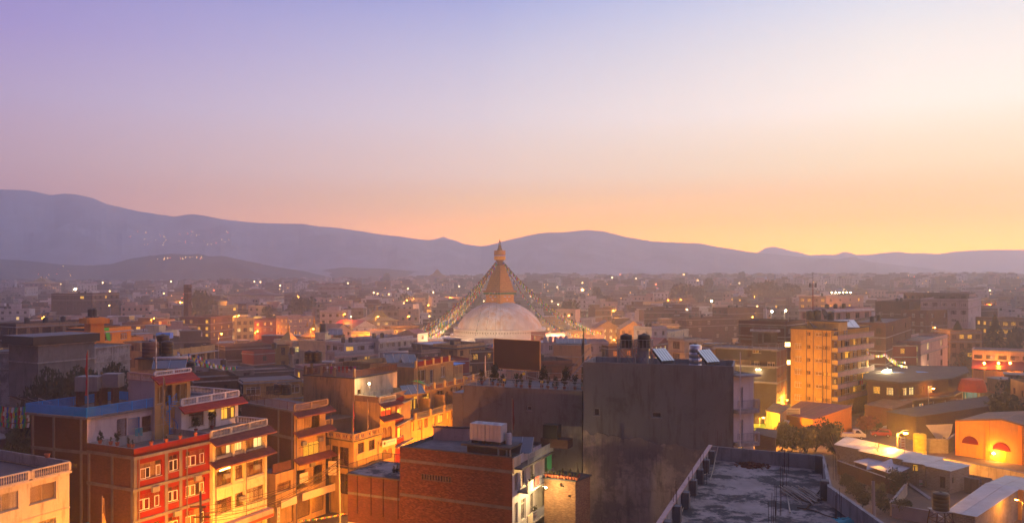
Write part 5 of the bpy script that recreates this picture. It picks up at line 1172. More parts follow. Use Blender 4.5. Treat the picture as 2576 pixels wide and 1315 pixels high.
p = on_bh(12.6, 7.6); t = thing('cistern', 'black box tank on bricks at the far corner of the brick house', 'water tank', (p[0], p[1], 12.7), f.ang); mb = MB(); mb.box(0, 1.6, 0, 1.2, 0.9, 2.3); obj('tank_body', mb.mesh('tank_body', M['black']), t); mb = MB(); mb.box(-0.2, 2.8, -0.1, 1.4, 0, 0.9); obj('leg', mb.mesh('leg', M['brickd']), t)
p = atd(C2(853, 600), 89); pole_flag(p[0], p[1], 12.7, 4.6, 'thin dark prayer flag pole behind the white cisterns', 'maroon', 0.3, 0.2)
bk = Fac(on_bh(0.3, 6.2), on_bh(5.4, 7.6), bh.root); mb = MB(); mb.box(0, bk.L, 0, 0.15, 0, 1.35); bk.place('terrace_wall', mb.mesh('terrace_wall', M['pink']), 0, 12.66); mb = MB(); mb.box(-0.1, bk.L + 0.1, -0.08, 0.23, 1.35, 1.5); bk.place('terrace_wall_cap', mb.mesh('terrace_wall_cap', M['concd']), 0, 12.66)
# lower wing of the brick house
f = bh.facs[0]; z9 = 9.7; lw0 = f.w(-6.5, -0.05); lw1 = f.w(-0.02, -0.05)
b = Bld('lower brick wing with a small railed terrace beside the street', foot4(lw0, lw1, 6.5), z9, 'brick', par=0.0, roof='roofw'); f2 = b.facs[0]
for u in (1.2, 2.9, 4.4, 6.2): f2.place('steel_column', bevel_box_mesh(0.06, 0.07, z9 - 5.6, M['rust'], 'steel_column'), u, 5.6, 0.06)
f2.place('beam', bevel_box_mesh(f2.L, 0.06, 0.26, M['conc'], 'beam'), 0, 7.5, 0.03); b.slab(z9 - 0.16, 0.12, 0.16, 'concd', (0, 3), 'terrace_edge')
mb = MB(); mb.box(0.1, f2.L, 0, 0.1, 0, 2.2); f2.place('cream_wall', mb.mesh('cream_wall', M['cream']), 0, 2.4, 0.12)
railing(b.facs[3], 0, b.facs[3].L, z9, 0.95, 'steeld', -0.05, 0.15); railing(b.facs[2], 0, b.facs[2].L, z9, 0.95, 'steeld', -0.05, 0.15); b.finish()
for k in range(7): p = f2.w(4.3 + 0.18*k, -2.2 - k*0.32); pot_plant(p[0], p[1], z9, '%s black pot of the row on the brick terrace' % wd[k], 0.55, 'leaf', 'black', seed=k % 3)

# --- little brick tower, its pots and the green lit alley
z10 = 10.1; t0_, t1_ = at(C2(1098, 965), z10), at(C2(1335, 990), z10); t2_ = at(C2(1400, 958), z10)
b = Bld('small brick tower lit yellow with clay pots along its flat top', [t0_, t1_, (t1_[0] + 1.7, t1_[1] + 2.4), (t0_[0] + 1.7, t0_[1] + 2.9)], z10, 'brickl', par=0.0, roof='concd'); f = b.facs[0]
b.slab(z10 - 0.12, 0.14, 0.14, 'concd', None, 'roof_edge'); b.holes[0].append((f.L*0.52, z10 - 0.75, f.L*0.52 + 0.4, z10 - 0.4, 0.3)); b.holes[0].append((f.L*0.78, z10 - 1.7, f.L*0.78 + 0.25, z10 - 1.5, 0.3)); b.finish()
for k in range(11): p = f.w(0.15 + k*0.33, -0.12 - (k % 2)*0.1); pot_plant(p[0], p[1], z10, '%s little clay pot on the edge of the small brick tower' % wd[k], 0.42, 'leafy', 'terra', seed=k % 3)
for k in range(3): p = f.w(1.4 + k*0.9, -1.3); pot_plant(p[0], p[1], z10, '%s large clay pot standing back on the small brick tower' % wd[k], 0.6, 'leafy', 'terra', seed=k % 3)
t = thing('pipe_post', 'short dark pipe standing on the small brick tower', 'pipe', (*f.w(f.L - 0.2, -1.0), z10)); mb = MB(); mb.tube((0, 0, 0), (0, 0, 1.6), 0.06); obj('pipe', mb.mesh('pipe', M['steeld']), t)
g0, g1 = atd(C2(1040, 820), 89.4), atd(C2(1118, 820), 88.6)
b = Bld('bright green house wedged in the alley behind the brick house', foot4(g0[:2], g1[:2], 0.9), 11.6, 'green', par=0.0, z0=0); b.win(0, (0.4, 8.0, 1.4, 9.8), 'dk'); b.finish()
g0, g1 = atd(C2(1050, 900), 87.2), atd(C2(1120, 900), 86.4)
b = Bld('white lit canopy block at the foot of the green alley house', foot4(g0[:2], g1[:2], 0.8), 9.3, 'cream', par=0.0); b.win(0, (0.3, 6.2, 1.3, 7.8), 'wht'); b.slab(8.0, 0.3, 0.12, 'white', (0,)); b.finish()
t = thing('alley_lamp', 'hidden warm lamp behind the small brick tower', 'light', (6.1, 86.9, 9.3)); mb = MB(); mb.lathe([(0.001, -0.1), (0.1, 0), (0.001, 0.1)], 8); obj('bulb', mb.mesh('bulb', M['lampw']), t); mb = MB(); mb.box(-0.05, 0.05, 0, 0.6, 0.1, 0.16); obj('bracket', mb.mesh('bracket', M['steeld']), t); plight(0, 0, 0, 300, (1, 0.62, 0.2), 0.12, t)
t = thing('alley_lamp', 'bright lamp between the brick house and the green house', 'light', (3.35, 81.2, 9.6)); mb = MB(); mb.lathe([(0.001, -0.1), (0.1, 0), (0.001, 0.1)], 8); obj('bulb', mb.mesh('bulb', M['lampw']), t); mb = MB(); mb.box(-0.4, 0.05, -0.03, 0.03, 0.1, 0.16); obj('bracket', mb.mesh('bracket', M['steeld']), t); plight(0, -0.4, 0, 1500, (1, 0.66, 0.26), 0.12, t)

# ================================================================== unfinished roof nearest the camera
zn = 17.7; P_ = [at((1655, 1315), zn), at((2225, 1314), zn), at((2093, 1222), zn), at((2073, 1145), zn), at((1785, 1120), zn)]
d0, _ = nrm(P_[4], P_[0]); d1, _ = nrm(P_[2], P_[1]); NL = (P_[0][0] + d0[0]*14, P_[0][1] + d0[1]*14); NR = (P_[1][0] + d1[0]*14, P_[1][1] + d1[1]*14)
ft = [NL, NR, P_[2], P_[3], P_[4]]
b = Bld('unfinished concrete house whose weathered flat roof fills the near corner', ft, zn, 'conc', roof='roofw', par=1.0, pth=0.13, cap='pink'); near = b
b.facemat = {}; b.cap = 'concl'; b.finish()
fl = Fac(P_[4], NL, b.root); fi = b.facs[4]                   # facs[4]: far-left -> near-left
cp = MB(); cp.box(0, fi.L, -0.06, 0.2, 0, 0.07); fi.place('coping', cp.mesh('coping', M['pink']), 0, zn + 0.003, 0.0)
for k in range(7): 
    u = 1.2 + k*3.1; mb = MB(); mb.box(0, 0.55, 0, 0.42, 0, 0.93); fi.place('buttress', mb.mesh('buttress', M['conc']), u, 16.7, -0.13)
fb_ = b.facs[3]; fr2 = b.facs[1]; fr3 = b.facs[2]
mb = MB(); mb.box(0, 0.6, 0, 0.5, 0, 1.15); fr3.place('buttress', mb.mesh('buttress', M['conc']), fr3.L - 1.0, 16.7, -0.13); mb = MB(); mb.box(0, 0.6, 0, 0.5, 0, 1.15); fr3.place('buttress', mb.mesh('buttress', M['conc']), 0.5, 16.7, -0.13)
def rebar(fr, pts, lb, h, z=16.7):
    for k, (x, y) in enumerate(pts):
        p = at(fr(x, y), z); 
        t = thing('rebar', lb[k], 'rebar', (p[0], p[1], z), rnd.random()*3, 'rusty rebar starters on the near roof')
        for j, (a_, c_) in enumerate(((-0.13, -0.13), (0.13, -0.13), (0.13, 0.13), (-0.13, 0.13))):
            hh = h*rnd.uniform(0.7, 1.1); mb = MB(); mb.tube((a_, c_, 0), (a_ + rnd.uniform(-.06, .06), c_ + rnd.uniform(-.06, .06), hh), 0.014, n=5)
            obj('bar', mb.mesh('bar', M['rust']), t)
rebar(D2, ((1055, 720), (925, 970), (810, 1120), (665, 1290), (1660, 870), (1630, 1040), (1585, 1245), (1535, 1400)), ['tall rebar bunch in the far left corner of the near roof', 'rebar bunch at the second buttress of the near roof', 'rebar bunch at the third buttress of the near roof', 'rebar bunch lowest along the pink coping', 'rebar bunch standing at the middle of the far parapet', 'rebar bunch beside the bamboo heap', 'leaning rebar bunch below the bamboo heap', 'rebar bunch at the bottom edge of the roof'], 2.0)
rebar(E2, ((235, 960), (350, 1280), (330, 930)), ['rebar bunch on the right parapet bend', 'rebar trio near the blue tarpaulin', 'short rebar on the right parapet'], 1.7)
# bamboo heap
c = at(D2(1800, 1090), 16.7); t = thing('bamboo_heap', 'heap of grey bamboo poles lying on the near roof', 'bamboo poles', (c[0], c[1], 16.7)); Rb = random.Random(4)
for k in range(34):
    x0 = -1.15 + 0.055*k + Rb.uniform(-.1, .1); a0 = Vector((x0*0.85, 1.5 + Rb.uniform(-.4, .3), 0.08 + Rb.uniform(0, .35))); a1 = Vector((x0*0.7 + 0.45 + Rb.uniform(-.35, .35), -0.9 + Rb.uniform(-.9, .5), 0.06 + Rb.uniform(0, .1))); m_ = (a0 + a1)/2 + Vector((-0.12, 0, 0.12))
    mb = MB(); mb.path([a0, a0.lerp(m_, .5) + Vector((-.03, 0, .02)), m_, m_.lerp(a1, .5) + Vector((-.03, 0, .02)), a1], 0.036, 5); obj('pole', mb.mesh('pole', M['bamboo']), t)
for k, (a_, c_) in enumerate(((D2(1655, 1000), D2(1692, 1220)), (D2(1975, 1000), D2(1835, 1185)))):
    p, q = at(a_, 16.75), at(c_, 16.75); mb = MB(); mb.tube((p[0]-c[0], p[1]-c[1], 0.05), (q[0]-c[0], q[1]-c[1], 0.05), 0.045); obj('pole', mb.mesh('pole', M['rust' if k else 'bamboo']), t)
def lying(pts, lb, r, m, z0=16.76, name='pipe', cat='pipe', zs=None):
    P = [at(q, (zs[i] if zs else z0)) + ((zs[i] if zs else z0),) for i, q in enumerate(pts)]; o = Vector(P[0]); t = thing(name, lb, cat, tuple(o)); mb = MB(); n = 6; pp = [Vector(p) - o for p in P]
    sm_ = []
    for i in range(len(pp) - 1):
        for j in range(4):
            s = j/4; p0 = pp[max(0, i-1)]; p3 = pp[min(len(pp)-1, i+2)]; a_, c_ = pp[i], pp[i+1]
            sm_.append(0.5*((2*a_) + (c_ - p0)*s + (2*p0 - 5*a_ + 4*c_ - p3)*s*s + (3*a_ - p0 - 3*c_ + p3)*s**3))
    sm_.append(pp[-1]); mb.path(sm_, r, n); obj('tube', mb.mesh('tube', M[m], True), t); return t
lying([D2(1050, 635), D2(1030, 720), D2(1008, 830), D2(980, 928)], 'thin bent bamboo leaning in the far left roof corner', 0.035, 'bamboo', zs=[17.9, 17.3, 16.85, 16.75])
lying([D2(985, 857), D2(900, 905), D2(820, 1030), D2(760, 1140), D2(690, 1290)], 'long pale curved pipe lying along the left buttresses', 0.035, 'bamboo')
lying([D2(1755, 1175), D2(1900, 1200), E2(240, 1245), E2(420, 1290)], 'long rusty rod lying below the bamboo heap', 0.03, 'rust')
lying([E2(280, 520), E2(320, 640), E2(375, 740)], 'thin stick leaning over the right parapet', 0.03, 'bamboo', zs=[20, 18.6, 17.3])
lying([E2(275, 580), E2(315, 650), E2(360, 745)], 'second thin stick leaning over the right parapet', 0.03, 'bamboo', zs=[19.5, 18.5, 17.2])
# rubble heap, sack, tarpaulin
c = at(D2(1350, 805), 16.7); t = thing('brick_rubble', 'low heap of broken red brick on the near roof', 'rubble', (c[0], c[1], 16.7)); mb = MB()
for k in range(420):
    a_ = Rb.uniform(0, 6.28); rr_ = abs(Rb.gauss(0, 0.42)); h = max(0.02, 0.26*(1 - rr_/1.1)); x, y = 1.25*rr_*math.cos(a_), 1.0*rr_*math.sin(a_); s = Rb.uniform(0.03, 0.08)
    mb.box(-s*1.5, s*1.5, -s, s, -s*0.7, s*0.7, 0, Matrix.Translation((x, y, Rb.uniform(0.02, h))) @ Matrix.Rotation(Rb.uniform(0, 3), 4, 'Z') @ Matrix.Rotation(Rb.uniform(-.6, .6), 4, 'X'))
obj('broken_bricks', mb.mesh('broken_bricks', M['brickp2']), t, kind='stuff')
c = at(D2(1765, 785), 16.7); t = thing('cement_sack', 'flat pale sack lying before the far parapet', 'sack', (c[0], c[1], 16.7)); mb = MB(); mb.lathe([(0.001, 0), (0.33, 0.02), (0.38, 0.07), (0.3, 0.13), (0.001, 0.15)], 10); obj('sack_body', mb.mesh('sack_body', M['concl'], True), t, scale=(1.1, 0.6, 1))
c = at(E2(500, 1290), 16.7); t = thing('tarpaulin', 'crumpled turquoise tarpaulin at the bottom of the near roof', 'tarpaulin', (c[0], c[1], 16.7)); mb = MB(); g_ = 9
H = [[0.04 + 0.22*abs(noise.noise(Vector((i*0.55, j*0.7, 2)))) for i in range(g_+1)] for j in range(g_+1)]
for j in range(g_):
    for i in range(g_): q = lambda a_, c_: (-1.1 + 2.2*a_/g_, -0.5 + 1.0*c_/g_, H[c_][a_]*(1 if 0 < a_ < g_ and 0 < c_ < g_ else 0.2)); mb.face([q(i, j), q(i+1, j), q(i+1, j+1), q(i, j+1)])
obj('cloth', mb.mesh('cloth', M['teal']), t)
# ================================================================== the stupa
SX, SY = -4.9, 331.0
PW = mat('whitewashed_dome', (0.62, 0.52, 0.44), 0.85, 0.15, 0.15, stain=0.25, col2=None)
def dome_mat():
    m = bpy.data.materials.new('saffron_washed_dome'); m.use_nodes = True; t = m.node_tree; b = t.nodes['Principled BSDF']; b.inputs['Roughness'].default_value = 0.85
    co = t.nodes.new('ShaderNodeTexCoord'); mp = t.nodes.new('ShaderNodeMapping'); mp.inputs['Scale'].default_value = (0.42, 0.42, 0.07); t.links.new(co.outputs['Object'], mp.inputs[0])
    n = t.nodes.new('ShaderNodeTexNoise'); n.inputs['Scale'].default_value = 1.0; n.inputs['Detail'].default_value = 7; n.inputs['Roughness'].default_value = 0.65; t.links.new(mp.outputs[0], n.inputs[0])
    r = t.nodes.new('ShaderNodeValToRGB'); r.color_ramp.elements[0].position = 0.40; r.color_ramp.elements[0].color = (0.66, 0.60, 0.56, 1); r.color_ramp.elements[1].position = 0.68; r.color_ramp.elements[1].color = (0.56, 0.32, 0.13, 1); t.links.new(n.outputs[0], r.inputs[0])
    n2 = t.nodes.new('ShaderNodeTexNoise'); n2.inputs['Scale'].default_value = 0.16; n2.inputs['Detail'].default_value = 4; t.links.new(co.outputs['Object'], n2.inputs[0])
    mr = t.nodes.new('ShaderNodeMapRange'); mr.inputs[1].default_value = 0.42; mr.inputs[2].default_value = 0.66; mr.inputs[4].default_value = 0.8; t.links.new(n2.outputs[0], mr.inputs[0])
    mx = t.nodes.new('ShaderNodeMix'); mx.data_type = 'RGBA'; t.links.new(mr.outputs[0], mx.inputs[0]); t.links.new(r.outputs[0], mx.inputs[6]); mx.inputs[7].default_value = (0.40, 0.36, 0.36, 1); t.links.new(mx.outputs[2], b.inputs['Base Color']); return m
st = thing('stupa', 'great white stupa with painted eyes and a gilded stepped spire', 'stupa', (SX, SY, 0))
DM = dome_mat()
mb = MB(); R0 = 16.9; prof = []
for k in range(23):
    t_ = math.sin(math.radians(90*k/22)); prof.append((max(.001, R0*(1 - t_**1.5)**0.52), 10.9 + 10.8*t_))
prof = [(p[0], min(p[1], 21.2)) for p in prof]; mb.lathe(prof, 96); obj('dome', mb.mesh('dome', DM, True), st)
mb = MB(); mb.lathe([(19.9, 6.0), (19.9, 8.4), (18.6, 8.4), (18.6, 9.0)], 96); mb.lathe([(18.4, 9.0), (18.4, 10.6), (18.55, 10.6), (18.55, 10.95), (16.5, 10.95)], 96); mb.lathe([(18.6, 9.0), (18.4, 9.0)], 96); obj('drum', mb.mesh('drum', mat('white_stone', (0.62, 0.56, 0.52), 0.85, 0.15, 0.3, stain=0.3)), st)
mb = MB()
for k in range(108):
    a = 2*math.pi*k/108; T_ = Matrix.Rotation(a, 4, 'Z'); mb.box(18.35, 18.43, -0.16, 0.16, 9.55, 10.1, 0, T_)
obj('niches', mb.mesh('niches', M['wood']), st, kind='stuff')
def ter(z0, z1, h, notch, n=2):
    p = []; 
    q = [(h, -notch*n*1.0)]
    pts = []
    s = [(h, h - notch*n)]
    cor = []
    for k in range(n): cor += [(h - notch*k, h - notch*(n-k)), (h - notch*(k+1), h - notch*(n-k))]
    cor.append((h - notch*n, h)); 
    for r_ in range(4):
        c, s_ = ((1, 0), (0, 1), (-1, 0), (0, -1))[r_]
        pts += [(x*c - y*s_, x*s_ + y*c) for (x, y) in cor]
    mb = MB(); mb.prism(pts, z0, z1); return mb
WS_ = mat('terrace_whitewash', (0.60, 0.55, 0.54), 0.85, 0.15, 0.3, stain=0.35)
for (z0, z1, h, nt_) in ((0, 3.4, 31, 4), (3.4, 5.2, 27, 3.2), (5.2, 6.8, 23.5, 2.6)): obj('terrace', ter(z0, z1, h, nt_).mesh('terrace', WS_), st, rz=math.radians(40))
AX = math.radians(45 + 2.4)
def sqr(mb, h0, z0, h1, z1, m=0, cap=False):
    a = [(-h0,-h0), (h0,-h0), (h0,h0), (-h0,h0)]; c = [(-h1,-h1), (h1,-h1), (h1,h1), (-h1,h1)]
    for k in range(4): j = (k+1) % 4; L = 2*h0; mb.face([(*a[k], z0), (*a[j], z0), (*c[j], z1), (*c[k], z1)], m, [(0, z0), (L, z0), (L, z1), (0, z1)])
    if cap: mb.face([(*q, z1) for q in c], m)
GD = M['gold']; GB = mat('gilded_panel', (0.50, 0.25, 0.055), 0.5, 0.3, 1.2, metal=0.55)
mb = MB(); sqr(mb, 4.35, 20.6, 4.35, 21.25); sqr(mb, 4.0, 21.25, 4.0, 25.0, cap=True); obj('eye_box', mb.mesh('eye_box', GB), st, rz=AX)
mb = MB(); sqr(mb, 4.6, 24.3, 4.6, 25.25, 0, True); o = obj('green_valance', mb.mesh('green_valance', mat('green_valance', (0.03, 0.12, 0.05), 0.9, 0.3, 2.0)), st, rz=AX)
for k in range(4):
    for j in range(22):
        pm = MB(); x = -4.5 + j*0.42; pm.box(x, x + 0.24, -4.68, -4.62, 24.25, 25.2); 
        if k == 0 and j == 0: allp = MB()
        allp.box(x, x + 0.24, -4.68, -4.62, 24.25, 25.2, 0, Matrix.Rotation(k*math.pi/2, 4, 'Z'))
obj('pleats', allp.mesh('pleats', mat('green_pleat', (0.035, 0.16, 0.06), 0.9, 0.3, 2.0)), o, kind='stuff')
mb = MB(); sqr(mb, 4.85, 25.25, 4.85, 25.6, 0, True); obj('cornice', mb.mesh('cornice', mat('orange_cornice', (0.55, 0.16, 0.04), 0.7, 0.15, 1.0)), st, rz=AX)
mb = MB(); sqr(mb, 4.95, 25.6, 4.95, 25.8, 0, True); obj('cornice', mb.mesh('cornice', M['wood']), st, rz=AX)
n = 13; zA, zB_ = 25.8, 35.9
for k in range(n):
    h0 = 4.0 + (1.55 - 4.0)*k/n; h1 = 4.0 + (1.55 - 4.0)*(k+0.55)/n; z0 = zA + (zB_-zA)*k/n; z1 = zA + (zB_-zA)*(k+1)/n
    mb = MB(); sqr(mb, h0, z0, h0*0.97, z1 - 0.10); sqr(mb, h0 + 0.1, z1 - 0.10, h0 + 0.1, z1, 1, True); mb.face([(h0+.1, h0+.1, z1-.1), (-h0-.1, h0+.1, z1-.1), (-h0-.1, -h0-.1, z1-.1), (h0+.1, -h0-.1, z1-.1)], 1)
    obj('spire_step', mb.mesh('spire_step', [GB, mat('spire_edge', (0.17, 0.08, 0.03), 0.6, 0.2, 1.0, metal=0.4)]), st, rz=AX)
mb = MB(); mb.lathe([(1.5, 35.9), (1.3, 36.4), (1.5, 36.9), (1.25, 37.4), (1.7, 37.9), (1.7, 38.1)], 16); obj('lotus_neck', mb.mesh('lotus_neck', M['woodm'], True), st)
mb = MB(); mb.lathe([(2.3, 38.1), (2.3, 39.4), (2.1, 39.4), (2.1, 38.1)], 32); obj('yellow_skirt', mb.mesh('yellow_skirt', mat('yellow_silk', (0.70, 0.36, 0.02), 0.7, 0.15, 1.5)), st)
for (r, z0, z1, m) in ((2.27, 39.4, 39.55, 'fr'), (2.27, 39.55, 39.75, 'fw'), (2.27, 39.75, 40.0, 'fb')): mb = MB(); mb.lathe([(r, z0), (r, z1)], 32); obj('cloth_band', mb.mesh('cloth_band', M[m]), st)
mb = MB(); mb.lathe([(2.32, 40.0), (2.36, 40.9), (2.26, 40.95), (2.26, 41.65), (2.32, 41.7), (2.32, 41.8), (0.1, 41.85)], 32); obj('parasol', mb.mesh('parasol', GB), st)
mb = MB(); mb.lathe([(1.15, 41.85), (1.0, 42.3), (0.55, 43.2), (0.32, 43.8), (0.42, 43.9), (0.12, 44.1), (0.2, 44.4), (0.06, 44.8)], 16); obj('gilded_bell', mb.mesh('gilded_bell', GD, True), st)
for k in range(4):
    a = AX + k*math.pi/2 + 0.0; mb = MB(); mb.tube((1.15*math.cos(a), 1.15*math.sin(a), 41.85), (0.3*math.cos(a), 0.3*math.sin(a), 45.2), 0.09, n=5); obj('pinnacle_leg', mb.mesh('pinnacle_leg', M['wood']), st)
mb = MB(); mb.lathe([(0.36, 45.15), (0.36, 45.35), (0.2, 45.4), (0.26, 45.7), (0.08, 45.9), (0.12, 46.1), (0.03, 46.5), (0.001, 46.9)], 10); obj('finial', mb.mesh('finial', M['wood'], True), st)
# eyes, brows and nose on the two faces in view (and the hidden two)
EW, EB_, EK = M['fw'], M['fb'], M['ink']
for k in range(4):
    fm = MB(); T_ = Matrix.Rotation(AX + k*math.pi/2, 4, 'Z'); y = -4.03
    def lens(cx, cz, w, h, m, off, top=0.6):
        pts = []
        for j in range(9): s = j/8; pts.append((cx - w + 2*w*s, y - off, cz + h*top*math.sin(math.pi*s)))
        for j in range(9): s = 1 - j/8; pts.append((cx - w + 2*w*s, y - off, cz - h*math.sin(math.pi*s)))
        fm.face([tuple(T_ @ Vector(p)) for p in pts], m)
    for sx in (-1, 1):
        lens(sx*1.25, 23.4, 0.95, 0.34, 1, 0.0, 1.0); lens(sx*1.25, 23.4, 0.8, 0.26, 0, 0.02, 1.0); lens(sx*1.2, 23.4, 0.26, 0.24, 2, 0.04, 1.0); lens(sx*1.25, 23.78, 1.0, 0.02, 1, 0.01, 5.5)
    lens(0, 22.3, 0.32, 0.55, 0, 0.0, 1.0); lens(0, 22.6, 0.16, 0.3, 3, 0.02, 2.0)
    obj('painted_eyes', fm.mesh('painted_eyes', [EW, EK, EB_, M['fr']]), st)
# prayer flag lines
top = Vector((SX, SY, 37.3)); R5 = random.Random(9)
def fl(q, d, lb, sag=3.0, n=70, off=(0, 0), jit=0.25, size=0.55, s0=(0, 0, 0)):
    e = atd(q, d); flag_string((top.x + off[0], top.y + off[1], top.z + s0[2]), e, lb, sag, n, size, th=0.09, jit=jit, cols=('fb', 'fw', 'fr', 'fg', 'fy'), group='prayer flag lines of the stupa')
L5 = [((1050, 838), 300), ((1062, 842), 296), ((1076, 842), 302), ((1086, 845), 292), ((1098, 846), 306), ((1058, 826), 330), ((1070, 834), 318), ((1092, 838), 324)]
for k, (q, d) in enumerate(L5): fl(q, d, '%s of the thick left sheaf of prayer flags falling from the spire' % ['outermost line', 'second line', 'third line', 'fourth line', 'innermost line', 'rearmost line', 'seventh line', 'eighth line'][k], 2.0 + R5.uniform(0, 2.2), 190, (-1.4, -1), 0.45, 0.72)
for k, (q, d) in enumerate((((1512, 836), 300), ((1500, 838), 318), ((1440, 838), 300), ((1456, 842), 296))): fl(q, d, '%s right hand prayer flag line falling from the spire' % ['outermost', 'second', 'third', 'innermost'][k], 4.2 + k*0.8, 150, (1.5, -1), 0.3, .62)
for k, (q, d) in enumerate((((1196, 836), 309), ((1222, 838), 308), ((1246, 838), 308), ((1258, 838), 308))):
    e = atd(q, d - 2); p0 = Vector((SX + (-2.4 + k*0.9), SY - 5.2, 25.0)); kk = []
    flag_string(tuple(p0), (e[0], e[1], 9.5), '%s prayer flag line hanging down the front of the dome' % wd[k], -5.2, 46, 0.42, th=0.03, jit=0.1, group='prayer flag lines of the stupa')
# lamps around the stupa
for k, (x, y, z, p, c) in enumerate(((-42, 296, 6, 8000, SOD), (-58, 316, 6, 24000, SOD), (34, 292, 6, 20000, SOD), (46, 304, 6, 30000, SOD), (16, 281, 9, 44000, WARM), (-20, 282, 9, 38000, WARM), (40, 332, 6, 9000, SOD), (62, 318, 6, 25000, SOD))):
    t = street_lamp(x, y, z, '%s lamp post in the ring of lit shops round the stupa' % wd[k], p, c=c, head='lampo' if c == SOD else 'lampw', s=1.6)
# ================================================================== named houses further out
LAND = []      # landmarks for telling look-alike houses apart
def blk(x0, y0, x1, y1, z1, depth, wall, nc, st, label, fl=2.9, w=1.2, h=1.4, par=0.8, sides=True, roof='roof', facemat=None, top=None, tanks=0, name='house', cat='house', zf=None, cap=None, group=None, bands=None, z0=0):
    a, b_ = at((x0, y0), z1), at((x1, y1), z1)
    B = Bld(label, foot4(a, b_, depth), z1, wall, roof=roof, par=par, facemat=facemat, name=name, cat=cat, cap=cap, group=group, z0=z0)
    n = max(1, int((z1 - par) / fl)); z_ = (z1 - par) - n*fl + 0.9
    rows = [z_ + k*fl for k in range(n) if z1 - par - (z_ + k*fl) < 3.4*fl]
    d_lit = 'lit' not in label and 'glow' not in label
    for i, (cnt) in ((0, nc), (1, max(1, int(depth/3.2)) if sides else 0), (3, max(1, int(depth/3.2)) if sides else 0)):
        if not cnt: continue
        L = B.facs[i].L
        if i == 1 and (B.facs[1].n[0]*B.foot[1][0] + B.facs[1].n[1]*B.foot[1][1]) > 0: continue
        if i == 3 and (B.facs[3].n[0]*B.foot[0][0] + B.facs[3].n[1]*B.foot[0][1]) > 0: continue
        for z in rows:
            for k in range(cnt):
                ww = min(w, L/cnt*0.72); u = L*(k + 0.5)/cnt - ww/2; s0 = rnd.choice(st); s0 = 'dk' if s0 in ('smlit', 'litw', 'org', 'orgw') and d_lit and rnd.random() < .6 else s0; B.win(i, (u, z, u + ww, z + h), s0, sill=False)
    for z in (bands if bands is not None else [rows[-1] - 0.95, z1 - par - 0.1] if rows else []): B.slab(z, 0.25 if bands is None else 0.12, 0.2, 'concl' if wall not in ('orange', 'ochre', 'mustard', 'yellow', 'cream') else wall, (0, 1, 3))
    B.finish()
    for k in range(tanks):
        p = B.facs[0].w(B.facs[0].L*(0.25 + 0.22*k), -depth*0.5); t_ = obj('water_tank', None, B.root, (p[0]-B.root.location.x, p[1]-B.root.location.y, z1 - par - B.root.location.z)); tank_parts(t_, 0.6, 1.5, 'black', (0, 0, 0.35))
        mb = MB(); mb.box(-0.7, 0.7, -0.7, 0.7, 0, 0.35); obj('plinth', mb.mesh('plinth', M['conc']), t_)
    LAND.append(((x0 + x1)/2, (y0 + y1)/2, a[1], label, abs(x1 - x0)/2, z1)); return B
PL, NOWIN = ('dk', 'wht', 'whts'), ()
# left band
blk(-30, 884, 98, 881, 17.5, 9, 'panel', 0, PL, 'long grey panelled wall of a house at the left edge', par=0.3, sides=False, cap='ochre')
B = blk(96, 866, 238, 856, 19.5, 8, 'conc', 0, PL, 'grey stair block with a black overhanging slab, at the left', par=0.2, sides=False, roof='concd', cap='black')
mb = MB(); mb.box(-1.2, B.facs[0].L + 0.6, -0.6, 8, 0, 1.4); B.facs[0].place('black_slab', mb.mesh('black_slab', M['black']), 0, 19.4, 0)
B = blk(236, 873, 327, 864, 17.3, 9, 'panel', 0, PL, 'grey panelled house wall right of the black slab block', par=0.2, sides=False, cap='ochre')
for fc in (B.facs[0],): fc.place('beam', bevel_box_mesh(fc.L, 0.06, 0.3, M['concl'], 'beam'), 0, 15.4, 0.04); fc.place('beam', bevel_box_mesh(fc.L, 0.06, 0.3, M['concl'], 'beam'), 0, 13.0, 0.04); B.cols(0, [0.3, fc.L*0.5, fc.L - 0.3], 11, 17.2, 0.3, 'concl')
for k, x in enumerate((92, 117)): p = atd((x, 934), 140); tank(p[0], p[1], p[2], '%s of two square black tanks before the grey panelled wall' % ('left', 'right')[k], 0.75, 1.6)
blk(88, 942, 190, 936, 13.6, 6, 'ochre', 2, ('dk',), 'low ochre house half hidden by the dark tree', par=0.1, sides=False, roof='tinr')
B = blk(40, 815, 246, 806, 20.2, 9, 'brickd', 7, ('dk', 'dk4', 'dk'), 'brown half open house with concrete balconies left of the orange house', fl=3.2, w=2.0, h=2.0, par=0.7, tanks=3, facemat={0: 'tan'}); B.slab(16.2, 1.2, 0.5, 'pink', (0,), 'balcony'); B.slab(13.0, 1.0, 0.4, 'pink', (0,), 'balcony')
B = blk(253, 826, 330, 820, 19.2, 9, 'orange', 2, ('wht',), 'vivid orange house with white trimmed windows and a green cloth', fl=3.1, w=2.2, h=1.5, par=0.7, facemat={3: 'brickd'}); B.slab(18.2, 0.5, 0.16, 'white', (0,), 'white_trim')
mb = MB(); mb.face([(0, -0.08, 0), (1.6, -0.08, 0), (2.0, -0.2, -3.2), (0.9, -0.15, -2.6)]); B.facs[0].place('green_cloth', mb.mesh('green_cloth', mat('bright_green_cloth', (0.08, 0.5, 0.03), 0.8)), 0.8, 19.3, 0.1)
B2_ = blk(256, 851, 361, 846, 15.6, 8, 'orange', 5, ('wht', 'whts', 'wht'), 'lower front tier of the vivid orange house with a rail', fl=3.0, w=1.5, h=1.6, par=0.9); B2_.slab(14.4, 0.4, 0.16, 'white', (0,), 'white_trim')
B3_ = blk(228, 799, 262, 798, 22.4, 4, 'orange', 0, PL, 'orange stair turret on top of the vivid orange house', par=0.1, sides=False, tanks=2); B3_.slab(21.2, 0.9, 1.0, 'orange', (0, 1, 3), 'turret_slab')
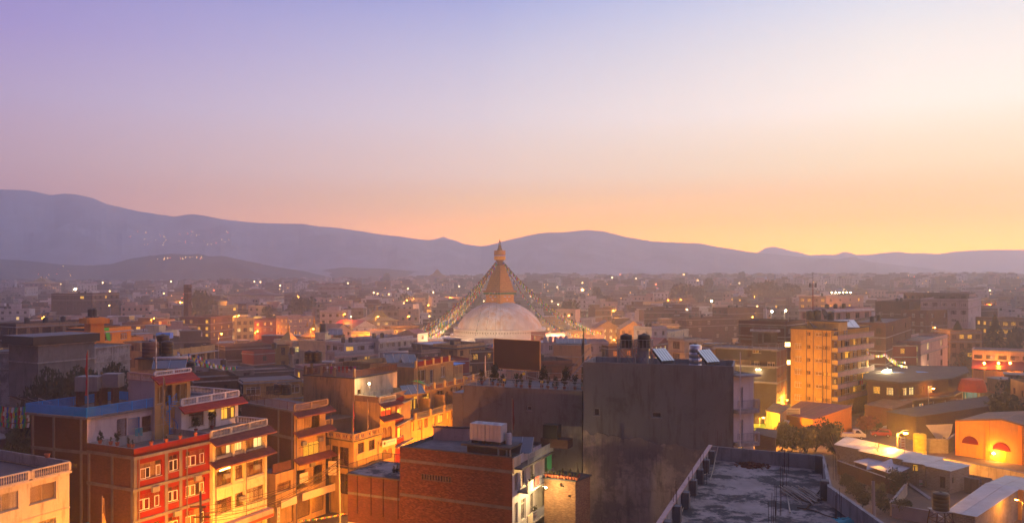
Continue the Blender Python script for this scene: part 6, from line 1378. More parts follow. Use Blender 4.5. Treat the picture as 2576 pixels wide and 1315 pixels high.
blk(352, 861, 396, 858, 16.0, 6, 'ochre', 1, ('brn3',), 'small ochre stair room with a blue sheet beside the orange house', par=0.2)
p = atd((392, 851), 200); t = thing('tarpaulin', 'bright blue plastic sheet on a roof right of the orange house', 'tarpaulin', p); mb = MB(); mb.box(0, 3.4, 0, 2, 0, 1.3); obj('cloth', mb.mesh('cloth', mat('vivid_blue_sheet', (0.0, 0.16, 0.75), 0.6)), t)
B = blk(392, 884, 541, 866, 14.2, 9, 'ochre', 6, ('dk', 'doorw', 'dk4'), 'long ochre two storey house with a brown parapet and red lamps', fl=3.2, w=2.6, h=1.9, par=1.4, facemat={'par': 'brickd'}); B.slab(12.6, 0.9, 0.2, 'tinb', (0,), 'canopy')
for k in range(5): B.facs[0].place('post', bevel_box_mesh(0.4, 0.1, 1.5, M['ochre'], 'post'), 0.1 + k*3.9, 12.9, 0.08)
# middle left
blk(530, 797, 585, 792, 14.5, 14, 'brick', 3, ('dk', 'smlit'), 'brick house glowing orange left of the floodlit yellow house', bands=[5, 8.2, 11.4], par=0.7)
blk(562, 801, 640, 799, 12.5, 12, 'yellow', 5, ('brn3', 'litw', 'brn3'), 'floodlit yellow house with brown shutters', w=1.6, h=1.7, fl=3.2)
blk(640, 805, 724, 800, 11.0, 14, 'maroon', 5, ('wht', 'orgw'), 'long red walled house right of the floodlit yellow house', w=1.7)
blk(724, 796, 788, 794, 13.0, 12, 'pink', 5, ('orgw', 'wht'), 'pink house with a row of lit windows and red eaves', w=1.6)
for k, (x, y, d, p, c) in enumerate(((590, 836, 404, 120000, (1, .6, .06)), (545, 832, 396, 60000, SOD), (655, 836, 395, 14000, SOD), (745, 830, 420, 9000, SOD))):
    q = atd((x, y), d); street_lamp(q[0], q[1] - 8, 6, 'lamp post in the lit lane before the floodlit yellow house, %s' % wd[k], p, c=c, s=1.4)
blk(566, 872, 690, 866, 11.5, 10, 'brickd', 3, ('dk', 'whts'), 'dark brick block with concrete frame before the mustard monastery', bands=[4.4, 7.6, 10.6], sides=False)
B = blk(640, 884, 692, 880, 10.4, 6, 'maroon', 1, ('org',), 'maroon rendered house front beside the mustard monastery', sides=False)
# mustard monastery with golden roofs
B = blk(688, 866, 736, 866, 11.0, 12, 'mustard', 1, ('smlit',), 'mustard walled monastery wing under a golden pyramid roof', par=0.0, w=1.2, h=2.2, fl=4.0); B.slab(10.8, 0.9, 0.3, 'woodm', (0, 1, 3), 'eave')
def pyr(B, h, m='gold', ov=0.8, fin=3, zb=None):
    r = B.root.location; c = Vector((sum(p[0] for p in B.foot)/4 - r.x, sum(p[1] for p in B.foot)/4 - r.y, 0)); z = (zb or B.z1) - r.z; mb = MB(); P = [Vector((p[0]-r.x, p[1]-r.y, 0)) for p in B.foot]
    P = [c + (p - c)*(1 + ov/6) for p in P]
    for k in range(4):
        a, b_ = P[k], P[(k+1) % 4]; m1a, m1b = c.lerp(a, 0.5), c.lerp(b_, 0.5); t1a, t1b = c.lerp(a, 0.14), c.lerp(b_, 0.14)
        mb.face([(a.x, a.y, z), (b_.x, b_.y, z), (m1b.x, m1b.y, z + h*0.36), (m1a.x, m1a.y, z + h*0.36)]); mb.face([(m1a.x, m1a.y, z + h*0.36), (m1b.x, m1b.y, z + h*0.36), (t1b.x, t1b.y, z + h), (t1a.x, t1a.y, z + h)])
        mb.face([(a.x, a.y, z - 0.2), (b_.x, b_.y, z - 0.2), (b_.x, b_.y, z), (a.x, a.y, z)])
    mb.face([(q.x, q.y, z + h) for q in [c.lerp(p, 0.14) for p in P]]); obj('golden_roof', mb.mesh('golden_roof', M[m]), B.root)
    for k in range(fin):
        mb = MB(); s = 1.0 if k == 0 else 0.6; mb.lathe([(0.5*s, 0), (0.25*s, 0.5*s), (0.45*s, 1.0*s), (0.12*s, 1.6*s), (0.2*s, 2.0*s), (0.02, 3.0*s)], 8); obj('finial', mb.mesh('finial', M['gold'], True), B.root, (c.x + (0, -2.2, 2.2)[k], c.y, z + h*(1 if k == 0 else 0.8)))
pyr(B, 3.2)
B = blk(757, 846, 800, 846, 12.6, 12, 'mustard', 0, PL, 'second golden roofed hall behind the cream monastery wing', par=0.0, sides=False); pyr(B, 3.4)
B = blk(736, 857, 792, 854, 12.2, 12, 'cream', 3, ('dk', 'wht', 'litw'), 'cream monastery wing with a row of dark windows', w=2.0, h=1.5, fl=3.6, par=0.6); B.slab(9.5, 0.3, 0.2, 'tinb', (0,))
B = blk(792, 836, 818, 836, 14.6, 8, 'cream', 0, PL, 'cream stair tower with a blue glazed strip on the monastery', par=0.2, sides=False); B.facs[0].place('blue_strip', bevel_box_mesh(1.9, 0.08, 11, M['solar'], 'blue_strip'), 0.6, 1.5, 0.06)
blk(818, 857, 876, 850, 12.4, 9, 'cream', 0, PL, 'blank pale yellow end wall of the monastery', par=0.1, sides=False)
p = atd((812, 838), 246); tank(p[0], p[1], 14.6, 'tall black tank topping the monastery stair tower', 1.0, 2.6); solar(p[0] + 1.6, p[1], 13.4, 0.2, 'bright blue solar heater beside the monastery stair tower', 3, 1.4, 2.6, 35, cyl=True)
# centre left
blk(866, 862, 950, 857, 12.8, 10, 'lilac', 3, ('dk4', 'dk', 'smlit'), 'pale house with wide curved balconies right of the monastery', w=2.4, h=1.7, bands=[3.0, 6.0, 9.3, 12.0], tanks=2)
B = blk(842, 884, 940, 878, 10.8, 5, 'lilac', 3, ('dk', 'org'), 'lower balcony wing of the pale house with red cloths', w=1.6); B.slab(9.0, 1.2, 0.5, 'pink', (0,), 'balcony')
B = blk(952, 851, 1040, 843, 13.6, 10, 'lilac', 6, ('whts', 'dk'), 'lilac house with a row of narrow windows and roof tanks', w=1.1, h=1.6, tanks=2); B.slab(12.2, 0.9, 0.7, 'lilac', (0,), 'balcony')
B = blk(858, 816, 908, 812, 11.0, 10, 'white', 3, ('dk', 'smlit'), 'small white house with a bright doorway, behind the pale houses', w=1.4)
B = blk(925, 808, 1000, 806, 11.0, 14, 'cream', 4, ('orgw', 'litw'), 'temple hall with a gilded roof and three finials', par=0.0, w=1.6); pyr(B, 4.6)
B = blk(985, 822, 1050, 820, 10.4, 8, 'ochre', 3, ('orgw', 'litw'), 'orange lit temple gate left of the prayer flags', par=0.6, w=1.8); B.slab(10.0, 0.7, 0.5, 'gold', (0, 1, 3), 'gilded_cornice')
def gable(label, x0, x1, y, zr, depth, wall='white', rm='tinred', rise=3.0, nc=3, st=('wht', 'dk'), y1=None):
    B = blk(x0, y, x1, y1 or y, zr, depth, wall, nc, st, label, par=0.0); r = B.root.location; P = [Vector((p[0]-r.x, p[1]-r.y, zr)) for p in B.foot]; m0, m1 = (P[0] + P[1])/2 + Vector((0, 0, rise)), (P[3] + P[2])/2 + Vector((0, 0, rise)); mb = MB()
    o0 = (P[0] - m0)*0.08; o1 = (P[1] - m0)*0.08; yv = (P[0] - P[3]).normalized()*0.6
    mb.face([P[0] + o0 + yv, m0 + yv, m1 - yv, P[3] + o0 - yv]); mb.face([P[1] + o1 + yv, m0 + yv, m1 - yv, P[2] + o1 - yv]); obj('pitched_roof', mb.mesh('pitched_roof', M[rm]), B.root)
    mb = MB(); mb.face([P[0], P[1], m0]); mb.face([P[3], P[2], m1]); obj('gable', mb.mesh('gable', M[wall]), B.root); return B
gable('white gabled house with a red sheet roof, left of the temple gate', 888, 948, 824, 9.5, 14, y1=820)
gable('pink gabled house with a rust red roof before the temple gate', 838, 884, 834, 9.0, 12, 'pink', 'tinr', y1=830)
blk(930, 834, 990, 828, 10.0, 8, 'pink', 5, ('orgw', 'dk'), 'pink arcaded shop row left of the prayer flag ends', w=1.4, tanks=0)
gable('small maroon sheet roofed pavilion before the prayer flag ends', 1000, 1050, 838, 11.5, 6, 'pink', 'tinred', 1.4, 2, y1=840)
# in front of the stupa
B = blk(1150, 868, 1219, 861, 13.6, 8, 'ochre', 3, ('dk', 'whts'), 'ochre and grey house with a dark slab roof before the dome', w=1.4, tanks=1); B.slab(12.6, 1.0, 0.3, 'concd', (0, 1, 3), 'roof_slab')
blk(1080, 866, 1150, 862, 13.0, 9, 'concd', 2, ('dk',), 'dark grey shed house left of the ochre house before the dome', roof='tinb', par=0.1)
blk(1098, 905, 1180, 900, 12.6, 8, 'maroon', 2, ('dk',), 'maroon and grey terrace left of the billboard', par=0.6)
blk(1060, 880, 1110, 876, 12.6, 9, 'conc', 2, ('dk', 'wht'), 'grey house with a vaulted shed roof behind the terraces', tanks=2)
blk(1180, 880, 1246, 878, 12.0, 8, 'brickd', 2, ('dk', 'org'), 'brick house just left of the billboard', par=0.5)
blk(1345, 862, 1400, 860, 14.0, 8, 'lilac', 2, ('dk', 'whts'), 'lilac house with roof solar panels right of the billboard', roof='tinb', par=0.1)
B = blk(1392, 866, 1468, 868, 14.2, 8, 'tan', 0, PL, 'plain tan cube house with a row of solar panels on top', par=0.05, sides=False)
p = B.facs[0].w(0.5, -1.0); solar(p[0], p[1], 14.2, 0.0, 'long row of grey solar panels on the plain tan cube house', 5, 1.5, 2.0, 30)
for k in range(5): p = atd((1372 + k*13, 852), 214); tank(p[0], p[1] , 13.6, '%s cylinder of the pale tank row right of the billboard' % wd[k], 0.62, 1.9, 'tankg')
B = blk(1362, 908, 1440, 905, 14.0, 8, 'brick', 2, ('dk',), 'red brick house with a slab balcony right of the billboard', bands=[7, 10.2], tanks=1); B.slab(12.8, 0.9, 0.4, 'brickd', (0, 1), 'balcony')
blk(1468, 858, 1530, 858, 13.2, 10, 'lilac', 2, ('dk', 'lito'), 'lilac house with one glowing orange window behind the tank towers', w=1.6)
blk(1530, 870, 1600, 868, 12.2, 8, 'brick', 2, ('lito', 'dk'), 'red lit house with an orange parapet behind the tank towers', facemat={'par': 'orange'})
p = atd((1470, 900), 150); pole_flag(p[0], p[1], 9.0, 12.6, 'dark green furled flag on a tall pole before the grey roof', 'leaf', 2.6, 0.5)
blk(1372, 838, 1420, 836, 11.8, 9, 'maroon', 3, ('orgw', 'dk'), 'maroon shop house at the right foot of the dome', w=1.2)
blk(1415, 832, 1470, 832, 10.6, 9, 'ochre', 4, ('orgw', 'litw', 'wht'), 'ochre shop house glowing orange right of the dome', w=1.2, par=0.4)
blk(1455, 826, 1520, 826, 10.6, 9, 'pink', 4, ('orgw', 'dk'), 'salmon shop house under the right hand prayer flags', w=1.2, par=0.4)
gable('broad orange lit house with a pitched roof beyond the prayer flag ends', 1498, 1560, 824, 9.2, 14, 'ochre', 'tinr', 3.0, 4, ('orgw', 'litw'))
gable('pale gabled lodge with small paired windows behind the shops', 1560, 1625, 828, 9.2, 12, 'ochre', 'tinr', 3.4, 4, ('litw', 'orgw'))
for k, (x, y, d, p) in enumerate(((1425, 842, 262, 5000), (1500, 842, 256, 6000), (1570, 846, 238, 5000), (1640, 880, 205, 4200), (1590, 890, 190, 3200), (1700, 900, 190, 3600), (1480, 905, 180, 1200))):
    q = atd((x, y), d); street_lamp(q[0], q[1], 5, '%s lamp post in the lanes between the dome and the grey building' % wd[k], p, c=SOD, s=1.2)
# centre right
blk(1679, 836, 1732, 826, 12.4, 9, 'cream', 2, ('brn3', 'wht'), 'cream house with two windows and an overhanging flat roof', w=1.5, par=0.5, tanks=1)
B = blk(1640, 822, 1678, 820, 14.8, 8, 'lilac', 2, ('dk', 'whts'), 'grey and white house with round vented parapets and a tank', par=0.9, tanks=2)
gable('orange tiled house with four glowing windows behind the grey roof', 1646, 1690, 868, 9.6, 7, 'maroon', 'tinred', 2.0, 4, ('litw',), y1=862)
B = blk(1722, 852, 1764, 850, 15.8, 6, 'cream', 1, ('brn3',), 'cream rooftop house with one brown window behind the grey roof', w=2.6, h=1.8, par=0.6); B.slab(14.9, 0.5, 0.6, 'cream', (0, 1), 'parapet_slab')
gable('small orange lit gabled shed near the grey roof', 1690, 1725, 872, 9.0, 6, 'ochre', 'tinb', 1.5, 2, ('lity',))
B = blk(1764, 866, 1845, 876, 15.0, 8, 'ochre', 2, ('org', 'dk'), 'ochre house with an outside stair behind the second solar panel', par=0.3); B.slab(14.3, 0.8, 0.2, 'tinb', (0,), 'canopy')
for k, (x, y, w_, h_) in enumerate(((1700, 770, 60, 0), (1780, 758, 60, 0))): pass
blk(1560, 770, 1610, 770, 13, 10, 'white', 3, ('dk', 'litw'), 'white three storey house with lit corner windows beyond the lodge', w=1.4)
B = blk(1608, 760, 1690, 760, 14, 12, 'yellow', 4, ('dk', 'whts'), 'yellow house with a broad slab roof beyond the lodge', w=2.4); B.slab(12.8, 1.4, 0.6, 'cream', (0, 1, 3), 'roof_slab')
blk(1683, 762, 1728, 762, 15, 10, 'brickd', 3, ('dk',), 'dark house with three tanks right of the yellow slab roof house', tanks=3)
blk(1726, 800, 1860, 796, 14, 12, 'brickd', 6, ('dk', 'wht'), 'wide dark brick house with concrete bands and two white dishes', tanks=2, w=1.6)
blk(1800, 766, 1852, 766, 13, 10, 'lilac', 3, ('litw', 'wht'), 'hazy white house with brightly lit windows', w=1.6)
blk(1830, 774, 1920, 772, 17, 10, 'brick', 2, ('dk',), 'red brick house with two chimney tanks left of the phone mast', tanks=2, bands=[6, 10, 14])
# --- brick house K2 behind, K1 with the bright yard before it, left of the tall yellow tower
B = blk(1858, 805, 1978, 809, 20.0, 12, 'brick', 0, PL, 'large brick house with concrete frame left of the tall yellow tower', par=0.9, facemat={'par': 'brickd'}); 
for z in (18.4, 15.2): B.facs[0].place('beam', bevel_box_mesh(B.facs[0].L, 0.06, 0.4, M['conc'], 'beam'), 0, z, 0.04)
B.cols(0, [0.3, B.facs[0].L*0.3, B.facs[0].L*0.65, B.facs[0].L - 0.3], 5, 19, 0.4, 'conc')
a, b_, c_ = at((1800, 872), 16.2), at((1953, 878), 16.2), at((1984, 869), 16.2)
d_, L_ = nrm(b_, c_); K = Bld('grey and white house with long railed balconies and a floodlit yard', [a, b_, (b_[0] + d_[0]*9, b_[1] + d_[1]*9), (a[0] + d_[0]*9, a[1] + d_[1]*9)], 15.9, 'concd', par=0.0, facemat={1: 'brick'}); f = K.facs[0]
K.wq(0, D1, 1338, 1412, 855, 905, 'wht'); K.wq(0, D1, 1504, 1548, 868, 888, 'sm'); K.wq(0, D1, 1295, 1325, 850, 935, 'doorw', sill=False)
K.wq(0, D1, 1415, 1448, 972, 1045, 'doorw', sill=False); K.wq(0, D1, 1468, 1532, 980, 1035, 'wht'); K.wq(0, D1, 1350, 1396, 975, 1030, 'wht')
for z in (16.0, 12.6, 9.4): K.slab(z - 0.1, 0.9, 0.3, 'concl', (0,), 'balcony')
railing(f, 0, f.L, 16.2, 1.0, 'steel', 0.85, 1.2, mid=3, bars=False); railing(K.facs[1], 0, K.facs[1].L, 16.2, 1.0, 'steel', 0.0, 1.2, mid=3, bars=False); railing(f, 2, f.L*0.6, 12.9, 0.9, 'ochre', 0.85, 0.2)
f1 = K.facs[1]
for z in (15.6, 12.4, 9.2, 6.0): f1.place('beam', bevel_box_mesh(f1.L, 0.06, 0.3, M['conc'], 'beam'), 0, z, 0.04)
K.cols(1, [0.15, f1.L*0.35, f1.L*0.7, f1.L - 0.15], 0, 15.8, 0.25, 'conc')
for z in (13.6, 10.4, 7.2, 4.0):
    for u in (0.9, 2.4, 4.0): K.win(1, (u, z, u + 0.9, z + 0.6), 'sm', sill=False)
K.finish()
kr = Bld('upper grey room with a railing on the floodlit yard house', foot4(at((1895, 832), 19.0), at((1955, 833), 19.0), 5), 18.9, 'conc', par=0.0, z0=16); kr.win(0, (1.0, 16.3, 1.8, 18.4), 'doorw', sill=False); kr.win(0, (2.2, 16.5, 5.0, 18.4), 'dk'); kr.slab(18.8, 0.7, 0.25, 'concl'); railing(kr.facs[0], 0, kr.facs[0].L, 19.05, 0.9, 'steel', 0.6, 1.2, mid=3, bars=False); kr.finish()
p = f.w(f.L*0.72, 0.75); t = thing('yard_lamp', 'white lamp under the balcony of the floodlit yard house', 'light', (p[0], p[1], 12.0)); mb = MB(); mb.tube((-0.5, 0, 0), (0.5, 0, 0), 0.07, n=6); obj('tube', mb.mesh('tube', M['lampw']), t); mb = MB(); mb.box(-0.03, 0.03, 0, 0.9, 0.0, 0.05); obj('bracket', mb.mesh('bracket', M['steeld']), t); plight(0, 0, -0.3, 300, WARM, 0.2, t); plight(-4, 0, -0.4, 300, WARM, 0.2, t)
B = Bld('orange lit brick wing under the floodlit yard', foot4(at((1842, 940), 10.4), at((1952, 944), 10.4), 3), 10.4, 'brick', par=0.9)
for z in (7.2, 4.2): [B.win(0, (u, z, u + 1.1, z + 1.2), rnd.choice(['dk', 'org', 'smlit'])) for u in (1, 3.4, 5.8, 8)]; B.slab(z + 1.6, .06, .25, 'conc', (0,))
B.finish()
# yellow lit fronts below it
B = Bld('golden lit house front with dark balcony rails below the floodlit yard', foot4(at((1898, 955), 9.5), at((1946, 945), 10.0), 5), 9.6, 'yellow', par=0.2)
for z in (6.6, 3.4): B.win(0, (0.5, z, 1.9, z + 1.6), 'org'); B.slab(z - 0.9, 0.7, 0.2, 'maroon', (0,), 'balcony'); railing(B.facs[0], 0, B.facs[0].L, z - 0.7, 0.9, 'maroon', 0.65, 0.2)
B.finish()
# --- tall yellow tower
P('towerp', 'golden_paint', (0.56, 0.33, 0.07), 0.85, 0.2, 0.4, stain=0.4)
P('hallp', 'orange_yellow_paint', (0.62, 0.28, 0.05), 0.85, 0.2, 0.4, stain=0.3)
zT = 19.6; cr = at((2093, 826.9), zT); d0_ = 177.0
lf = ((1989 - CX)/F*184, 184.0); rt = ((2185 - CX)/F*191, 191.0); cr = ((2093 - CX)/F*177, 177.0)
d1_, L1 = nrm(cr, rt); B = Bld('tall yellow apartment tower with balconies, lit gold from the street', [lf, cr, rt, (lf[0] + rt[0] - cr[0], lf[1] + rt[1] - cr[1])], zT, 'towerp', par=0.5); T = B; f = B.facs[0]; f1 = B.facs[1]
rows = [827, 940, 1055, 1168, 1280]
us = [f.uz(D1(x, 830))[0] for x in (1705, 1768)]; z_top = [f.uz(D1(1735, y))[1] for y in (815, 925, 1036, 1150, 1262)]; 
ztp = z_top + [z_top[-1] - 2.75, z_top[-1] - 5.5]
sp_ = (z_top[0] - z_top[4])/4
for z in ztp:
    B.win(0, (us[0], z - 1.35, us[1], z), 'wht4' if False else 'wht', sill=False)
ucols = [f.uz(E1(x, 830))[0] for x in (85, 170, 225, 259)]
for k in range(7):
    z = z_top[0] + sp_*0.9 - k*sp_
    for j, u in enumerate(ucols):
        if z - 0.6 < 1: continue
        B.win(0, (u - (0.75 if j == 1 else 0.38), z - 0.75, u + (0.75 if j == 1 else 0.38), z), 'smlit' if (k == 5 and j == 1) or (k == 3 and j > 1) else ('whts' if j == 1 else 'dk'), sill=False)
for x in (65, 124, 204, 240, 292): u = min(f.uz(E1(x, 830))[0], f.L - 0.1); f.place('drain_pipe', bevel_box_mesh(0.1, 0.1, 17.5, M['conc'], 'drain_pipe'), u, 1.5, 0.12)
B.slab(zT - 0.4, 0.5, 0.3, 'concd', (0, 1))
zb = [f1.uz(E1(292, y))[1] for y in (770, 870)]; sp1 = 2.62; z0_ = 17.3
for k in range(7):
    z = z0_ - k*sp1
    if z < 2: break
    mb = MB(); mb.box(0, f1.L, 0, 1.3, -0.2, 0); f1.place('balcony', mb.mesh('balcony', M['concl']), 0, z, 1.3)
    mb = MB(); mb.box(0, f1.L, 0, 0.1, 0, 0.8); f1.place('balcony_wall', mb.mesh('balcony_wall', M['pink']), 0, z, 1.3); railing(f1, 0, f1.L, z + 0.8, 0.25, 'steel', 1.28, 2.0)
    fe = Fac(f1.w(-0.02, 0), f1.w(-0.02, 1.3), B.root)
    mb = MB(); mb.box(0, 0.1, 0, 1.2, 0, 0.8); f1.place('balcony_end', mb.mesh('balcony_end', M['yellow']), -0.02, z, 1.25)
    if k: 
        for j, (u, w_, s_) in enumerate(((1.0, 1.8, 'wht'), (4.6, 0.9, 'dk'), (6.4, 3.0, 'wht'), (11.0, 2.4, 'wht'), (15.5, 3.0, 'wht'))): B.win(1, (u, z + sp1*0 + 0.15 if s_ == 'dk' else z + 0.7, u + w_, z + 2.15), s_ if (k + j) % 4 else 'org', sill=False)
    else:
        for j, (u, w_) in enumerate(((1.0, 2.6), (6.0, 2.4))): B.win(1, (u, z + 0.5, u + w_, z + 1.9 - 0.3), 'wht', sill=False)
B.win(0, (f.L - 3.4, 0.1, f.L - 2.4, 2.2), 'doorw', sill=False); B.win(1, (8, 0.9, 11, 2.6), 'wht', sill=False); B.win(1, (3.2, 0.1, 4.4, 2.4), 'doorw', sill=False); B.finish()
for k, x in enumerate((7.4, 8.1, 9.2)):
    p = f1.w(x + 3, 1.45); t = thing('hanging_cloth', '%s cloth drying over a tower balcony rail' % ('dark', 'red', 'pink')[k], 'cloth', (p[0], p[1], z0_ - 4*sp1 + 0.2), f1.ang); mb = MB(); mb.box(0, 0.6, -0.02, 0.02, -0.3, 0.6); obj('cloth', mb.mesh('cloth', M[('black', 'fr', 'fp')[k]]), t)
p = f.w(f.L*0.62, -2.0); t = thing('stair_room', 'ochre stair room on the roof of the yellow tower', 'rooftop room', (p[0], p[1], 19.0), f.ang); mb = MB(); mb.box(-3.0, 4.2, 0, 4, 0, 1.9); obj('wall', mb.mesh('wall', M['yellow']), t); mb = MB(); mb.box(-3.3, 4.5, -0.3, 4.3, 1.9, 2.1); obj('slab', mb.mesh('slab', M['concd']), t)
for k, (x, dz, r_, h_) in enumerate(((78, 21.2, 0.9, 2.0), (137, 21.1, 0.9, 2.3), (258, 21.1, 0.75, 1.9))):
    q = atd(E1(x + 20, 600), 184); tank(q[0], q[1], dz, '%s black tank on the roof of the yellow tower' % ('left', 'middle', 'right')[k], r_, h_)
q = f1.w(1.2, -4.6); solar(q[0], q[1], 19.2, f1.ang*0.35, 'long bank of pale solar panels on the yellow tower roof', 8, 1.5, 2.6, 38, 'stainless', frame='steeld')
q = atd((2045, 760), 188); t = thing('antenna_mast', 'thin red and white aerial mast rising above the yellow tower', 'antenna mast', (q[0], q[1], 19.4)); mb = MB(); h_ = atd((2045, 684), 188)[2] - 19.4
mb.tube((0, 0, 0), (0, 0, h_*0.8), 0.12, 0.1, n=5); obj('mast', mb.mesh('mast', M['maroon']), t); mb = MB(); mb.tube((0, 0, h_*0.8), (0, 0, h_), 0.05, n=5)
for k in range(5): a = k*1.256; mb.tube((0, 0, h_*0.76), (0.75*math.cos(a), 0.75*math.sin(a), h_*0.76), 0.04, n=4); mb.box(-0.09, 0.09, -0.05, 0.05, h_*0.76 - 0.5, h_*0.76 + 0.5, 0, Matrix.Translation((0.75*math.cos(a), 0.75*math.sin(a), 0)))
obj('aerials', mb.mesh('aerials', M['steeld']), t)
q = atd((1983, 765), 200); t = thing('phone_mast', 'cluster of tall panel aerials left of the yellow tower', 'antenna mast', (q[0], q[1], 19)); mb = MB(); h_ = atd((1983, 748), 200)[2] - 19; mb.tube((0, 0, 0), (0, 0, h_), 0.1, n=5); obj('mast', mb.mesh('mast', M['steel']), t)
for k in range(3): mb = MB(); a = k*2.1; mb.box(-0.17, 0.17, -0.1, 0.1, h_ - 3.0, h_ - 0.2, 0, Matrix.Translation((0.5*math.cos(a), 0.5*math.sin(a), 0))); obj('aerial', mb.mesh('aerial', M['steel']), t)
q = atd(E1(215, 475), 188); t = thing('satellite_dish', 'dark satellite dish beside the mast of the yellow tower', 'satellite dish', (q[0], q[1], 21.5)); mb = MB(); mb.lathe([(0.001, 0), (0.5, 0.08), (0.9, 0.3), (0.86, 0.32), (0.5, 0.12), (0.001, 0.05)], 16); obj('dish', mb.mesh('dish', M['steeld'], True), t, (0, 0, 1.0), rot=(1.1, 0, 0.5)); mb = MB(); mb.tube((0, 0, 0), (0, 0, 1), 0.06); obj('post', mb.mesh('post', M['steel']), t)
# lights on the wall of the brick house beside the tower
for k, y in enumerate((866, 911)):
    q = atd((1981, y), 178); t = thing('floodlight', '%s boxy floodlight between the brick house and the yellow tower' % ('upper', 'lower')[k], 'light', q); mb = MB(); mb.box(-0.55, 0.55, -0.15, 0.15, -0.45, 0.45); obj('lamp_glass', mb.mesh('lamp_glass', mat('soft_pale_lens', (1, .9, .6), .5, 0, em=(1.0, .72, .3), es=4)), t); mb = MB(); mb.box(-0.6, 0.6, -0.12, 0.2, 0.45, 0.52); mb.box(-0.04, 0.04, 0.15, 0.9, -0.05, 0.05); obj('hood', mb.mesh('hood', M['steeld']), t); plight(0, -0.7, 0, 260, SOD, 0.3, t)
# right of the tower
B = blk(2096, 776, 2192, 772, 22.0, 10, 'pink', 4, ('dk', 'dk', 'dk4'), 'white house with six tanks in a row on its roof behind the tower', w=2.4, h=1.7, tanks=3, fl=3.2); B.slab(21.0, 0.7, 0.6, 'white', (0, 1, 3), 'roof_slab')
B = blk(2078, 745, 2172, 743, 22.6, 14, 'pink', 4, ('smlit', 'whts', 'dk'), 'house with a brilliantly lit rooftop terrace under strings of lamps', w=1.8, par=0.6, tanks=1)
for k in range(6):
    p = B.facs[0].w(4 + k*3.2, 0.4); t = thing('terrace_lamp', '%s lamp along the edge of the brilliantly lit rooftop terrace' % wd[k], 'light', (p[0], p[1], 24.2)); mb = MB(); mb.lathe([(0.001, -.3), (.3, 0), (.001, .3)], 8); obj('bulb', mb.mesh('bulb', M['lampw']), t); mb = MB(); mb.tube((0, 0, -1.8), (0, 0, -0.2), 0.05); obj('post', mb.mesh('post', M['steeld']), t)
plight(p[0] - 8, p[1] - 2, 24.5, 5000, WARM, 0.5)
blk(2176, 800, 2232, 800, 18.0, 10, 'brick', 2, ('dk', 'org'), 'brick house with concrete bands right of the tower solar panels', bands=[8, 11.4, 14.8], par=0.6, tanks=1)
B = blk(2180, 846, 2240, 838, 15.2, 8, 'lilac', 3, ('lito', 'smlit', 'dk'), 'grey house with a glowing red window right of the tower', par=0.8); B.slab(14.2, 0.8, 0.2, 'tinb', (0, 1))
blk(2228, 812, 2292, 796, 19.4, 10, 'brick', 2, ('smlit', 'dk'), 'tall red brick house with a lit slit window', bands=[9, 12.3, 15.6], par=0.7, tanks=2)
blk(2236, 868, 2306, 868, 13.2, 8, 'maroon', 1, ('smlit', 'dk'), 'blank maroon box house with one small lit window', par=0.2, sides=False)
B = blk(2330, 737, 2438, 737, 24.6, 20, 'conc', 4, ('dk', 'sm'), 'huge dark grey block looming in the haze at the right', w=2.2, h=1.4, fl=3.2, tanks=0, par=0.3); B.slab(24.3, 1.6, 0.35, 'conc', (0, 1, 3), 'roof_slab')
blk(2436, 752, 2468, 746, 23.0, 16, 'lilac', 2, ('wht', 'dk'), 'pale balconied strip on the right side of the huge grey block', w=1.8)
blk(2287, 758, 2332, 754, 22.0, 12, 'brickd', 2, ('dk', 'whts'), 'stepped brick house with roof clutter left of the huge grey block', tanks=2, bands=[8, 11, 14, 17])
blk(2330, 780, 2392, 778, 19.0, 10, 'brick', 2, ('wht', 'dk'), 'brick and white house before the huge grey block', bands=[7, 10, 13])
blk(2440, 778, 2510, 776, 17.6, 12, 'brickd', 4, ('dk', 'smlit'), 'hazy brick house right of the huge grey block', w=1.4)
blk(2500, 800, 2600, 800, 16.0, 12, 'tan', 5, ('org', 'dk', 'smlit'), 'tan house with a lit arcade behind the right hand conifer', w=1.8)
blk(2390, 830, 2470, 830, 14.0, 10, 'tan', 4, ('dk', 'smlit'), 'tan house between the two conifers', w=1.5)
B = blk(2316, 858, 2384, 840, 14.0, 8, 'pink', 2, ('litw', 'dk'), 'pink house with a brilliantly lit ground floor left of the first conifer', w=2.6, h=1.8); q = B.facs[0].w(3, 2.2); plight(q[0], q[1], 5, 1500, WARM)
B = blk(2446, 878, 2600, 884, 9.6, 10, 'pink', 5, ('dk',), 'long pink hall with a maroon lean-to and three orange lamps', w=2.2, h=1.2, fl=3.4, par=0.2); f = B.facs[0]
mb = MB(); mb.face([(0, 0, 0.1), (f.L, 0, 0.1), (f.L, -5, -1.9), (0, -5, -1.9)][::-1]); mb.face([(0, -5, -1.9), (f.L, -5, -1.9), (f.L, -5, -2.1), (0, -5, -2.1)]); f.place('lean_to_roof', mb.mesh('lean_to_roof', M['tinred']), 0, 6.4, 0)
for k in range(6): mb = MB(); mb.tube((0, 0, 0), (0, 0, 4.4), 0.1); f.place('post', mb.mesh('post', M['ochre']), 0.3 + k*f.L/5.2, 0, 4.8)
for k, x in enumerate((2476, 2512, 2541)):
    q = atd((x, 913), f.w(0, 5)[1] - 2); t = thing('hall_lamp', '%s of three orange lamps hanging before the long pink hall' % ('left', 'middle', 'right')[k], 'light', q); mb = MB(); mb.lathe([(.001, -.35), (.35, 0), (.001, .35)], 8); obj('bulb', mb.mesh('bulb', M['lampo']), t); mb = MB(); mb.tube((0, 0, 0.3), (0, 0.5, 1.6), 0.03); obj('cord', mb.mesh('cord', M['steeld']), t); plight(0, 0, -0.5, 2600, SOD, 0.3, t)
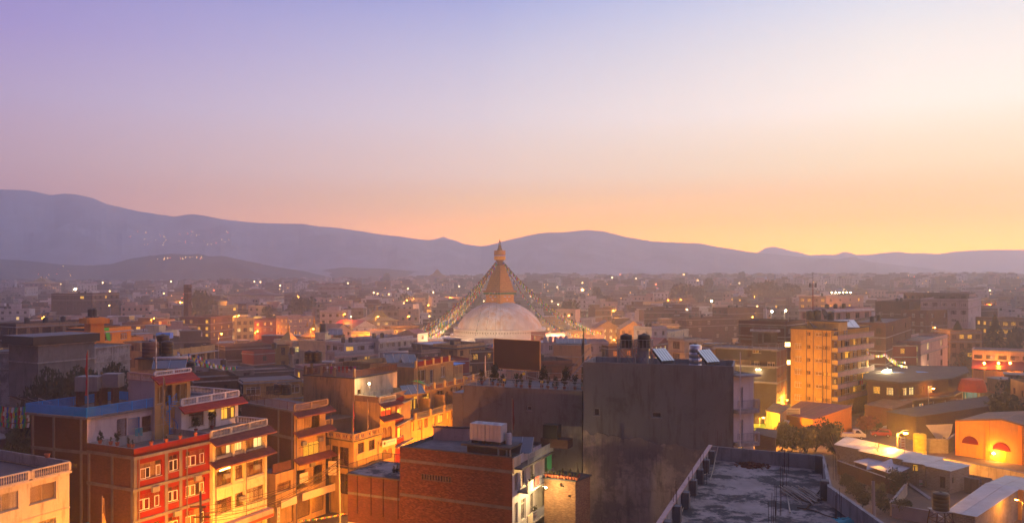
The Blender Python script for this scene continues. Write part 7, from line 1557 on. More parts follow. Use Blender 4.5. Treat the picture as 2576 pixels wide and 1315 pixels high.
street_lamp(-92, 186, 7, 'sodium lamp in the lane below the vivid orange house', 16000, s=1.2)  # no lamp is seen here; added to brighten the orange front
# dark round cornered house right of the tower
pts = [at((2182, 948), 9.0), at((2262, 955), 9.0), at((2385, 945), 9.0), at((2424, 930), 9.0), at((2420, 918), 9.0), at((2300, 916), 9.0), at((2190, 922), 9.0)]
B = Bld('low dark brick house with rounded corners and blue sheets on its roof', pts, 8.6, 'brickd', par=0.0, roof='concd')
for i, us_ in ((0, (1.2, 4.0, 6.0)), (1, (1.0, 3.2, 6.4, 9.2))):
    for u in us_:
        for z in (5.6, 2.0): B.win(i, (u, z, u + 1.5, z + 1.6), rnd.choice(['litw', 'dk', 'org', 'dk4', 'smlit']), sill=False)
B.slab(8.3, 1.0, 0.35, 'concd', None, 'roof_slab'); B.slab(4.6, 1.3, 0.3, 'conc', (1, 2), 'balcony'); railing(B.facs[1], 0, B.facs[1].L, 4.9, 0.9, 'woodm', 1.2, 0.2); B.finish()
for k, (x, y) in enumerate(((2258, 935), (2318, 934))): q = at((x, y), 8.9); t = thing('tarpaulin', '%s blue sheet lying on the rounded dark house roof' % ('left', 'right')[k], 'tarpaulin', (q[0], q[1], 8.7)); mb = MB(); mb.face([(-1.4, -0.8, .05), (0, -1.2, .15), (1.5, -.6, .05), (1.2, .9, .1), (-1, .8, .25)]); obj('cloth', mb.mesh('cloth', M['blue']), t)
q = atd((2216, 927), 194); t = street_lamp(q[0], q[1] - 1, q[2] - 0.2, 'dazzling white street lamp right of the tower above the dark brick house', 9000, c=WARM, head='lampw', s=2.2)
q = atd((2336, 977), 176); street_lamp(q[0], q[1], q[2], 'small orange street lamp before the rounded dark brick house', 900, s=1.4)
flag_string(atd(E1(760, 905), 200), atd(E1(930, 975), 190), 'upper string of square prayer flags over the rounded dark house', 0.6, 22, 0.42); flag_string(atd(E1(770, 925), 198), atd(E1(950, 1015), 188), 'lower string of square prayer flags over the rounded dark house', 0.6, 22, 0.42)
flag_string(atd(E1(590, 880), 190), atd(E1(760, 900), 196), 'string of prayer flags right beside the tower balconies', 0.8, 18, 0.42)
# red round awning, turquoise kiosk, stalls at the right edge
q = atd(E1(1520, 1130), 182); t = thing('awning', 'glowing red orange cloth awning at the market', 'awning', (q[0], q[1], q[2] - 2.6)); mb = MB(); mb.lathe([(2.9, 0), (2.7, 1.3), (2.2, 2.6), (0.2, 2.9)], 14); obj('cloth', mb.mesh('cloth', mat('red_orange_cloth', (0.75, 0.10, 0.02), 0.7)), t); mb = MB(); [mb.tube((2.4*math.cos(a), 2.4*math.sin(a), -3.4), (2.4*math.cos(a), 2.4*math.sin(a), 0.2), 0.06) for a in (0.5, 2, 3.6, 5.2)]; obj('posts', mb.mesh('posts', M['steel']), t); plight(0, -1, -1.4, 1500, (1, .5, .06), .3, t)
q = at(E1(1517, 1280), 0.5); t = thing('kiosk', 'turquoise kiosk with a white sign beside the red awning', 'kiosk', (q[0], q[1], 0)); mb = MB(); mb.box(-1.9, 1.9, 0, 3, 0, 3.2); obj('wall', mb.mesh('wall', M['teal']), t); mb = MB(); mb.box(-2.0, 2.0, -0.12, -0.02, 2.6, 3.3); obj('signboard', mb.mesh('signboard', M['white']), t); mb = MB(); mb.box(-1.2, 1.2, -0.06, 0, 0.2, 2.3); obj('shutter', mb.mesh('shutter', mat('pale_turquoise', (.2, .5, .55), .6)), t); plight(0, -3, 4, 500, WARM, .3, t)
q = at(E2(1690, 150), 3.2); t = thing('awning', 'slanting orange red sheet awning on poles by the kiosk', 'awning', (q[0], q[1], 0)); mb = MB(); mb.box(-3.4, 3.4, -1.6, 1.6, 0, 0.06, 0, Matrix.Translation((0, 0, 3.4)) @ Matrix.Rotation(0.25, 4, 'Y')); obj('cloth', mb.mesh('cloth', mat('red_sheet', (0.6, 0.09, 0.04), 0.7)), t); mb = MB(); [mb.tube((x, y, 0), (x, y, 3.4 - x*0.25), 0.06) for x in (-3, 3) for y in (-1.4, 1.4)]; obj('posts', mb.mesh('posts', M['steel']), t)
for k, (x, y) in enumerate(((1920, 250), (1965, 262), (1985, 300), (1930, 215), (1995, 340))):
    q = at(E2(x, y), 1.5); t = thing('market_stall', '%s small lit stall in the market at the right edge' % wd[k], 'market stall', (q[0], q[1], 0)); mb = MB(); mb.box(-1, 1, -0.7, 0.7, 0, 0.9); obj('counter', mb.mesh('counter', M['woodm']), t); mb = MB(); mb.box(-1.2, 1.2, -0.9, 0.9, 2.2, 2.26); obj('canopy', mb.mesh('canopy', M[('fw', 'fr', 'fg', 'fb', 'fy')[k]]), t); mb = MB(); [mb.tube((a, c, 0), (a, c, 2.2), 0.04) for a in (-1.1, 1.1) for c in (-.8, .8)]; obj('posts', mb.mesh('posts', M['steel']), t); mb = MB(); mb.lathe([(.001, -.15), (.15, 0), (.001, .15)], 8); obj('bulb', mb.mesh('bulb', M['lampw']), t, (0, -.6, 1.9)); plight(0, -0.8, 1.8, 260, WARM, .2, t)
for k, (x, y0, y1) in enumerate(((1390, 830, 620), (1718, 845, 570))):
    q = atd(E1(x, y0), 268); t = thing('conifer', '%s pointed conifer standing in the haze' % ('left', 'right')[k], 'tree', (q[0], q[1], 0)); ht = atd(E1(x, y1), 268)[2]
    mb = MB(); R6 = random.Random(k)
    for j in range(3400):
        s = R6.random() ** 1.3; z = ht*(0.08 + 0.92*s); r_ = (1 - s)**0.85 * 8.2*0.85 * (0.25 + 0.75*R6.random()**0.5); a = R6.random()*6.28; p = Vector((r_*math.cos(a), r_*math.sin(a), z - r_*0.18)); u_ = Vector((math.cos(a), math.sin(a), -0.4)); v_ = Vector((-math.sin(a), math.cos(a), 0)); sz = R6.uniform(0.3, 0.7)
        mb.face([p - u_*sz, p - v_*sz*0.5, p + u_*sz, p + v_*sz*0.5])
    obj('crown', mb.mesh('crown', M['leaf']), t); mb = MB(); mb.tube((0, 0, 0), (0, 0, ht*0.9), 0.5, 0.1, 8); obj('trunk', mb.mesh('trunk', M['trunk']), t)

# ================================================================== yard, sheds and parking at the lower right
def sheets(label, fr, quad, z, wallm, rm, rise=0.25, **kw): return shed(label, quad_at(fr, quad, z), z, wallm, rm, rise=rise, **kw)
sheets('small tiled roof shed with cream parapet left of the tower foot', D2, ((1480, 315), (1600, 345), (1692, 288), (1550, 262)), 5.4, 'ochre', 'tinr')
S = sheets('shop with a broad maroon sheet roof at the foot of the yellow tower', D2, ((1610, 345), (1898, 392), (2240, 315), (1790, 272)), 4.4, 'orange', 'tinred', rise=0.9)
q = at(D2(1720, 345), 4.6); t = thing('signboard', 'small cream signboard on the maroon shop roof edge', 'sign', (q[0], q[1], 4.4)); mb = MB(); mb.box(-1.3, 1.3, -.05, .05, 0.0, 1.3); obj('panel', mb.mesh('panel', M['signy']), t); mb = MB(); [mb.box(-1.1, 1.1, -.07, -.055, 0.25 + .35*k, 0.36 + .35*k) for k in range(3)]; obj('print', mb.mesh('print', M['ink']), t)
B = Bld('bright yellow end wall building beside the maroon roofed shop', foot4(at(D2(1898, 470), 1.2), at(E2(282, 350), 4.0), 3), 4.3, 'yellow', par=0.1); B.finish()
sheets('green canopied stall row under the golden lit houses', D2, ((1465, 400), (1660, 455), (1680, 420), (1480, 385)), 3.4, 'cream', 'tinb')
q = at(D2(1560, 430), 3); t = thing('awning', 'green awning sloping over the stalls below the lit houses', 'awning', (q[0], q[1], 2.2)); mb = MB(); mb.box(-4, 3.4, -1.2, 1.2, 0, .06, 0, Matrix.Rotation(0.45, 4, 'X')); obj('cloth', mb.mesh('cloth', mat('olive_awning', (.10, .20, .02), .7)), t); mb = MB(); [mb.tube((x, -1, -2.2), (x, -1, 0), .05) for x in (-3.8, 3.2)]; obj('posts', mb.mesh('posts', M['steel']), t)
sheets('low brick hut with a barrel roof under the balcony stack', D2, ((1380, 520), (1560, 560), (1565, 505), (1400, 485)), 5.0, 'brickd', 'concd')
sheets('shed with patched rusty sheets right of the tower foot', E2, ((585, 262), (830, 300), (1012, 262), (880, 205)), 4.2, 'brick', 'tinr', rise=0.6)
S = sheets('very long open shed with a black sheet roof over parked cars', E2, ((780, 325), (1045, 372), (1878, 262), (1660, 205)), 4.4, 'brickd', 'tind', rise=0.4)
for k in range(8):
    q = at(E2(1080 + k*105, 382 - k*14), 1.0); 
    mb = MB(); mb.tube((0, 0, 0), (0, 0, 4.3), 0.09, n=6); o = obj('post', mb.mesh('post', M['steel']), S, (q[0] - S.location.x, q[1] - S.location.y - 0.5, 0))
B = Bld('brick garage cube lit orange at the end of the black shed', foot4(at(E2(873, 345), 4.2), at(E2(1043, 372), 4.2), 3), 4.3, 'brick', par=0.05); B.finish()
sheets('low house with a rusted roof between the black shed and the dark brick house', E2, ((620, 185), (1010, 262), (1440, 225), (1100, 165)), 3.4, 'brickd', 'tinr')
# arched orange wall building
zA_ = 6.3; aL = at(E2(1395, 708), 0.0); aR = at(E2(2003, 800), 0.0); d_, L_ = nrm(aL, aR); aR2 = (aL[0] + d_[0]*(L_ + 9), aL[1] + d_[1]*(L_ + 9)); zA_ = Fac(aL, aR).uz(E2(1386, 402))[1]
B = Bld('orange hall with red arches on its wall and a low gable', foot4(aL, aR2, 14), zA_, 'hallp', par=0.0, roof='tinb'); f = B.facs[0]
B.finish()
for x in (1386, 1657, 1948): u = f.uz(E2(x + 4, 600))[0]; f.place('pilaster', bevel_box_mesh(0.6, 0.18, zA_ + (0.5 if x > 1400 else 0), M['orange'], 'pilaster'), max(u, 0) , 0, 0.16)
for (xl, xr, yt, yb) in ((1450, 1598, 505, 610), (1723, 1882, 563, 670)):
    r = f.rect(E2, xl, xr, yt, yb); w = r[2]-r[0]; zc_ = f.uz(E2((xl+xr)/2, yb))[1]; R_ = w/2; mb = MB(); pts = [(R_ - R_*math.cos(math.pi*j/16), -0.06, R_*1.0*math.sin(math.pi*j/16)) for j in range(17)]; mb.face(pts)
    for a_, c_ in zip(pts[:-1], pts[1:]): mb.face([a_, c_, (c_[0], 0.02, c_[2]), (a_[0], 0.02, a_[2])])
    f.place('red_arch', mb.mesh('red_arch', M['red']), r[0], zc_, 0.0)
for x in (1572, 1790): u = f.uz(E2(x, 700))[0]; f.place('door', bevel_box_mesh(1.0, 0.05, 2.6, M['orange'], 'door'), u, 0, 0.04)
ug = f.uz(E2(1800, 400))[0]; zg = f.uz(E2(1800, 392))[1]; mb = MB(); ze = f.uz(E2(2003, 470))[1]; Lw = f.L
mb.face([(0, 0, zA_), (ug, 0, zg), (ug, 14, zg), (0, 14, zA_)]); mb.face([(ug, 0, zg + .02), (Lw, 0, zA_ - 1.0), (Lw, 14, zA_ - 1.0), (ug, 14, zg + .02)]); mb.face([(0, -.2, zA_ - .1), (ug, -.2, zg - .1), (ug, -.2, zg + .15), (0, -.2, zA_ + .15)]); mb.face([(ug, -.2, zg - .1), (Lw, -.2, zA_ - 1.1), (Lw, -.2, zA_ - .85), (ug, -.2, zg + .15)])
f.place('gable_roof', mb.mesh('gable_roof', M['tinr']), 0, 0, 0); mb = MB(); mb.face([(0, 0, zA_ - .05), (Lw, 0, zA_ - 1.05), (ug, 0, zg)]); f.place('gable', mb.mesh('gable', M['hallp']), 0, 0, 0.01)
q = f.w(f.uz(E2(1742, 690))[0], 0.5); zq = f.uz(E2(1742, 690))[1]; t = thing('wall_lamp', 'dazzling lamp on the orange hall wall between its arches', 'light', (q[0], q[1], zq)); mb = MB(); mb.lathe([(.001, -.22), (.26, 0), (.001, .22)], 10); obj('bulb', mb.mesh('bulb', M['lampw']), t); mb = MB(); mb.box(-.05, .05, 0, .45, -.05, .05); obj('bracket', mb.mesh('bracket', M['steeld']), t); plight(0, -0.6, 0.1, 1500, (1, .42, .04), .25, t)
# the star bright lamp of the car park
q = atd(E2(950, 515), 131); street_lamp(q[0] - 0.72*1.9, q[1], q[2], 'brightest sodium street lamp, standing in the car park', 26000, c=(1, .37, .025), s=1.9)
street_lamp(56, 168, 5.5, 'sodium lamp at the foot of the yellow tower', 14000, rz=1.2, c=(1, .40, .03)); street_lamp(45, 150, 5.0, 'sodium lamp behind the bushes by the maroon roofed shop', 14000, c=(1, .42, .03)); street_lamp(50, 178, 5.0, 'sodium lamp between the yellow tower and the brick house', 5000, c=(1, .40, .03)); street_lamp(88, 178, 5.0, 'sodium lamp right of the tower near the rusty shed', 8000)  # the lamp by the brick house is added to even the tower's left face
# cars
def car(q, rz, label, m, kind='hatch', z=0.0):
    p = at(q, 0.4); t = thing('parked_car', label, 'van' if kind == 'van' else 'car', (p[0], p[1], z), rz, 'cars in the car park')
    L_, W_, H_ = {'hatch': (3.6, 1.55, 1.45), 'sedan': (4.3, 1.65, 1.42), 'van': (4.2, 1.65, 1.95), 'pickup': (4.4, 1.65, 1.8)}[kind]
    side = {'hatch': [(-L_/2, .35), (-L_/2, .85), (-L_/2 + .25, H_*.95), (-L_/2 + .5, H_), (.25, H_), (.95, .95), (L_/2 - .1, .8), (L_/2, .35)], 'sedan': [(-L_/2, .35), (-L_/2, .85), (-1.4, .95), (-.95, H_), (.4, H_), (1.1, .95), (L_/2 - .1, .78), (L_/2, .35)], 'van': [(-L_/2, .4), (-L_/2, 1.1), (-L_/2 + .15, H_), (1.0, H_), (1.6, 1.15), (L_/2, .95), (L_/2, .4)], 'pickup': [(-L_/2, .5), (-L_/2, 1.1), (.1, 1.1), (.15, H_), (1.2, H_), (1.8, 1.2), (L_/2, 1.0), (L_/2, .5)]}[kind]
    mb = MB(); w = W_/2; n = len(side)
    for k in range(n):
        a, c = side[k], side[(k+1) % n]; ia = w*(.82 if a[1] > 1.2 else 1); ic = w*(.82 if c[1] > 1.2 else 1); mb.face([(a[0], -ia, a[1]), (a[0], ia, a[1]), (c[0], ic, c[1]), (c[0], -ic, c[1])])
    for s in (-1, 1): mb.face([(a[0], s*w*(.82 if a[1] > 1.2 else 1), a[1]) for a in side])
    obj('body', mb.mesh('body', m), t)
    for s in (-1, 1):
        mb = MB(); x0, x1, zz, zt = (-L_/2 + .35, .75, .95, H_ - .1) if kind != 'pickup' else (.25, 1.4, 1.2, H_ - .1); mb.face([(x0, s*w*.995, zz), (x1, s*w*.995, zz), (x1 - .5, s*w*.86, zt), (x0 + .25, s*w*.86, zt)]); mb.face([(x0, s*w*1.005, zz), (x1, s*w*1.005, zz), (x1 - .5, s*w*.87, zt), (x0 + .25, s*w*.87, zt)]); obj('side_window', mb.mesh('side_window', M['glass']), t)
    mb = MB(); a, c = [(side[k], side[k+1]) for k in range(n-1) if side[k][1] >= H_ - .01 and side[k+1][1] < H_ - .01][-1]
    dx = .03; mb.face([(a[0] + dx, -w*.76, a[1]), (a[0] + dx, w*.76, a[1]), (c[0] + dx, w*.9, c[1] + .03), (c[0] + dx, -w*.9, c[1] + .03)]); obj('windscreen', mb.mesh('windscreen', M['glass']), t)
    mb = MB(); mb.face([(-L_/2 - .02, -w*.7, H_*.62), (-L_/2 - .02, w*.7, H_*.62), (-L_/2 + .12, w*.66, H_*.9), (-L_/2 + .12, -w*.66, H_*.9)]); obj('rear_window', mb.mesh('rear_window', M['glass']), t)
    for x in (-L_*.31, L_*.31):
        for s in (-1, 1):
            mb = MB(); mb.tube((0, -.1, 0), (0, .1, 0), .3, n=14); wh = obj('wheel', mb.mesh('wheel', M['black']), t, (x, s*(w - .05), .3)); mb = MB(); mb.tube((0, -.115, 0), (0, .115, 0), .17, n=10); obj('hubcap', mb.mesh('hubcap', M['stainless']), wh)
    for s in (-1, 1): mb = MB(); mb.box(-.04, .04, -.16, .16, 0, .16); obj('headlight', mb.mesh('headlight', M['tankg']), t, (L_/2 - .02, s*w*.68, .62))
    for s in (-1, 1): mb = MB(); mb.box(-.04, .04, -.1, .1, 0, .2); obj('tail_light', mb.mesh('tail_light', M['red']), t, (-L_/2, s*w*.8, .68))
    return t
CR_ = mat('red_car_paint', (.42, .01, .01), .3, 0, spec=.5, coat=.7); CW_ = mat('white_car_paint', (.6, .58, .54), .35, 0, spec=.5, coat=.5); CD_ = mat('dark_car_paint', (.03, .03, .035), .3, 0, coat=.6)
car(E2(728, 525), math.pi - .22, 'red hatchback parked in the middle of the car park', CR_); car(E2(845, 478), math.pi - .12, 'pale saloon parked behind the red hatchback', CW_, 'sedan'); car(E2(1222, 425), -.35, 'white van facing out of the black shed', CW_, 'van')
car(E2(478, 545), -.15, 'pale pickup truck half hidden behind the yellow wall', CW_, 'pickup'); car(E2(1100, 440), 1.3, 'dark car under the black shed left of the white van', CD_, 'sedan'); car(E2(1545, 385), .2, 'dark car under the far end of the black shed', CD_, 'sedan')
for k, (x, y) in enumerate(((480, 492), (520, 497), (548, 488))):
    p = at(E2(x, y), 0.4); t = thing('motorbike', '%s of the motorbikes beside the red leaved bush' % ('left', 'middle', 'right')[k], 'motorbike', (p[0], p[1], 0), 2.6)
    for x_ in (-.6, .6): mb = MB(); mb.tube((0, -.05, 0), (0, .05, 0), .3, n=12); obj('wheel', mb.mesh('wheel', M['black']), t, (x_, 0, .3))
    mb = MB(); mb.tube((-.6, 0, .3), (-.1, 0, .6), .06); mb.tube((.6, 0, .3), (.35, 0, 1.0), .05); mb.box(-.25, .3, -.12, .12, .4, .8); obj('frame', mb.mesh('frame', M['steeld']), t); mb = MB(); mb.box(-.7, .1, -.12, .12, .75, .85); obj('saddle', mb.mesh('saddle', M['black']), t); mb = MB(); mb.tube((.33, -.35, 1.02), (.33, .35, 1.02), .03); obj('handlebar', mb.mesh('handlebar', M['steel']), t)
P('leafr', 'reddish_leaves', (.22, .06, .02), .8, .4, .8)
for k, (x, y, h, r, m_, n_) in enumerate(((595, 500, 3.4, 2.4, 'leafr', 'red leaved bush in the car park island'), (690, 470, 2.4, 1.6, 'leaf', 'dark shrub right of the red leaved bush'), (355, 440, 2.4, 2.2, 'leafr', 'rounded reddish bush at the tower foot'), (720, 385, 3, 2.6, 'leafr', 'reddish bush before the rusty shed'))):
    p = at(E2(x, y), 0.5); tree(p[0], p[1], 0, h, r, n_, 80 + k, 900, .2, m_, None, 'bush', 'bush', .15)
# big dark bushes in front of the car park
for k, (x, y, h, r, m_, n_) in enumerate(((255, 600, 5.6, 2.7, 'leaf', 'biggest dark leafy tree left of the parked pickup'), (140, 600, 4.6, 2.3, 'leaf', 'dark tree in the middle of the clump behind the near roof'), (60, 610, 4.4, 2.0, 'leafy', 'yellow green tree left in the clump behind the near roof'), (-70, 600, 4.4, 1.7, 'leaf', 'narrow dark tree before the green awning'), (-160, 590, 5.0, 1.8, 'leafy', 'small palm like tree before the stalls'), (330, 640, 3.8, 1.5, 'leaf', 'slim dark tree at the end of the clump behind the near roof'))):
    p = at(E2(x, y), 1.6); tree(p[0], p[1], 0, h, r, n_, 90 + k, 2200, .17, m_, None, trunk=.12, lobes=14)
# tin roofed shed row
def q_(*pts): return pts
sheets('leftmost shed of the yellow lit tin roofed row', E2, q_((320, 618), (545, 662), (702, 624), (425, 562)), 3.3, 'block', 'tin', rise=.2)
sheets('second shed of the tin row with the brightest roof', E2, q_((537, 675), (925, 752), (1080, 712), (700, 640)), 3.3, 'block', 'tin', rise=.2)
S3 = sheets('block walled shed with a lit orange window under a tin roof', E2, q_((928, 768), (1122, 798), (1285, 748), (1085, 722)), 3.2, 'block', 'tin', rise=.2)
S4 = sheets('block walled shed at the corner with a dark shutter and a tin roof', E2, q_((1128, 808), (1342, 853), (1515, 812), (1282, 768)), 3.2, 'block', 'tin', rise=.15)
def onshed(S, quad, z, rects):
    c = quad_at(E2, quad, z); fc = Fac(c[0], c[1], S); fs = Fac(c[1], c[2], S)
    for (side, xl, xr, yt, yb, st) in rects: ff = fs if side else fc; window(ff, ff.rect(E2, xl, xr, yt, yb), st, dep=-0.03, sill=False)
onshed(S3, q_((928, 768), (1122, 798), (1285, 748)), 3.2, ((0, 1012, 1058, 797, 855, 'org'),))
onshed(S4, q_((1128, 808), (1342, 853), (1515, 812)), 3.2, ((0, 1255, 1302, 906, 1005, 'dk'), (1, 1362, 1380, 905, 955, 'dk')))
sheets('lean-to with pale blue plastic roof sheets before the tin row', E2, q_((500, 770), (845, 885), (972, 835), (620, 752)), 2.4, 'brick', 'tinb', rise=.15)
q = at(E2(690, 745), 3.4); t = thing('tarpaulin', 'blue grey tarpaulin slung over the lean-to', 'tarpaulin', (q[0], q[1], 2.2)); mb = MB(); mb.face([(-2.2, -1.6, 0), (0.3, -1.9, .3), (.6, 0.2, .5), (-1.0, .6, 1.0)]); mb.face([(0.3, -1.9, .3), (2.1, -1.2, 0.2), (2.6, .7, 1.2), (.6, .2, .5)]); obj('cloth', mb.mesh('cloth', M['tinb']), t)
# boundary walls
def wall_line(label, pts, h, m, th=.22, z0=0.0, cap='concl'):
    t = thing('boundary_wall', label, 'wall', (pts[0][0], pts[0][1], z0))
    for a, b_ in zip(pts[:-1], pts[1:]):
        fc = Fac(a, b_, t); mb = MB(); mb.face([(0, 0, 0), (fc.L, 0, 0), (fc.L, 0, h), (0, 0, h)], 0, [(0, 0), (fc.L, 0), (fc.L, h), (0, h)]); mb.box(0, fc.L, .002, th, 0, h, 0, skip='f'); fc.place('wall', mb.mesh('wall', M[m]), 0, z0); mb = MB(); mb.box(-.02, fc.L + .02, -.05, th + .05, h, h + .08); fc.place('coping', mb.mesh('coping', M[cap]), 0, z0)
    return t
wall_line('yellow lit boundary wall between the tin row and the car park', [at(E2(430, 565), 2.0), at(E2(935, 668), 2.0), at(E2(1300, 740), 2.0), at(E2(1830, 830), 2.0), at(E2(2300, 930), 2.0)], 1.9, 'cream')
wall_line('short stone wall left of the orange hall', [at(E2(1130, 690), 0.0), at(E2(1330, 695), 0.0), at(E2(1395, 640), 0.0)], 2.4, 'block')
wall_line('long brick wall running below the tin roofed row', [at(E2(340, 760), 2.0), at(E2(850, 940), 2.0)], 2.0, 'brickd')
wall_line('pale wall beside the sandy yard', [at(E2(825, 1140), 1.6), at(E2(965, 960), 1.6)], 1.6, 'cream')
wall_line('grey corrugated fence below the sandy yard', [at(E2(825, 1150), 1.6), at(E2(1190, 1215), 1.6), at(E2(1300, 1290), 1.6)], 1.6, 'tinb')
wall_line('block wall with steel gate line right of the corner shed', [at(E2(1470, 905), 2.2), at(E2(1600, 930), 2.2)], 2.2, 'conc')
g0 = at(E2(1468, 1000), 0.0); g1_ = at(E2(1720, 1050), 0.0); t = thing('steel_gate', 'grey sheet steel gate with frames at the sandy yard', 'gate', (g0[0], g0[1], 0)); ff = Fac(g0, g1_, t)
for k in range(3): mb = MB(); w = ff.L/3; mb.box(.05, w - .05, 0, .05, .1, 2.1); ff.place('panel', mb.mesh('panel', M['steel']), k*w, 0); mb = MB(); mb.box(0, w, -.02, 0.0, 1.05, 1.12); mb.box(0, .05, -.02, .06, 0, 2.15); ff.place('frame', mb.mesh('frame', M['steeld']), k*w, 0)
sheet('sandy_yard', quad_at(E2, ((940, 1090), (1330, 1160), (1560, 1010), (1420, 1000), (1180, 1080), (975, 960)), 0), .02, 'dust')
t = thing('plank_stack', 'long planks leaning along the block shed corner', 'planks', (*at(E2(980, 960), .5), .3)); a = Vector((*at(E2(980, 955), .4), .4)); c = Vector((*at(E2(1160, 1085), .2), .2))
for k in range(5): mb = MB(); mb.tube((k*.12, k*.2, 0), tuple(c - a + Vector((k*.16, k*.22, 0))), .07, n=4); obj('plank', mb.mesh('plank', M['concl']), t)
# blue roofed long shed at lower right
sheets('long shed with a blue grey corrugated roof at the lower right', E2, q_((1330, 1215), (1565, 1258), (1958, 1022), (1680, 982)), 3.6, 'block', 'tinb', rise=.25)
sheets('pink tin roof shed behind the blue grey roof', E2, q_((1685, 968), (1990, 1020), (2200, 960), (1850, 912)), 3.8, 'ochre', 'tin', rise=.2)
street_lamp(*[ (lambda q: q)(at(E2(1990, 1250), 2.5))[i] for i in (0, 1)], 4.2, 'sodium lamp beside the blue grey roofed shed', 1600, rz=2.0)
# black tank on its red steel tower
q = atd(E2(1262, 1200), 86); t = thing('tank_tower', 'tapered rusty steel tower with one black tank at the lower right', 'tank tower', (q[0], q[1], 0)); mb = MB(); zt = q[2]
for (sx, sy) in ((-1,-1), (1,-1), (1,1), (-1,1)): mb.tube((sx*1.5, sy*1.5, 0), (sx*.75, sy*.75, zt), .07, n=5)
for j in range(6):
    s0, s1 = j/6, (j+1)/6; w0_, w1_ = 1.5 - .75*s0, 1.5 - .75*s1
    for (A_, B_) in (((-1,-1),(1,-1)), ((1,-1),(1,1)), ((1,1),(-1,1)), ((-1,1),(-1,-1))): mb.tube((A_[0]*w0_, A_[1]*w0_, zt*s0), (B_[0]*w1_, B_[1]*w1_, zt*s1), .035, n=4); mb.tube((A_[0]*w1_, A_[1]*w1_, zt*s1), (B_[0]*w1_, B_[1]*w1_, zt*s1), .035, n=4)
obj('frame', mb.mesh('frame', M['rust']), t); mb = MB(); mb.box(-.95, .95, -.95, .95, zt - .02, zt + .05); obj('platform', mb.mesh('platform', M['steel']), t)
tank(q[0], q[1], zt + .06, 'single black tank on the tapered rusty tower', .82, 1.85)
q = atd(E2(672, 1215), 82); t = thing('concrete_pole', 'thick pale concrete pole rising from the dark garden', 'pole', (q[0], q[1], 0)); h_ = atd(E2(665, 942), 82)[2]; mb = MB(); mb.tube((0, 0, 0), (-.15, 0, h_), .24, .17, 10); obj('pole', mb.mesh('pole', M['concl']), t); mb = MB(); mb.tube((-.15, 0, h_), (-.15, 0, h_ + .4), .04); obj('spike', mb.mesh('spike', M['steeld']), t)
# cloth on a pole, stacked drum, sign post
q = atd(E2(1255, 520), 150); t = thing('white_cloth', 'white torn cloth hung out above the yard by the orange hall', 'cloth', q); mb = MB(); mb.face([(-2.6, 0, 1.6), (2.4, 0.1, 1.8), (2.1, .1, 0.2), (1.4, 0, -1.0)]); mb.face([(-2.6, 0, 1.6), (1.3, .05, 1.7), (0.2, .05, -2.0), (-.9, 0, -.6)]); obj('cloth', mb.mesh('cloth', M['fw']), t); mb = MB(); mb.tube((-2.7, 0, 1.65), (2.6, 0, 1.85), .04, n=4); mb.tube((-2.5, 0, 1.65), (-2.5, 0, 3.4), .03, n=4); obj('line', mb.mesh('line', M['steeld']), t)
q = atd(E2(924, 605), 127); t = thing('sign_post', 'tall lit yellow signboard on edge beside the brightest street lamp', 'sign', (q[0], q[1], 0)); mb = MB(); mb.box(-.35, .35, -.05, .05, q[2] - .9, q[2] + .9); obj('panel', mb.mesh('panel', M['signy']), t); mb = MB(); mb.tube((.3, .1, 0), (.3, .1, q[2] + .9), .05); obj('post', mb.mesh('post', M['steel']), t); mb = MB(); [mb.box(-.25, .25, -.07, -.055, q[2] - .7 + .4*k, q[2] - .5 + .4*k) for k in range(4)]; obj('print', mb.mesh('print', M['inkb']), t)
q = at(E2(1075, 690), 0.2); t = thing('water_tank', 'ribbed cylinder tank lit yellow by the stone wall', 'water tank', (q[0], q[1], 0)); tank_parts(t, 1.05, 3.6, 'fy')
r0, r1_ = at(E2(715, 632), 2.3), at(E2(880, 668), 2.3); t = thing('wall_sign', 'yellow painted lettering board along the car park wall', 'sign', (r0[0], r0[1], 1.7)); ff = Fac(r0, r1_, t); mb = MB(); mb.box(0, ff.L, -.06, 0, 0, .8); ff.place('panel', mb.mesh('panel', M['signy']), 0, 2.0, .05); obj('lettering', text_me('SAI HOME BUSINESS', .75, M['inkb']), t, (ff.L/2*ff.d[0], ff.L/2*ff.d[1] - .14, .72), rot=(math.pi/2, 0, ff.ang))
for k, (x, y, h, r, m_) in enumerate(((880, 1000, 3.4, 1.9, 'leaf'), (830, 960, 3.0, 1.6, 'leafy'), (760, 1150, 2.6, 1.6, 'leaf'), (900, 1190, 2.4, 1.5, 'leafy'), (960, 1200, 2.2, 1.4, 'leafy'), (560, 1110, 2.2, 1.5, 'leaf'), (430, 960, 2.6, 1.6, 'leaf'), (690, 1000, 2.0, 1.3, 'leafy'), (510, 1020, 2.2, 1.5, 'leaf'))):
    p = at(E2(x, y), 1.0); tree(p[0], p[1], 0, h, r, '%s bush in the dark garden below the near roof' % wd[k], 110 + k, 700, .15, m_, 'bushes of the dark garden', 'bush', 'bush', .12)
p = at(E2(700, 830), 1.0); t = thing('bare_tree', 'bare leafless sapling before the plastic lean-to', 'tree', (p[0], p[1], 0)); mb = MB(); R7 = random.Random(5)
for k in range(14): a = R7.uniform(0, 6.28); z0_ = R7.uniform(1.5, 4.5); mb.tube((0, 0, z0_), (R7.uniform(.5, 1.4)*math.cos(a), R7.uniform(.3, .8)*math.sin(a), z0_ + R7.uniform(1.0, 2.4)), .03, .008, 4)
obj('branches', mb.mesh('branches', M['trunk']), t); mb = MB(); mb.tube((0, 0, 0), (.1, 0, 5.2), .08, .03, 6); obj('trunk', mb.mesh('trunk', M['trunk']), t)
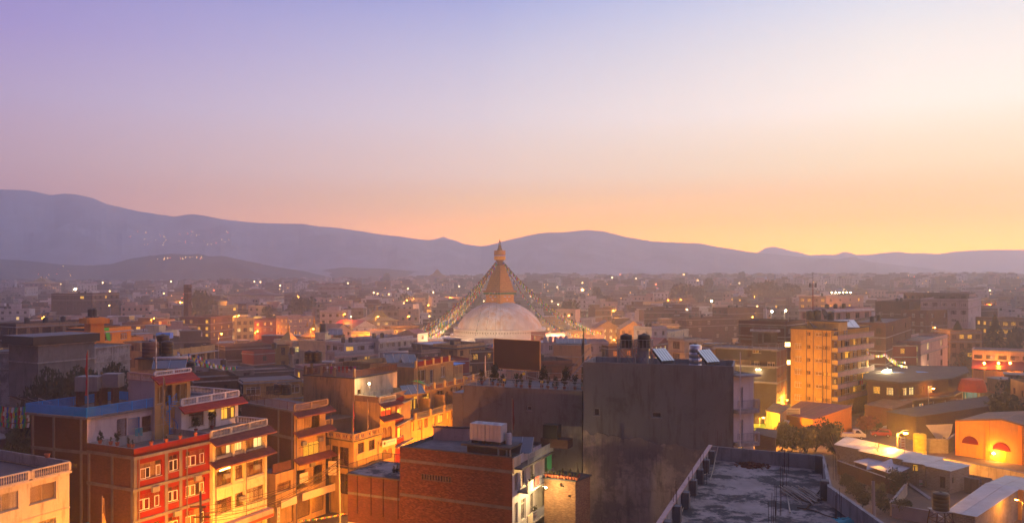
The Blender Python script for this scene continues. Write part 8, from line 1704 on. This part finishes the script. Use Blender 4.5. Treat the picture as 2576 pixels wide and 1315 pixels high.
q = at(E2(1100, 965), 0.4); t = thing('small_sign', 'little white and green sign leaning on the block shed', 'sign', (q[0], q[1], 0)); mb = MB(); mb.box(-.5, .5, -.05, 0, .1, 1.0); obj('panel', mb.mesh('panel', M['white']), t); mb = MB(); mb.box(-.5, .5, -.07, -.052, .35, .5); obj('green_band', mb.mesh('green_band', M['green']), t)
# dark trees at the left, mid
for k, (x, y, h, r, m_, lb) in enumerate(((130, 1010, 16.6, 5.0, 'leaf', 'big dark tree before the grey panelled wall'), (210, 1000, 17.4, 5.6, 'leaf', 'broadest dark tree behind the grey cisterns'), (285, 1010, 16.4, 4.2, 'leaf', 'dark tree left of the pale stair tower'), (68, 1060, 9.5, 3.6, 'leafy', 'tall shrub at the left behind the prayer flags'))):
    p = atd((x, 1000), 122); tree(p[0], p[1], 0, h, r, lb, 130 + k, 5200, .2, m_, None, trunk=.3, lobes=14)
for k, (x, y, d, h, r, lb) in enumerate(((640, 968, 128, 11.5, 2.6, 'round clipped dark tree behind the burger building'), (880, 938, 150, 11.5, 2.2, 'bare crowned tree by the two rusty tanks'), (1120, 905, 150, 13, 3.0, 'dark tree behind the long terraces'))):
    p = atd((x, y), d); tree(p[0], p[1], 0, h, r, lb, 140 + k, 2600, .17, 'leaf', None, trunk=.4, lobes=10)
# brown sheds and roofs between
blk(612, 960, 760, 952, 13.6, 9, 'concd', 3, ('dk', 'wht'), 'long flat roofed house with a tiled lean-to behind the burger building', par=0.3, facemat={0: 'ochre'}, w=2.4)
blk(490, 950, 600, 944, 14.2, 9, 'brickd', 2, ('dk',), 'dark brick terrace with pipes right of the pale stair tower', par=0.7)
blk(745, 962, 770, 962, 12.6, 5, 'yellow', 1, ('brn3',), 'lit ochre door room left of the tan plaster house', par=0.1)
blk(440, 915, 560, 912, 13.2, 9, 'lilac', 3, ('dk', 'whts'), 'pale terrace draped with prayer flags beyond the stair tower', par=0.8)
blk(560, 925, 640, 920, 13.0, 9, 'conc', 2, ('dk',), 'grey roof terrace right of the prayer flags', par=0.6, tanks=1)
blk(640, 930, 740, 925, 12.2, 8, 'concd', 3, ('dk', 'org'), 'low dark house under the mustard monastery', par=0.5)
blk(780, 925, 860, 920, 13.8, 8, 'pink', 2, ('dk', 'smlit'), 'pink balcony house behind the tan plaster house', par=0.7)
blk(930, 915, 1030, 905, 14.2, 8, 'ochre', 3, ('dk', 'wht'), 'ochre house with round cut parapet behind the tan terrace house', par=0.9, w=1.6)
p = atd((440, 905), 118); pole_flag(p[0], p[1], 13, 6, 'tall dark red prayer flag right of the wide brown tank', 'fr', 0, .7)
for k in range(5): flag_string(atd((395 + k*26, 876 + 4*k), 150 - k*3), atd((460 + k*34, 905 + 4*k), 146), '%s prayer flag string before the long ochre house' % wd[k], .8, 26, .42, jit=.15)
for k, (x, y) in enumerate(((478, 920), (700, 975), (722, 975), (690, 868), (735, 880))): p = atd((x, y), (118, 125, 125, 220, 210)[k]); tank(p[0], p[1], p[2] - 1.0, ('black tank among the prayer flags of the pale terrace', 'left of two black tanks on the roof with the tiled lean-to', 'right of two black tanks on the roof with the tiled lean-to', 'black tank on the dark brick block', 'black tank low on the cream monastery wing')[k], .7, 1.7)
# ================================================================== the rest of the town
RB = random.Random(77); ORD = ['first', 'second', 'third', 'fourth', 'fifth', 'sixth', 'seventh', 'eighth', 'ninth', 'tenth', 'eleventh', 'twelfth', 'thirteenth', 'fourteenth', 'fifteenth', 'sixteenth', 'seventeenth', 'eighteenth', 'nineteenth', 'twentieth']
USED = []
for o in COL.objects:
    if o.parent is None and o.get('category') in ('house', 'shed', 'tree', 'bush', 'stupa', 'street lamp') and o.location.y > 60:
        cs = [c for c in o.children if c.name.startswith('wall')]
        if cs:
            bb = [Vector(v) + o.location for v in cs[0].bound_box]; cx, cy = sum(v.x for v in bb)/8, sum(v.y for v in bb)/8; r = math.hypot(max(v.x for v in bb) - min(v.x for v in bb), max(v.y for v in bb) - min(v.y for v in bb))/2
            USED.append((cx, cy, r*0.78))
        elif o.get('category') == 'street lamp': USED.append((o.location.x, o.location.y, 2.5))
USED += [(SX, SY, 40), (-131, 392, 24), (-92, 184, 9)]

def free(x, y, r):
    if 34 < x < 108 and y < 182: return False
    if y < 165 and -32 < x < 34: return False
    if y < 118: return False
    return all((x-a)**2 + (y-b)**2 > (r + c)**2 for a, b, c in USED)
SITES = []; d = 128.0
while d < 1560:
    step = 10.5 + d*0.007; x = -d*0.68
    while x < d*0.68:
        w = RB.uniform(7.5, 15) * (1 + d/2600); dep = RB.uniform(7, 11); r = max(w, dep)*0.52; xx = x + w/2; yy = d + RB.uniform(-3, 3)
        if free(xx, yy, r*0.92) and RB.random() < (0.93 if d < 700 else 0.8): SITES.append((xx, yy, w, dep, d)); USED.append((xx, yy, r*0.9)) if d < 460 else None
        x += w + (RB.uniform(0.3, 2.5) if RB.random() < 0.85 else RB.uniform(5, 14))
    d += step + 2
WALLS = ['brick', 'brickd', 'lilac', 'pink', 'cream', 'conc', 'tan', 'white', 'brick', 'maroon', 'lilac', 'concd', 'ochre', 'conc', 'brickd']
NAMEC = {'brick': 'red brick', 'brickd': 'dark brick', 'lilac': 'pale lilac', 'pink': 'pinkish', 'cream': 'cream', 'conc': 'grey concrete', 'tan': 'tan', 'white': 'whitish', 'maroon': 'maroon', 'ochre': 'ochre', 'concd': 'dark grey'}
def wmesh(w, h, fr, pn):
    def f():
        mb = MB(); t = 0.09; mb.box(0, w, -0.05, 0, 0, t); mb.box(0, w, -0.05, 0, h-t, h); mb.box(0, t, -0.05, 0, t, h-t); mb.box(w-t, w, -0.05, 0, t, h-t); mb.box(w/2-.04, w/2+.04, -0.045, 0, t, h-t); mb.face([(t, -.02, t), (w-t, -.02, t), (w-t, -.02, h-t), (t, -.02, h-t)], 1); return mb.mesh('window', [fr, pn])
    return cached(('wm', w, h, fr.name, pn.name), f)
def house_body(mb, w, dep, h, fl, kind, R_, roofm, wm, win=None, trim=2):
    """walls, floor bands, parapet, stair room and setbacks of a town house; front faces -y"""
    par = R_.choice([0.5, 0.8, 1.0]); n = max(1, int(h/fl + .5)); h = n*fl + par
    mb.box(-w/2, w/2, -dep/2, dep/2, 0, h - par, wm, skip='t'); mb.face([(-w/2, -dep/2, h-par), (w/2, -dep/2, h-par), (w/2, dep/2, h-par), (-w/2, dep/2, h-par)], roofm)
    for (a, b_, c, e) in ((-w/2, w/2, -dep/2, -dep/2 + .2), (-w/2, w/2, dep/2 - .2, dep/2), (-w/2, -w/2 + .2, -dep/2 + .2, dep/2 - .2), (w/2 - .2, w/2, -dep/2 + .2, dep/2 - .2)): mb.box(a, b_, c, e, h - par + .002, h, wm)
    ov = R_.choice([0.15, 0.5, 1.0])
    for k in range(1, n + 1): mb.box(-w/2 - ov*.3, w/2 + ov*.3, -dep/2 - ov, -dep/2, k*fl - .25, k*fl, trim)
    if R_.random() < .65:
        sw, sd, sh = w*R_.uniform(.28, .5), dep*R_.uniform(.35, .6), R_.uniform(2.2, 3); x0 = R_.uniform(-w/2, w/2 - sw); mb.box(x0, x0 + sw, dep/2 - sd, dep/2, h - par, h - par + sh, wm); mb.box(x0 - .3, x0 + sw + .3, dep/2 - sd - .3, dep/2 + .2, h - par + sh, h - par + sh + .18, trim)
    return h, n, par
def near(px, py, y):
    L_ = min(LAND, key=lambda l: abs(l[0] - px) + 1.6*abs(l[1] - py)); s = L_[3]
    for sep in (' with ', ' of ', ',', ' glowing', ' behind', ' before', ' left', ' right', ' beyond', ' under', ' below', ' seen', ' looming', ' at '): s = s.split(sep)[0]
    return ('behind' if y > L_[2] + 8 and abs(px - L_[0]) < 60 else ('left of' if px < L_[0] else 'right of')), ' '.join(s.split()[:6])
def settle(HS):
    g_ = {}
    for t, l, y in HS: g_.setdefault(l, []).append((y, t))
    for l, v in g_.items():
        v.sort(key=lambda q: q[0])
        for i, (y, t) in enumerate(v): t['label'] = l if len(v) == 1 else ((('nearer ' if i == 0 else 'farther ') if len(v) == 2 else ORD[i] + ' ') + l)
near_sites = sorted(SITES, key=lambda s: s[1])[:205]; far_sites = [s for s in SITES if s not in near_sites]
LS = []
for i in range(40):  # masts added at random to put warm pockets of light between houses
    d = RB.uniform(190, 640); x = RB.uniform(-.58, .58)*d
    if d < 300 and abs(x - SX) < 50: continue
    t = street_lamp(x, d, 15 + gz(x, d), '', 5200*(d/250), c=SOD, s=1.2, group='orange lamps on masts through the town'); LS.append((t, 'added orange lamp on a mast %s the %s' % near(CX + x/d*F, HY + 16/d*F, d), d))
settle(LS)
HS = []
GLS = [M['glass']]*5 + [M['glassc'], M['glassr'], M['lity'], M['lity'], M['lito']]
for i, (x, y, w, dep, d) in enumerate(near_sites):
    k = RB.choice(WALLS); rz = -math.atan2(x, y)*0.5 + RB.choice([0, .25, -.3, .5]) + RB.uniform(-.08, .08); fl = RB.uniform(2.7, 3.1); st_ = RB.choice([2, 3, 3, 3, 4, 4] if y > 150 else [2, 3, 3])
    px = CX + x/y*F; hw = w/2/y*F + 8
    while st_ > 0 and any(abs(px - l[0]) < hw + l[4] and y < l[2] - 3 and HY + (CZ - st_*fl - 3.2)/y*F < l[1] + .6*l[5]/l[2]*F for l in LAND): st_ -= 1
    if st_ < 1: continue
    mb = MB(); H, n, par = house_body(mb, w, dep, st_*fl, fl, k, RB, 1, 0)
    t = thing('house', '', 'house', (x, y, gz(x, y)), rz); obj('wall', mb.mesh('wall', [M[k], M[RB.choice(['roof', 'roof', 'tinb', 'tinr', 'concd'])], M['concl'] if k not in ('brickd', 'concd') else M['conc']]), t)
    lit = 0; ww, hh = RB.choice([(1.2, 1.3), (1.6, 1.4), (0.9, 1.2), (2.0, 1.5)]); fr = M[RB.choice(['frw', 'frb', 'frb'])]; nc = max(2, int(w/(ww + 1.6))); blank = RB.random() < .18
    for f_ in range(max(0, n - 3), n):
        for c in range(nc):
            if blank and f_ < n: continue
            p = RB.choice(GLS); 
            if p in (M['lity'], M['litw']) and RB.random() < .5: p = M['glass']
            lit += p in (M['lity'], M['litw']); obj('window', wmesh(ww, hh, fr, p), t, (-w/2 + w*(c + .5)/nc - ww/2, -dep/2 - .005, f_*fl + .85))
    for c in range(2):
        sx = 1 if x < 0 else -1
        if blank and c: continue
        for f_ in range(max(0, n - 2), n): obj('window', wmesh(0.9, 1.2, fr, M['glass']), t, (sx*(w/2 + .005), (-dep/2 + dep*(c + .5)/2) + sx*-.45, f_*fl + .85), sx*math.pi/2)
    nt_ = RB.choice([0, 0, 1, 1, 2, 3])
    for j in range(nt_): o = obj('water_tank', None, t, (-w*.3 + j*1.7, dep*.18, H - par)); tank_parts(o, .6, 1.4, RB.choice(['black', 'black', 'tankg']), (0, 0, 0))
    def extra(nm, key, mt, fn, loc, r_=0):
        def f():
            mb = MB(); fn(mb); return mb.mesh(nm, M[mt])
        obj(nm, cached(key, f), t, loc, r_)
    if RB.random() < .45:
        wb = round(w*RB.choice([.4, .6, 1.0])); x0 = RB.uniform(-w/2, w/2 - wb) if wb < w else -w/2
        for f_ in range(max(1, n - 2), n): extra('balcony', ('bc', wb), 'concl', lambda m: (m.box(0, wb, 0, 1.1, -.15, 0), m.box(0, wb, 0, .1, 0, .25), m.box(0, wb, .02, .06, .8, .88), [m.box(q*.5, q*.5 + .04, .02, .06, .25, .8) for q in range(int(wb*2))]), (x0, -dep/2 - 1.1, f_*fl))
    if RB.random() < .4:
        for q in range(4): extra('rebar_column', ('rc',), 'rust', lambda m: [m.box(a, a + .05, b_, b_ + .05, 0, 1.5) for a in (0, .25) for b_ in (0, .25)], (-w/2 + .2 + q*(w - .7)/3, -dep/2 + .2, H))
    if RB.random() < .3: extra('satellite_dish', ('sd',), 'tankg', lambda m: (m.lathe([(.001, 0), (.5, .1), (.75, .3)], 10), m.tube((0, 0, -.9), (0, 0, 0), .05)), (w*.2, -dep*.3, H - par + .9), 1.0)
    if RB.random() < .25: extra('laundry', ('ln', i % 3), ('fw', 'fr', 'fb')[i % 3], lambda m: [m.box(q*.8, q*.8 + .5, 0, .04, .6, 1.6) for q in range(5)], (-w*.3, -dep*.25, H - par))
    if RB.random() < .3: mb = MB(); mb.box(0, 3.0, 0, 1.8, 0, .06, 0, Matrix.Rotation(.55, 4, 'X')); mb.box(.05, .15, 1.4, 1.5, -.3, .8); mb.box(2.8, 2.9, 1.4, 1.5, -.3, .8); obj('solar_panel', mb.mesh('solar_panel', M['solar']), t, (w*.02, -dep*.3, H - par + .3)); sol = True
    else: sol = False
    px, py = CX + x/y*F, HY + (CZ - H - gz(x, y))/y*F
    dr, short = near(px, py, y)
    ft_ = 'with %s tank%s' % (('one', 'two', 'three')[nt_-1], '' if nt_ == 1 else 's') if nt_ else ('with a lit window' if lit else ('with a solar panel' if sol else 'without tanks'))
    HS.append((t, '%s house %s, %s the %s' % (NAMEC[k], ft_, dr, short), y))
settle(HS)
# far town: thousands of small houses that merge with distance
fm_ = [M[k] for k in ('brickd', 'lilac', 'conc', 'pink', 'brick', 'roof', 'concl', 'glass', 'lity', 'litw', 'black', 'tinb', 'white')]
mb = MB(); R8 = random.Random(5)
for (x, y, w, dep, d) in far_sites:
    st_ = R8.choice([2, 3, 3, 4, 5]) if d < 900 else R8.choice([2, 3, 4, 6]); fl = 3.0; z = gz(x, y) - .5; sub = MB(); wm = R8.choice([0, 1, 2, 3, 4, 12, 2, 0]); H, n, par = house_body(sub, w, dep, st_*fl, fl, '', R8, R8.choice([5, 5, 11]), wm, trim=6)
    if d < 1100:
        nc = max(2, int(w/3))
        for f_ in range(max(0, n-3), n):
            for c in range(nc):
                if R8.random() < .2: continue
                u = -w/2 + w*(c+.5)/nc; m_ = 7 if R8.random() > .05 else R8.choice([8, 9]); sub.face([(u-.6, -dep/2-.04, f_*fl+.9), (u+.6, -dep/2-.04, f_*fl+.9), (u+.6, -dep/2-.04, f_*fl+2.3), (u-.6, -dep/2-.04, f_*fl+2.3)], m_)
    for j in range(R8.choice([0, 1, 2])): sub.tube((-w*.3 + j*2, 0, H-par), (-w*.3 + j*2, 0, H-par+1.8), .7, n=6, m=10)
    T_ = Matrix.Translation((x, y, z)) @ Matrix.Rotation(-math.atan2(x, y)*.5 + R8.uniform(-.5, .5), 4, 'Z'); b0 = len(mb.v); mb.v.extend(tuple(T_ @ Vector(v)) for v in sub.v); mb.f.extend(tuple(b0 + a for a in f) for f in sub.f); mb.m.extend(sub.m); mb.uv.extend(sub.uv)
o = obj('far_town', mb.mesh('far_town', fm_), kind='stuff'); o['label'] = 'endless small houses of the far town fading into the haze'
# trees among the houses: the ones that stand out, then the wooded skyline
TR = [(1440, 768, 470, 17, 9, 'broad round tree just right of the dome'), (1500, 745, 640, 22, 8, 'round hazy tree above the prayer flag lines'), (1530, 752, 560, 16, 7, 'small round tree right of the hazy one'), (1718, 745, 640, 24, 12, 'large hazy tree mass right of the yellow slab roof house'), (1745, 748, 640, 22, 9, 'second crown of the large hazy tree mass'), (1783, 742, 760, 26, 9, 'tall narrow tree right of the hazy tree mass'), (1808, 694, 1150, 22, 12, 'round topped tree standing alone on the skyline'), (1838, 700, 1150, 18, 12, 'broad tree right of the lone skyline tree'), (1868, 697, 1200, 22, 7, 'lollipop shaped tree on the skyline'), (1888, 702, 1150, 18, 14, 'wide low tree on the skyline right of centre'), (1905, 742, 640, 24, 12, 'left crown of the big dark grove by the phone mast'), (1950, 738, 640, 26, 12, 'middle crown of the big dark grove by the phone mast'), (1985, 745, 640, 22, 10, 'right crown of the big dark grove by the phone mast'), (1838, 770, 500, 13, 5, 'small tree before the hazy lit house'), (498, 752, 500, 22, 9, 'dark tree among the houses at the left'), (300, 760, 480, 16, 6, 'small dark tree left of the golden light'), (765, 765, 500, 18, 9, 'dark tree below the orange star light'), (735, 770, 480, 15, 7, 'lower dark tree left of the orange star light'), (855, 785, 430, 14, 6, 'dark tree left of the temple hall'), (600, 716, 900, 16, 8, 'hazy tree behind the pagoda like roofs'), (975, 690, 1200, 20, 9, 'hazy tree on the skyline left of the spire'), (1020, 742, 600, 16, 9, 'hazy tree left of the prayer flag sheaf'), (1200, 752, 560, 14, 8, 'hazy tree between the flag sheaf and the spire'), (680, 775, 460, 14, 6, 'dark shrubby tree above the long red house'), (560, 705, 1000, 16, 9, 'pale hazy tree left of the long monastery'), (1410, 694, 1150, 14, 12, 'wide dark tree on the skyline right of the spire'), (1460, 700, 1100, 14, 9, 'small skyline tree right of the wide one'), (1540, 694, 1200, 18, 11, 'airy tree on the skyline beyond the lodge'), (1505, 696, 1200, 16, 8, 'second airy tree on the skyline'), (2030, 706, 1200, 12, 9, 'hazy tree on the skyline at the aerial mast'), (2560, 958, 175, 9, 6, 'big leafy tree at the right edge below the market'), (2510, 975, 168, 7, 4.5, 'leafy bush left of the big tree at the right edge'), (2540, 990, 160, 6, 4, 'round bush below the big tree at the right edge')]
for i, (px, py, d, h, r, lb) in enumerate(TR):
    p = atd((px, py + 4), d); g0_ = gz(p[0], p[1]); hh = max(h, p[2] - g0_ + 2) if d > 300 else h
    tree(p[0], p[1], g0_, hh, r, lb, 30 + i % 4, 1500, .85 if r > 6 else .35, 'leaf', None, trunk=.25, key=1)
TS = []
for i in range(70):
    d = R8.uniform(260, 900); x = R8.uniform(-.62, .62)*d
    if not all((x-a)**2 + (d-b)**2 > (2.5 + c)**2 for a, b, c in USED): continue
    px = CX + x/d*F; t = tree(x, d, gz(x, d), R8.uniform(9, 15), R8.uniform(3, 6), '', 30 + i % 4, 1500, .6, 'leaf', 'trees scattered through the town', trunk=.25, key=1); TS.append((t, '%s tree among roofs %s the %s' % (('dark', 'hazy')[d > 500], *near(px, HY + 18/d*F, d)), d))
settle(TS)
mb = MB()
for i in range(5200):
    d = R8.uniform(700, 1620) if i % 3 else R8.uniform(1450, 1640); x = R8.uniform(-.68, .68)*d; c_ = noise.noise(Vector((x*.006, d*.004, 1)))
    if c_ < -.02 and d < 1400: continue
    h = R8.uniform(3, 8) + 5*max(0, c_); z = gz(x, d)
    for j in range(5): a = R8.uniform(0, 6.28); s = R8.uniform(1.5, 3.4); cx, cz_ = x + R8.uniform(-3, 3), z + h*R8.uniform(.3, 1.1); mb.face([(cx - s, d, cz_), (cx, d + s*.6, cz_ - s*.8), (cx + s, d + .3, cz_ + R8.uniform(-.5, .5)), (cx + R8.uniform(-.5, .5), d - s*.3, cz_ + s*.9)])
o = obj('far_woods', mb.mesh('far_woods', M['leaf']), kind='stuff'); o['label'] = 'far off dark groves scattered through the hazy town'
# ------------------------------------------------------------------ single lights seen across the town
SP = [(749, 747, 520, 'sparko', 'brightest orange star light over the dark trees at the left'), (578, 742, 560, 'w', 'white light at the corner of the long white house'), (883, 796, 320, 'w', 'warm light on a small white house right of the monastery'), (50, 827, 235, 'W', 'dazzling light at the far left edge'), (276, 732, 560, 'o', 'golden light above the orange house'), (275, 768, 420, 'o', 'deep orange light behind the orange turret'), (1016, 762, 430, 'o', 'orange light over a wall left of the flag sheaf'), (940, 736, 620, 'w', 'left of a pair of warm lights above the temple'), (950, 739, 610, 'o', 'right of a pair of warm lights above the temple'), (978, 740, 600, 'o', 'orange light left of the flag sheaf top'), (1026, 726, 700, 'w', 'pale light high left of the flag sheaf'), (1402, 722, 800, 'w', 'white star light right of the spire'), (1465, 711, 950, 'o', 'orange light right of the white star light'), (1465, 729, 700, 'O', 'lower strong orange light right of the white star light'), (1335, 745, 560, 'w', 'white light beside the right prayer flags'), (1388, 757, 500, 'w', 'yellow white light above the round tree'), (1404, 765, 480, 'w', 'lower yellow light above the round tree'), (1232, 747, 560, 'w', 'small light left of the gilded spire'), (1217, 757, 540, 'w', 'small light under the left flag lines'), (1790, 757, 520, 'W', 'glaring white light on the hazy white house'), (1727, 778, 400, 'w', 'warm light before the hazy tree mass'), (1942, 783, 300, 'W', 'left of two star lights on the roof by the phone mast'), (1976, 781, 300, 'W', 'right of two star lights on the roof by the phone mast'), (1755, 705, 900, 'o', 'orange light among the skyline trees'), (1650, 715, 850, 'r', 'reddish light in the haze above the lodge'), (1600, 700, 1000, 'w', 'white light near the skyline above the lodge'), (1720, 690, 1100, 'o', 'orange light on the skyline at the centre right'), (1540, 698, 1050, 'w', 'pale skyline light by the airy trees'), (2262, 772, 420, 'W', 'greenish white glaring light at the building site'), (2305, 758, 500, 'o', 'orange glow light left of the huge grey block'), (2214, 838, 240, 'o', 'orange light by the grey house right of the tower'), (1155, 720, 800, 'w', 'faint white light left of the spire'), (1090, 735, 650, 'w', 'white light near the prayer flag sheaf middle'), (1120, 790, 380, 'o', 'orange light inside the prayer flag sheaf'), (1080, 795, 380, 'o', 'orange light left of the prayer flag sheaf'), (875, 712, 900, 'w', 'white light far beyond the temple'), (830, 722, 800, 'o', 'amber light beyond the grey monastery'), (705, 718, 850, 'w', 'pale light above the long white house'), (640, 708, 950, 'w', 'left of two white lights high in the haze'), (655, 709, 950, 'w', 'right of two white lights high in the haze'), (152, 714, 850, 'w', 'white light above the left pagoda roofed monastery'), (190, 727, 700, 'W', 'bright white light low left in the haze'), (258, 711, 900, 'w', 'white light on the far left slope foot'), (430, 708, 950, 'w', 'white light in the haze, left'), (412, 738, 600, 'o', 'lit window glow in the left haze'), (538, 730, 620, 'r', 'red light right of the dark tree at the left'), (1560, 690, 1100, 'r', 'faint red skyline light'), (2300, 697, 1000, 'r', 'red beacon in the right hand haze'), (1905, 770, 420, 'o', 'small light under the dark grove'), (2490, 730, 700, 'w', 'yellow light right of the huge grey block'), (2541, 708, 950, 'w', 'pale light at the right skyline'), (1860, 712, 900, 'w', 'light under the skyline trees'), (1255, 770, 300, 'x', '')]
for (px, py, d, k, lb) in SP:
    if not lb: continue
    q = atd((px, py), d); big = k in ('W', 'O', 'sparko'); m_ = {'w': 'sparkw', 'W': 'lampw', 'o': 'spark', 'O': 'lampo', 'sparko': 'lampo', 'r': 'sparkr'}[k]
    s = d/2075.5*(1.7 if not big else 2.6); g0_ = gz(q[0], q[1]); t = thing('street_lamp', lb, 'street lamp', (q[0], q[1], g0_), 0, 'lights scattered across the town')
    obj('bulb', cached(('bulb', m_), lambda: (lambda b: (b.lathe([(.001, -1), (.7, -.7), (1, 0), (.7, .7), (.001, 1)], 10), b.mesh('bulb', M[m_], True))[1])(MB())), t, (0, 0, q[2] - g0_), scale=s)
    obj('pole', cached(('slp',), None), t, (0, 1.0, 0), scale=(1.5, 1.5, max(1, q[2] - g0_)))
    if big: plight(0, -s*1.5, q[2] - g0_, 900 * (d/200)**1.3, SOD if m_ == 'lampo' else WARM, s*.6, t)
hl = MB()
for i in range(300):
    if i < 40: q = atd((R8.uniform(320, 420) + R8.choice([0, 70, 160]), R8.uniform(582, 616)), 1790)
    elif i < 60: q = atd((R8.uniform(380, 520), R8.uniform(645, 653)), 1400)
    elif i < 70: q = atd((R8.uniform(70, 190), R8.uniform(668, 700)), 1300)
    else:
        d = R8.uniform(450, 1500); x = R8.uniform(-.62, .62)*d; q = (x, d, gz(x, d) + R8.uniform(9, 16))
    s = q[1]/2075.5*R8.uniform(.4, 1.1); m_ = R8.choice([0, 0, 0, 1, 2]) if i >= 70 else R8.choice([0, 2, 0])
    hl.lathe([(.001, -s), (s, 0), (.001, s)], 5, m_, q)
o = obj('distant_lights', hl.mesh('distant_lights', [M['spark'], M['sparkw'], M['sparkr']]), kind='stuff'); o['label'] = 'tiny lights sprinkled over the far town and hillside'
# far landmarks
B = blk(60, 712, 122, 712, 27, 22, 'pink', 5, ('org', 'dk'), 'pagoda topped monastery block in the haze at the far left', w=2.4, tanks=0, z0=6); pyr(B, 5, 'gold')
B = blk(0, 722, 62, 722, 24, 20, 'lilac', 5, ('dk', 'wht'), 'pale flat roofed wing left of the pagoda topped monastery', w=2, tanks=2)
B = blk(800, 718, 880, 718, 25, 24, 'lilac', 5, ('dk',), 'stepped grey monastery with three broad roofs in the haze', w=2.6, fl=3.4); B.slab(26, 2, .6, 'maroon', (0, 1, 3), 'eave'); B.slab(22, 3, .6, 'maroon', (0, 1, 3), 'eave')
B = blk(575, 742, 690, 742, 20, 24, 'white', 9, ('dk', 'litw'), 'long white monastery with a dark hipped roof at the left', w=2.6, fl=3.6, z0=2); pyr(B, 4, 'tinr', fin=0)
blk(232, 738, 300, 736, 23, 22, 'brickd', 5, ('dk', 'dk', 'smlit'), 'dark blocky house behind the orange turret', w=2, tanks=2); blk(462, 716, 473, 716, 28, 4, 'brickd', 1, ('dk',), 'square brick tower with an arched top in the left haze', w=2)
B = blk(1066, 694, 1130, 694, 36, 24, 'pink', 6, ('dk', 'wht'), 'domed palace like monastery on the skyline left of the spire', w=2.2, z0=12); pyr(B, 9, 'gold', ov=-2)
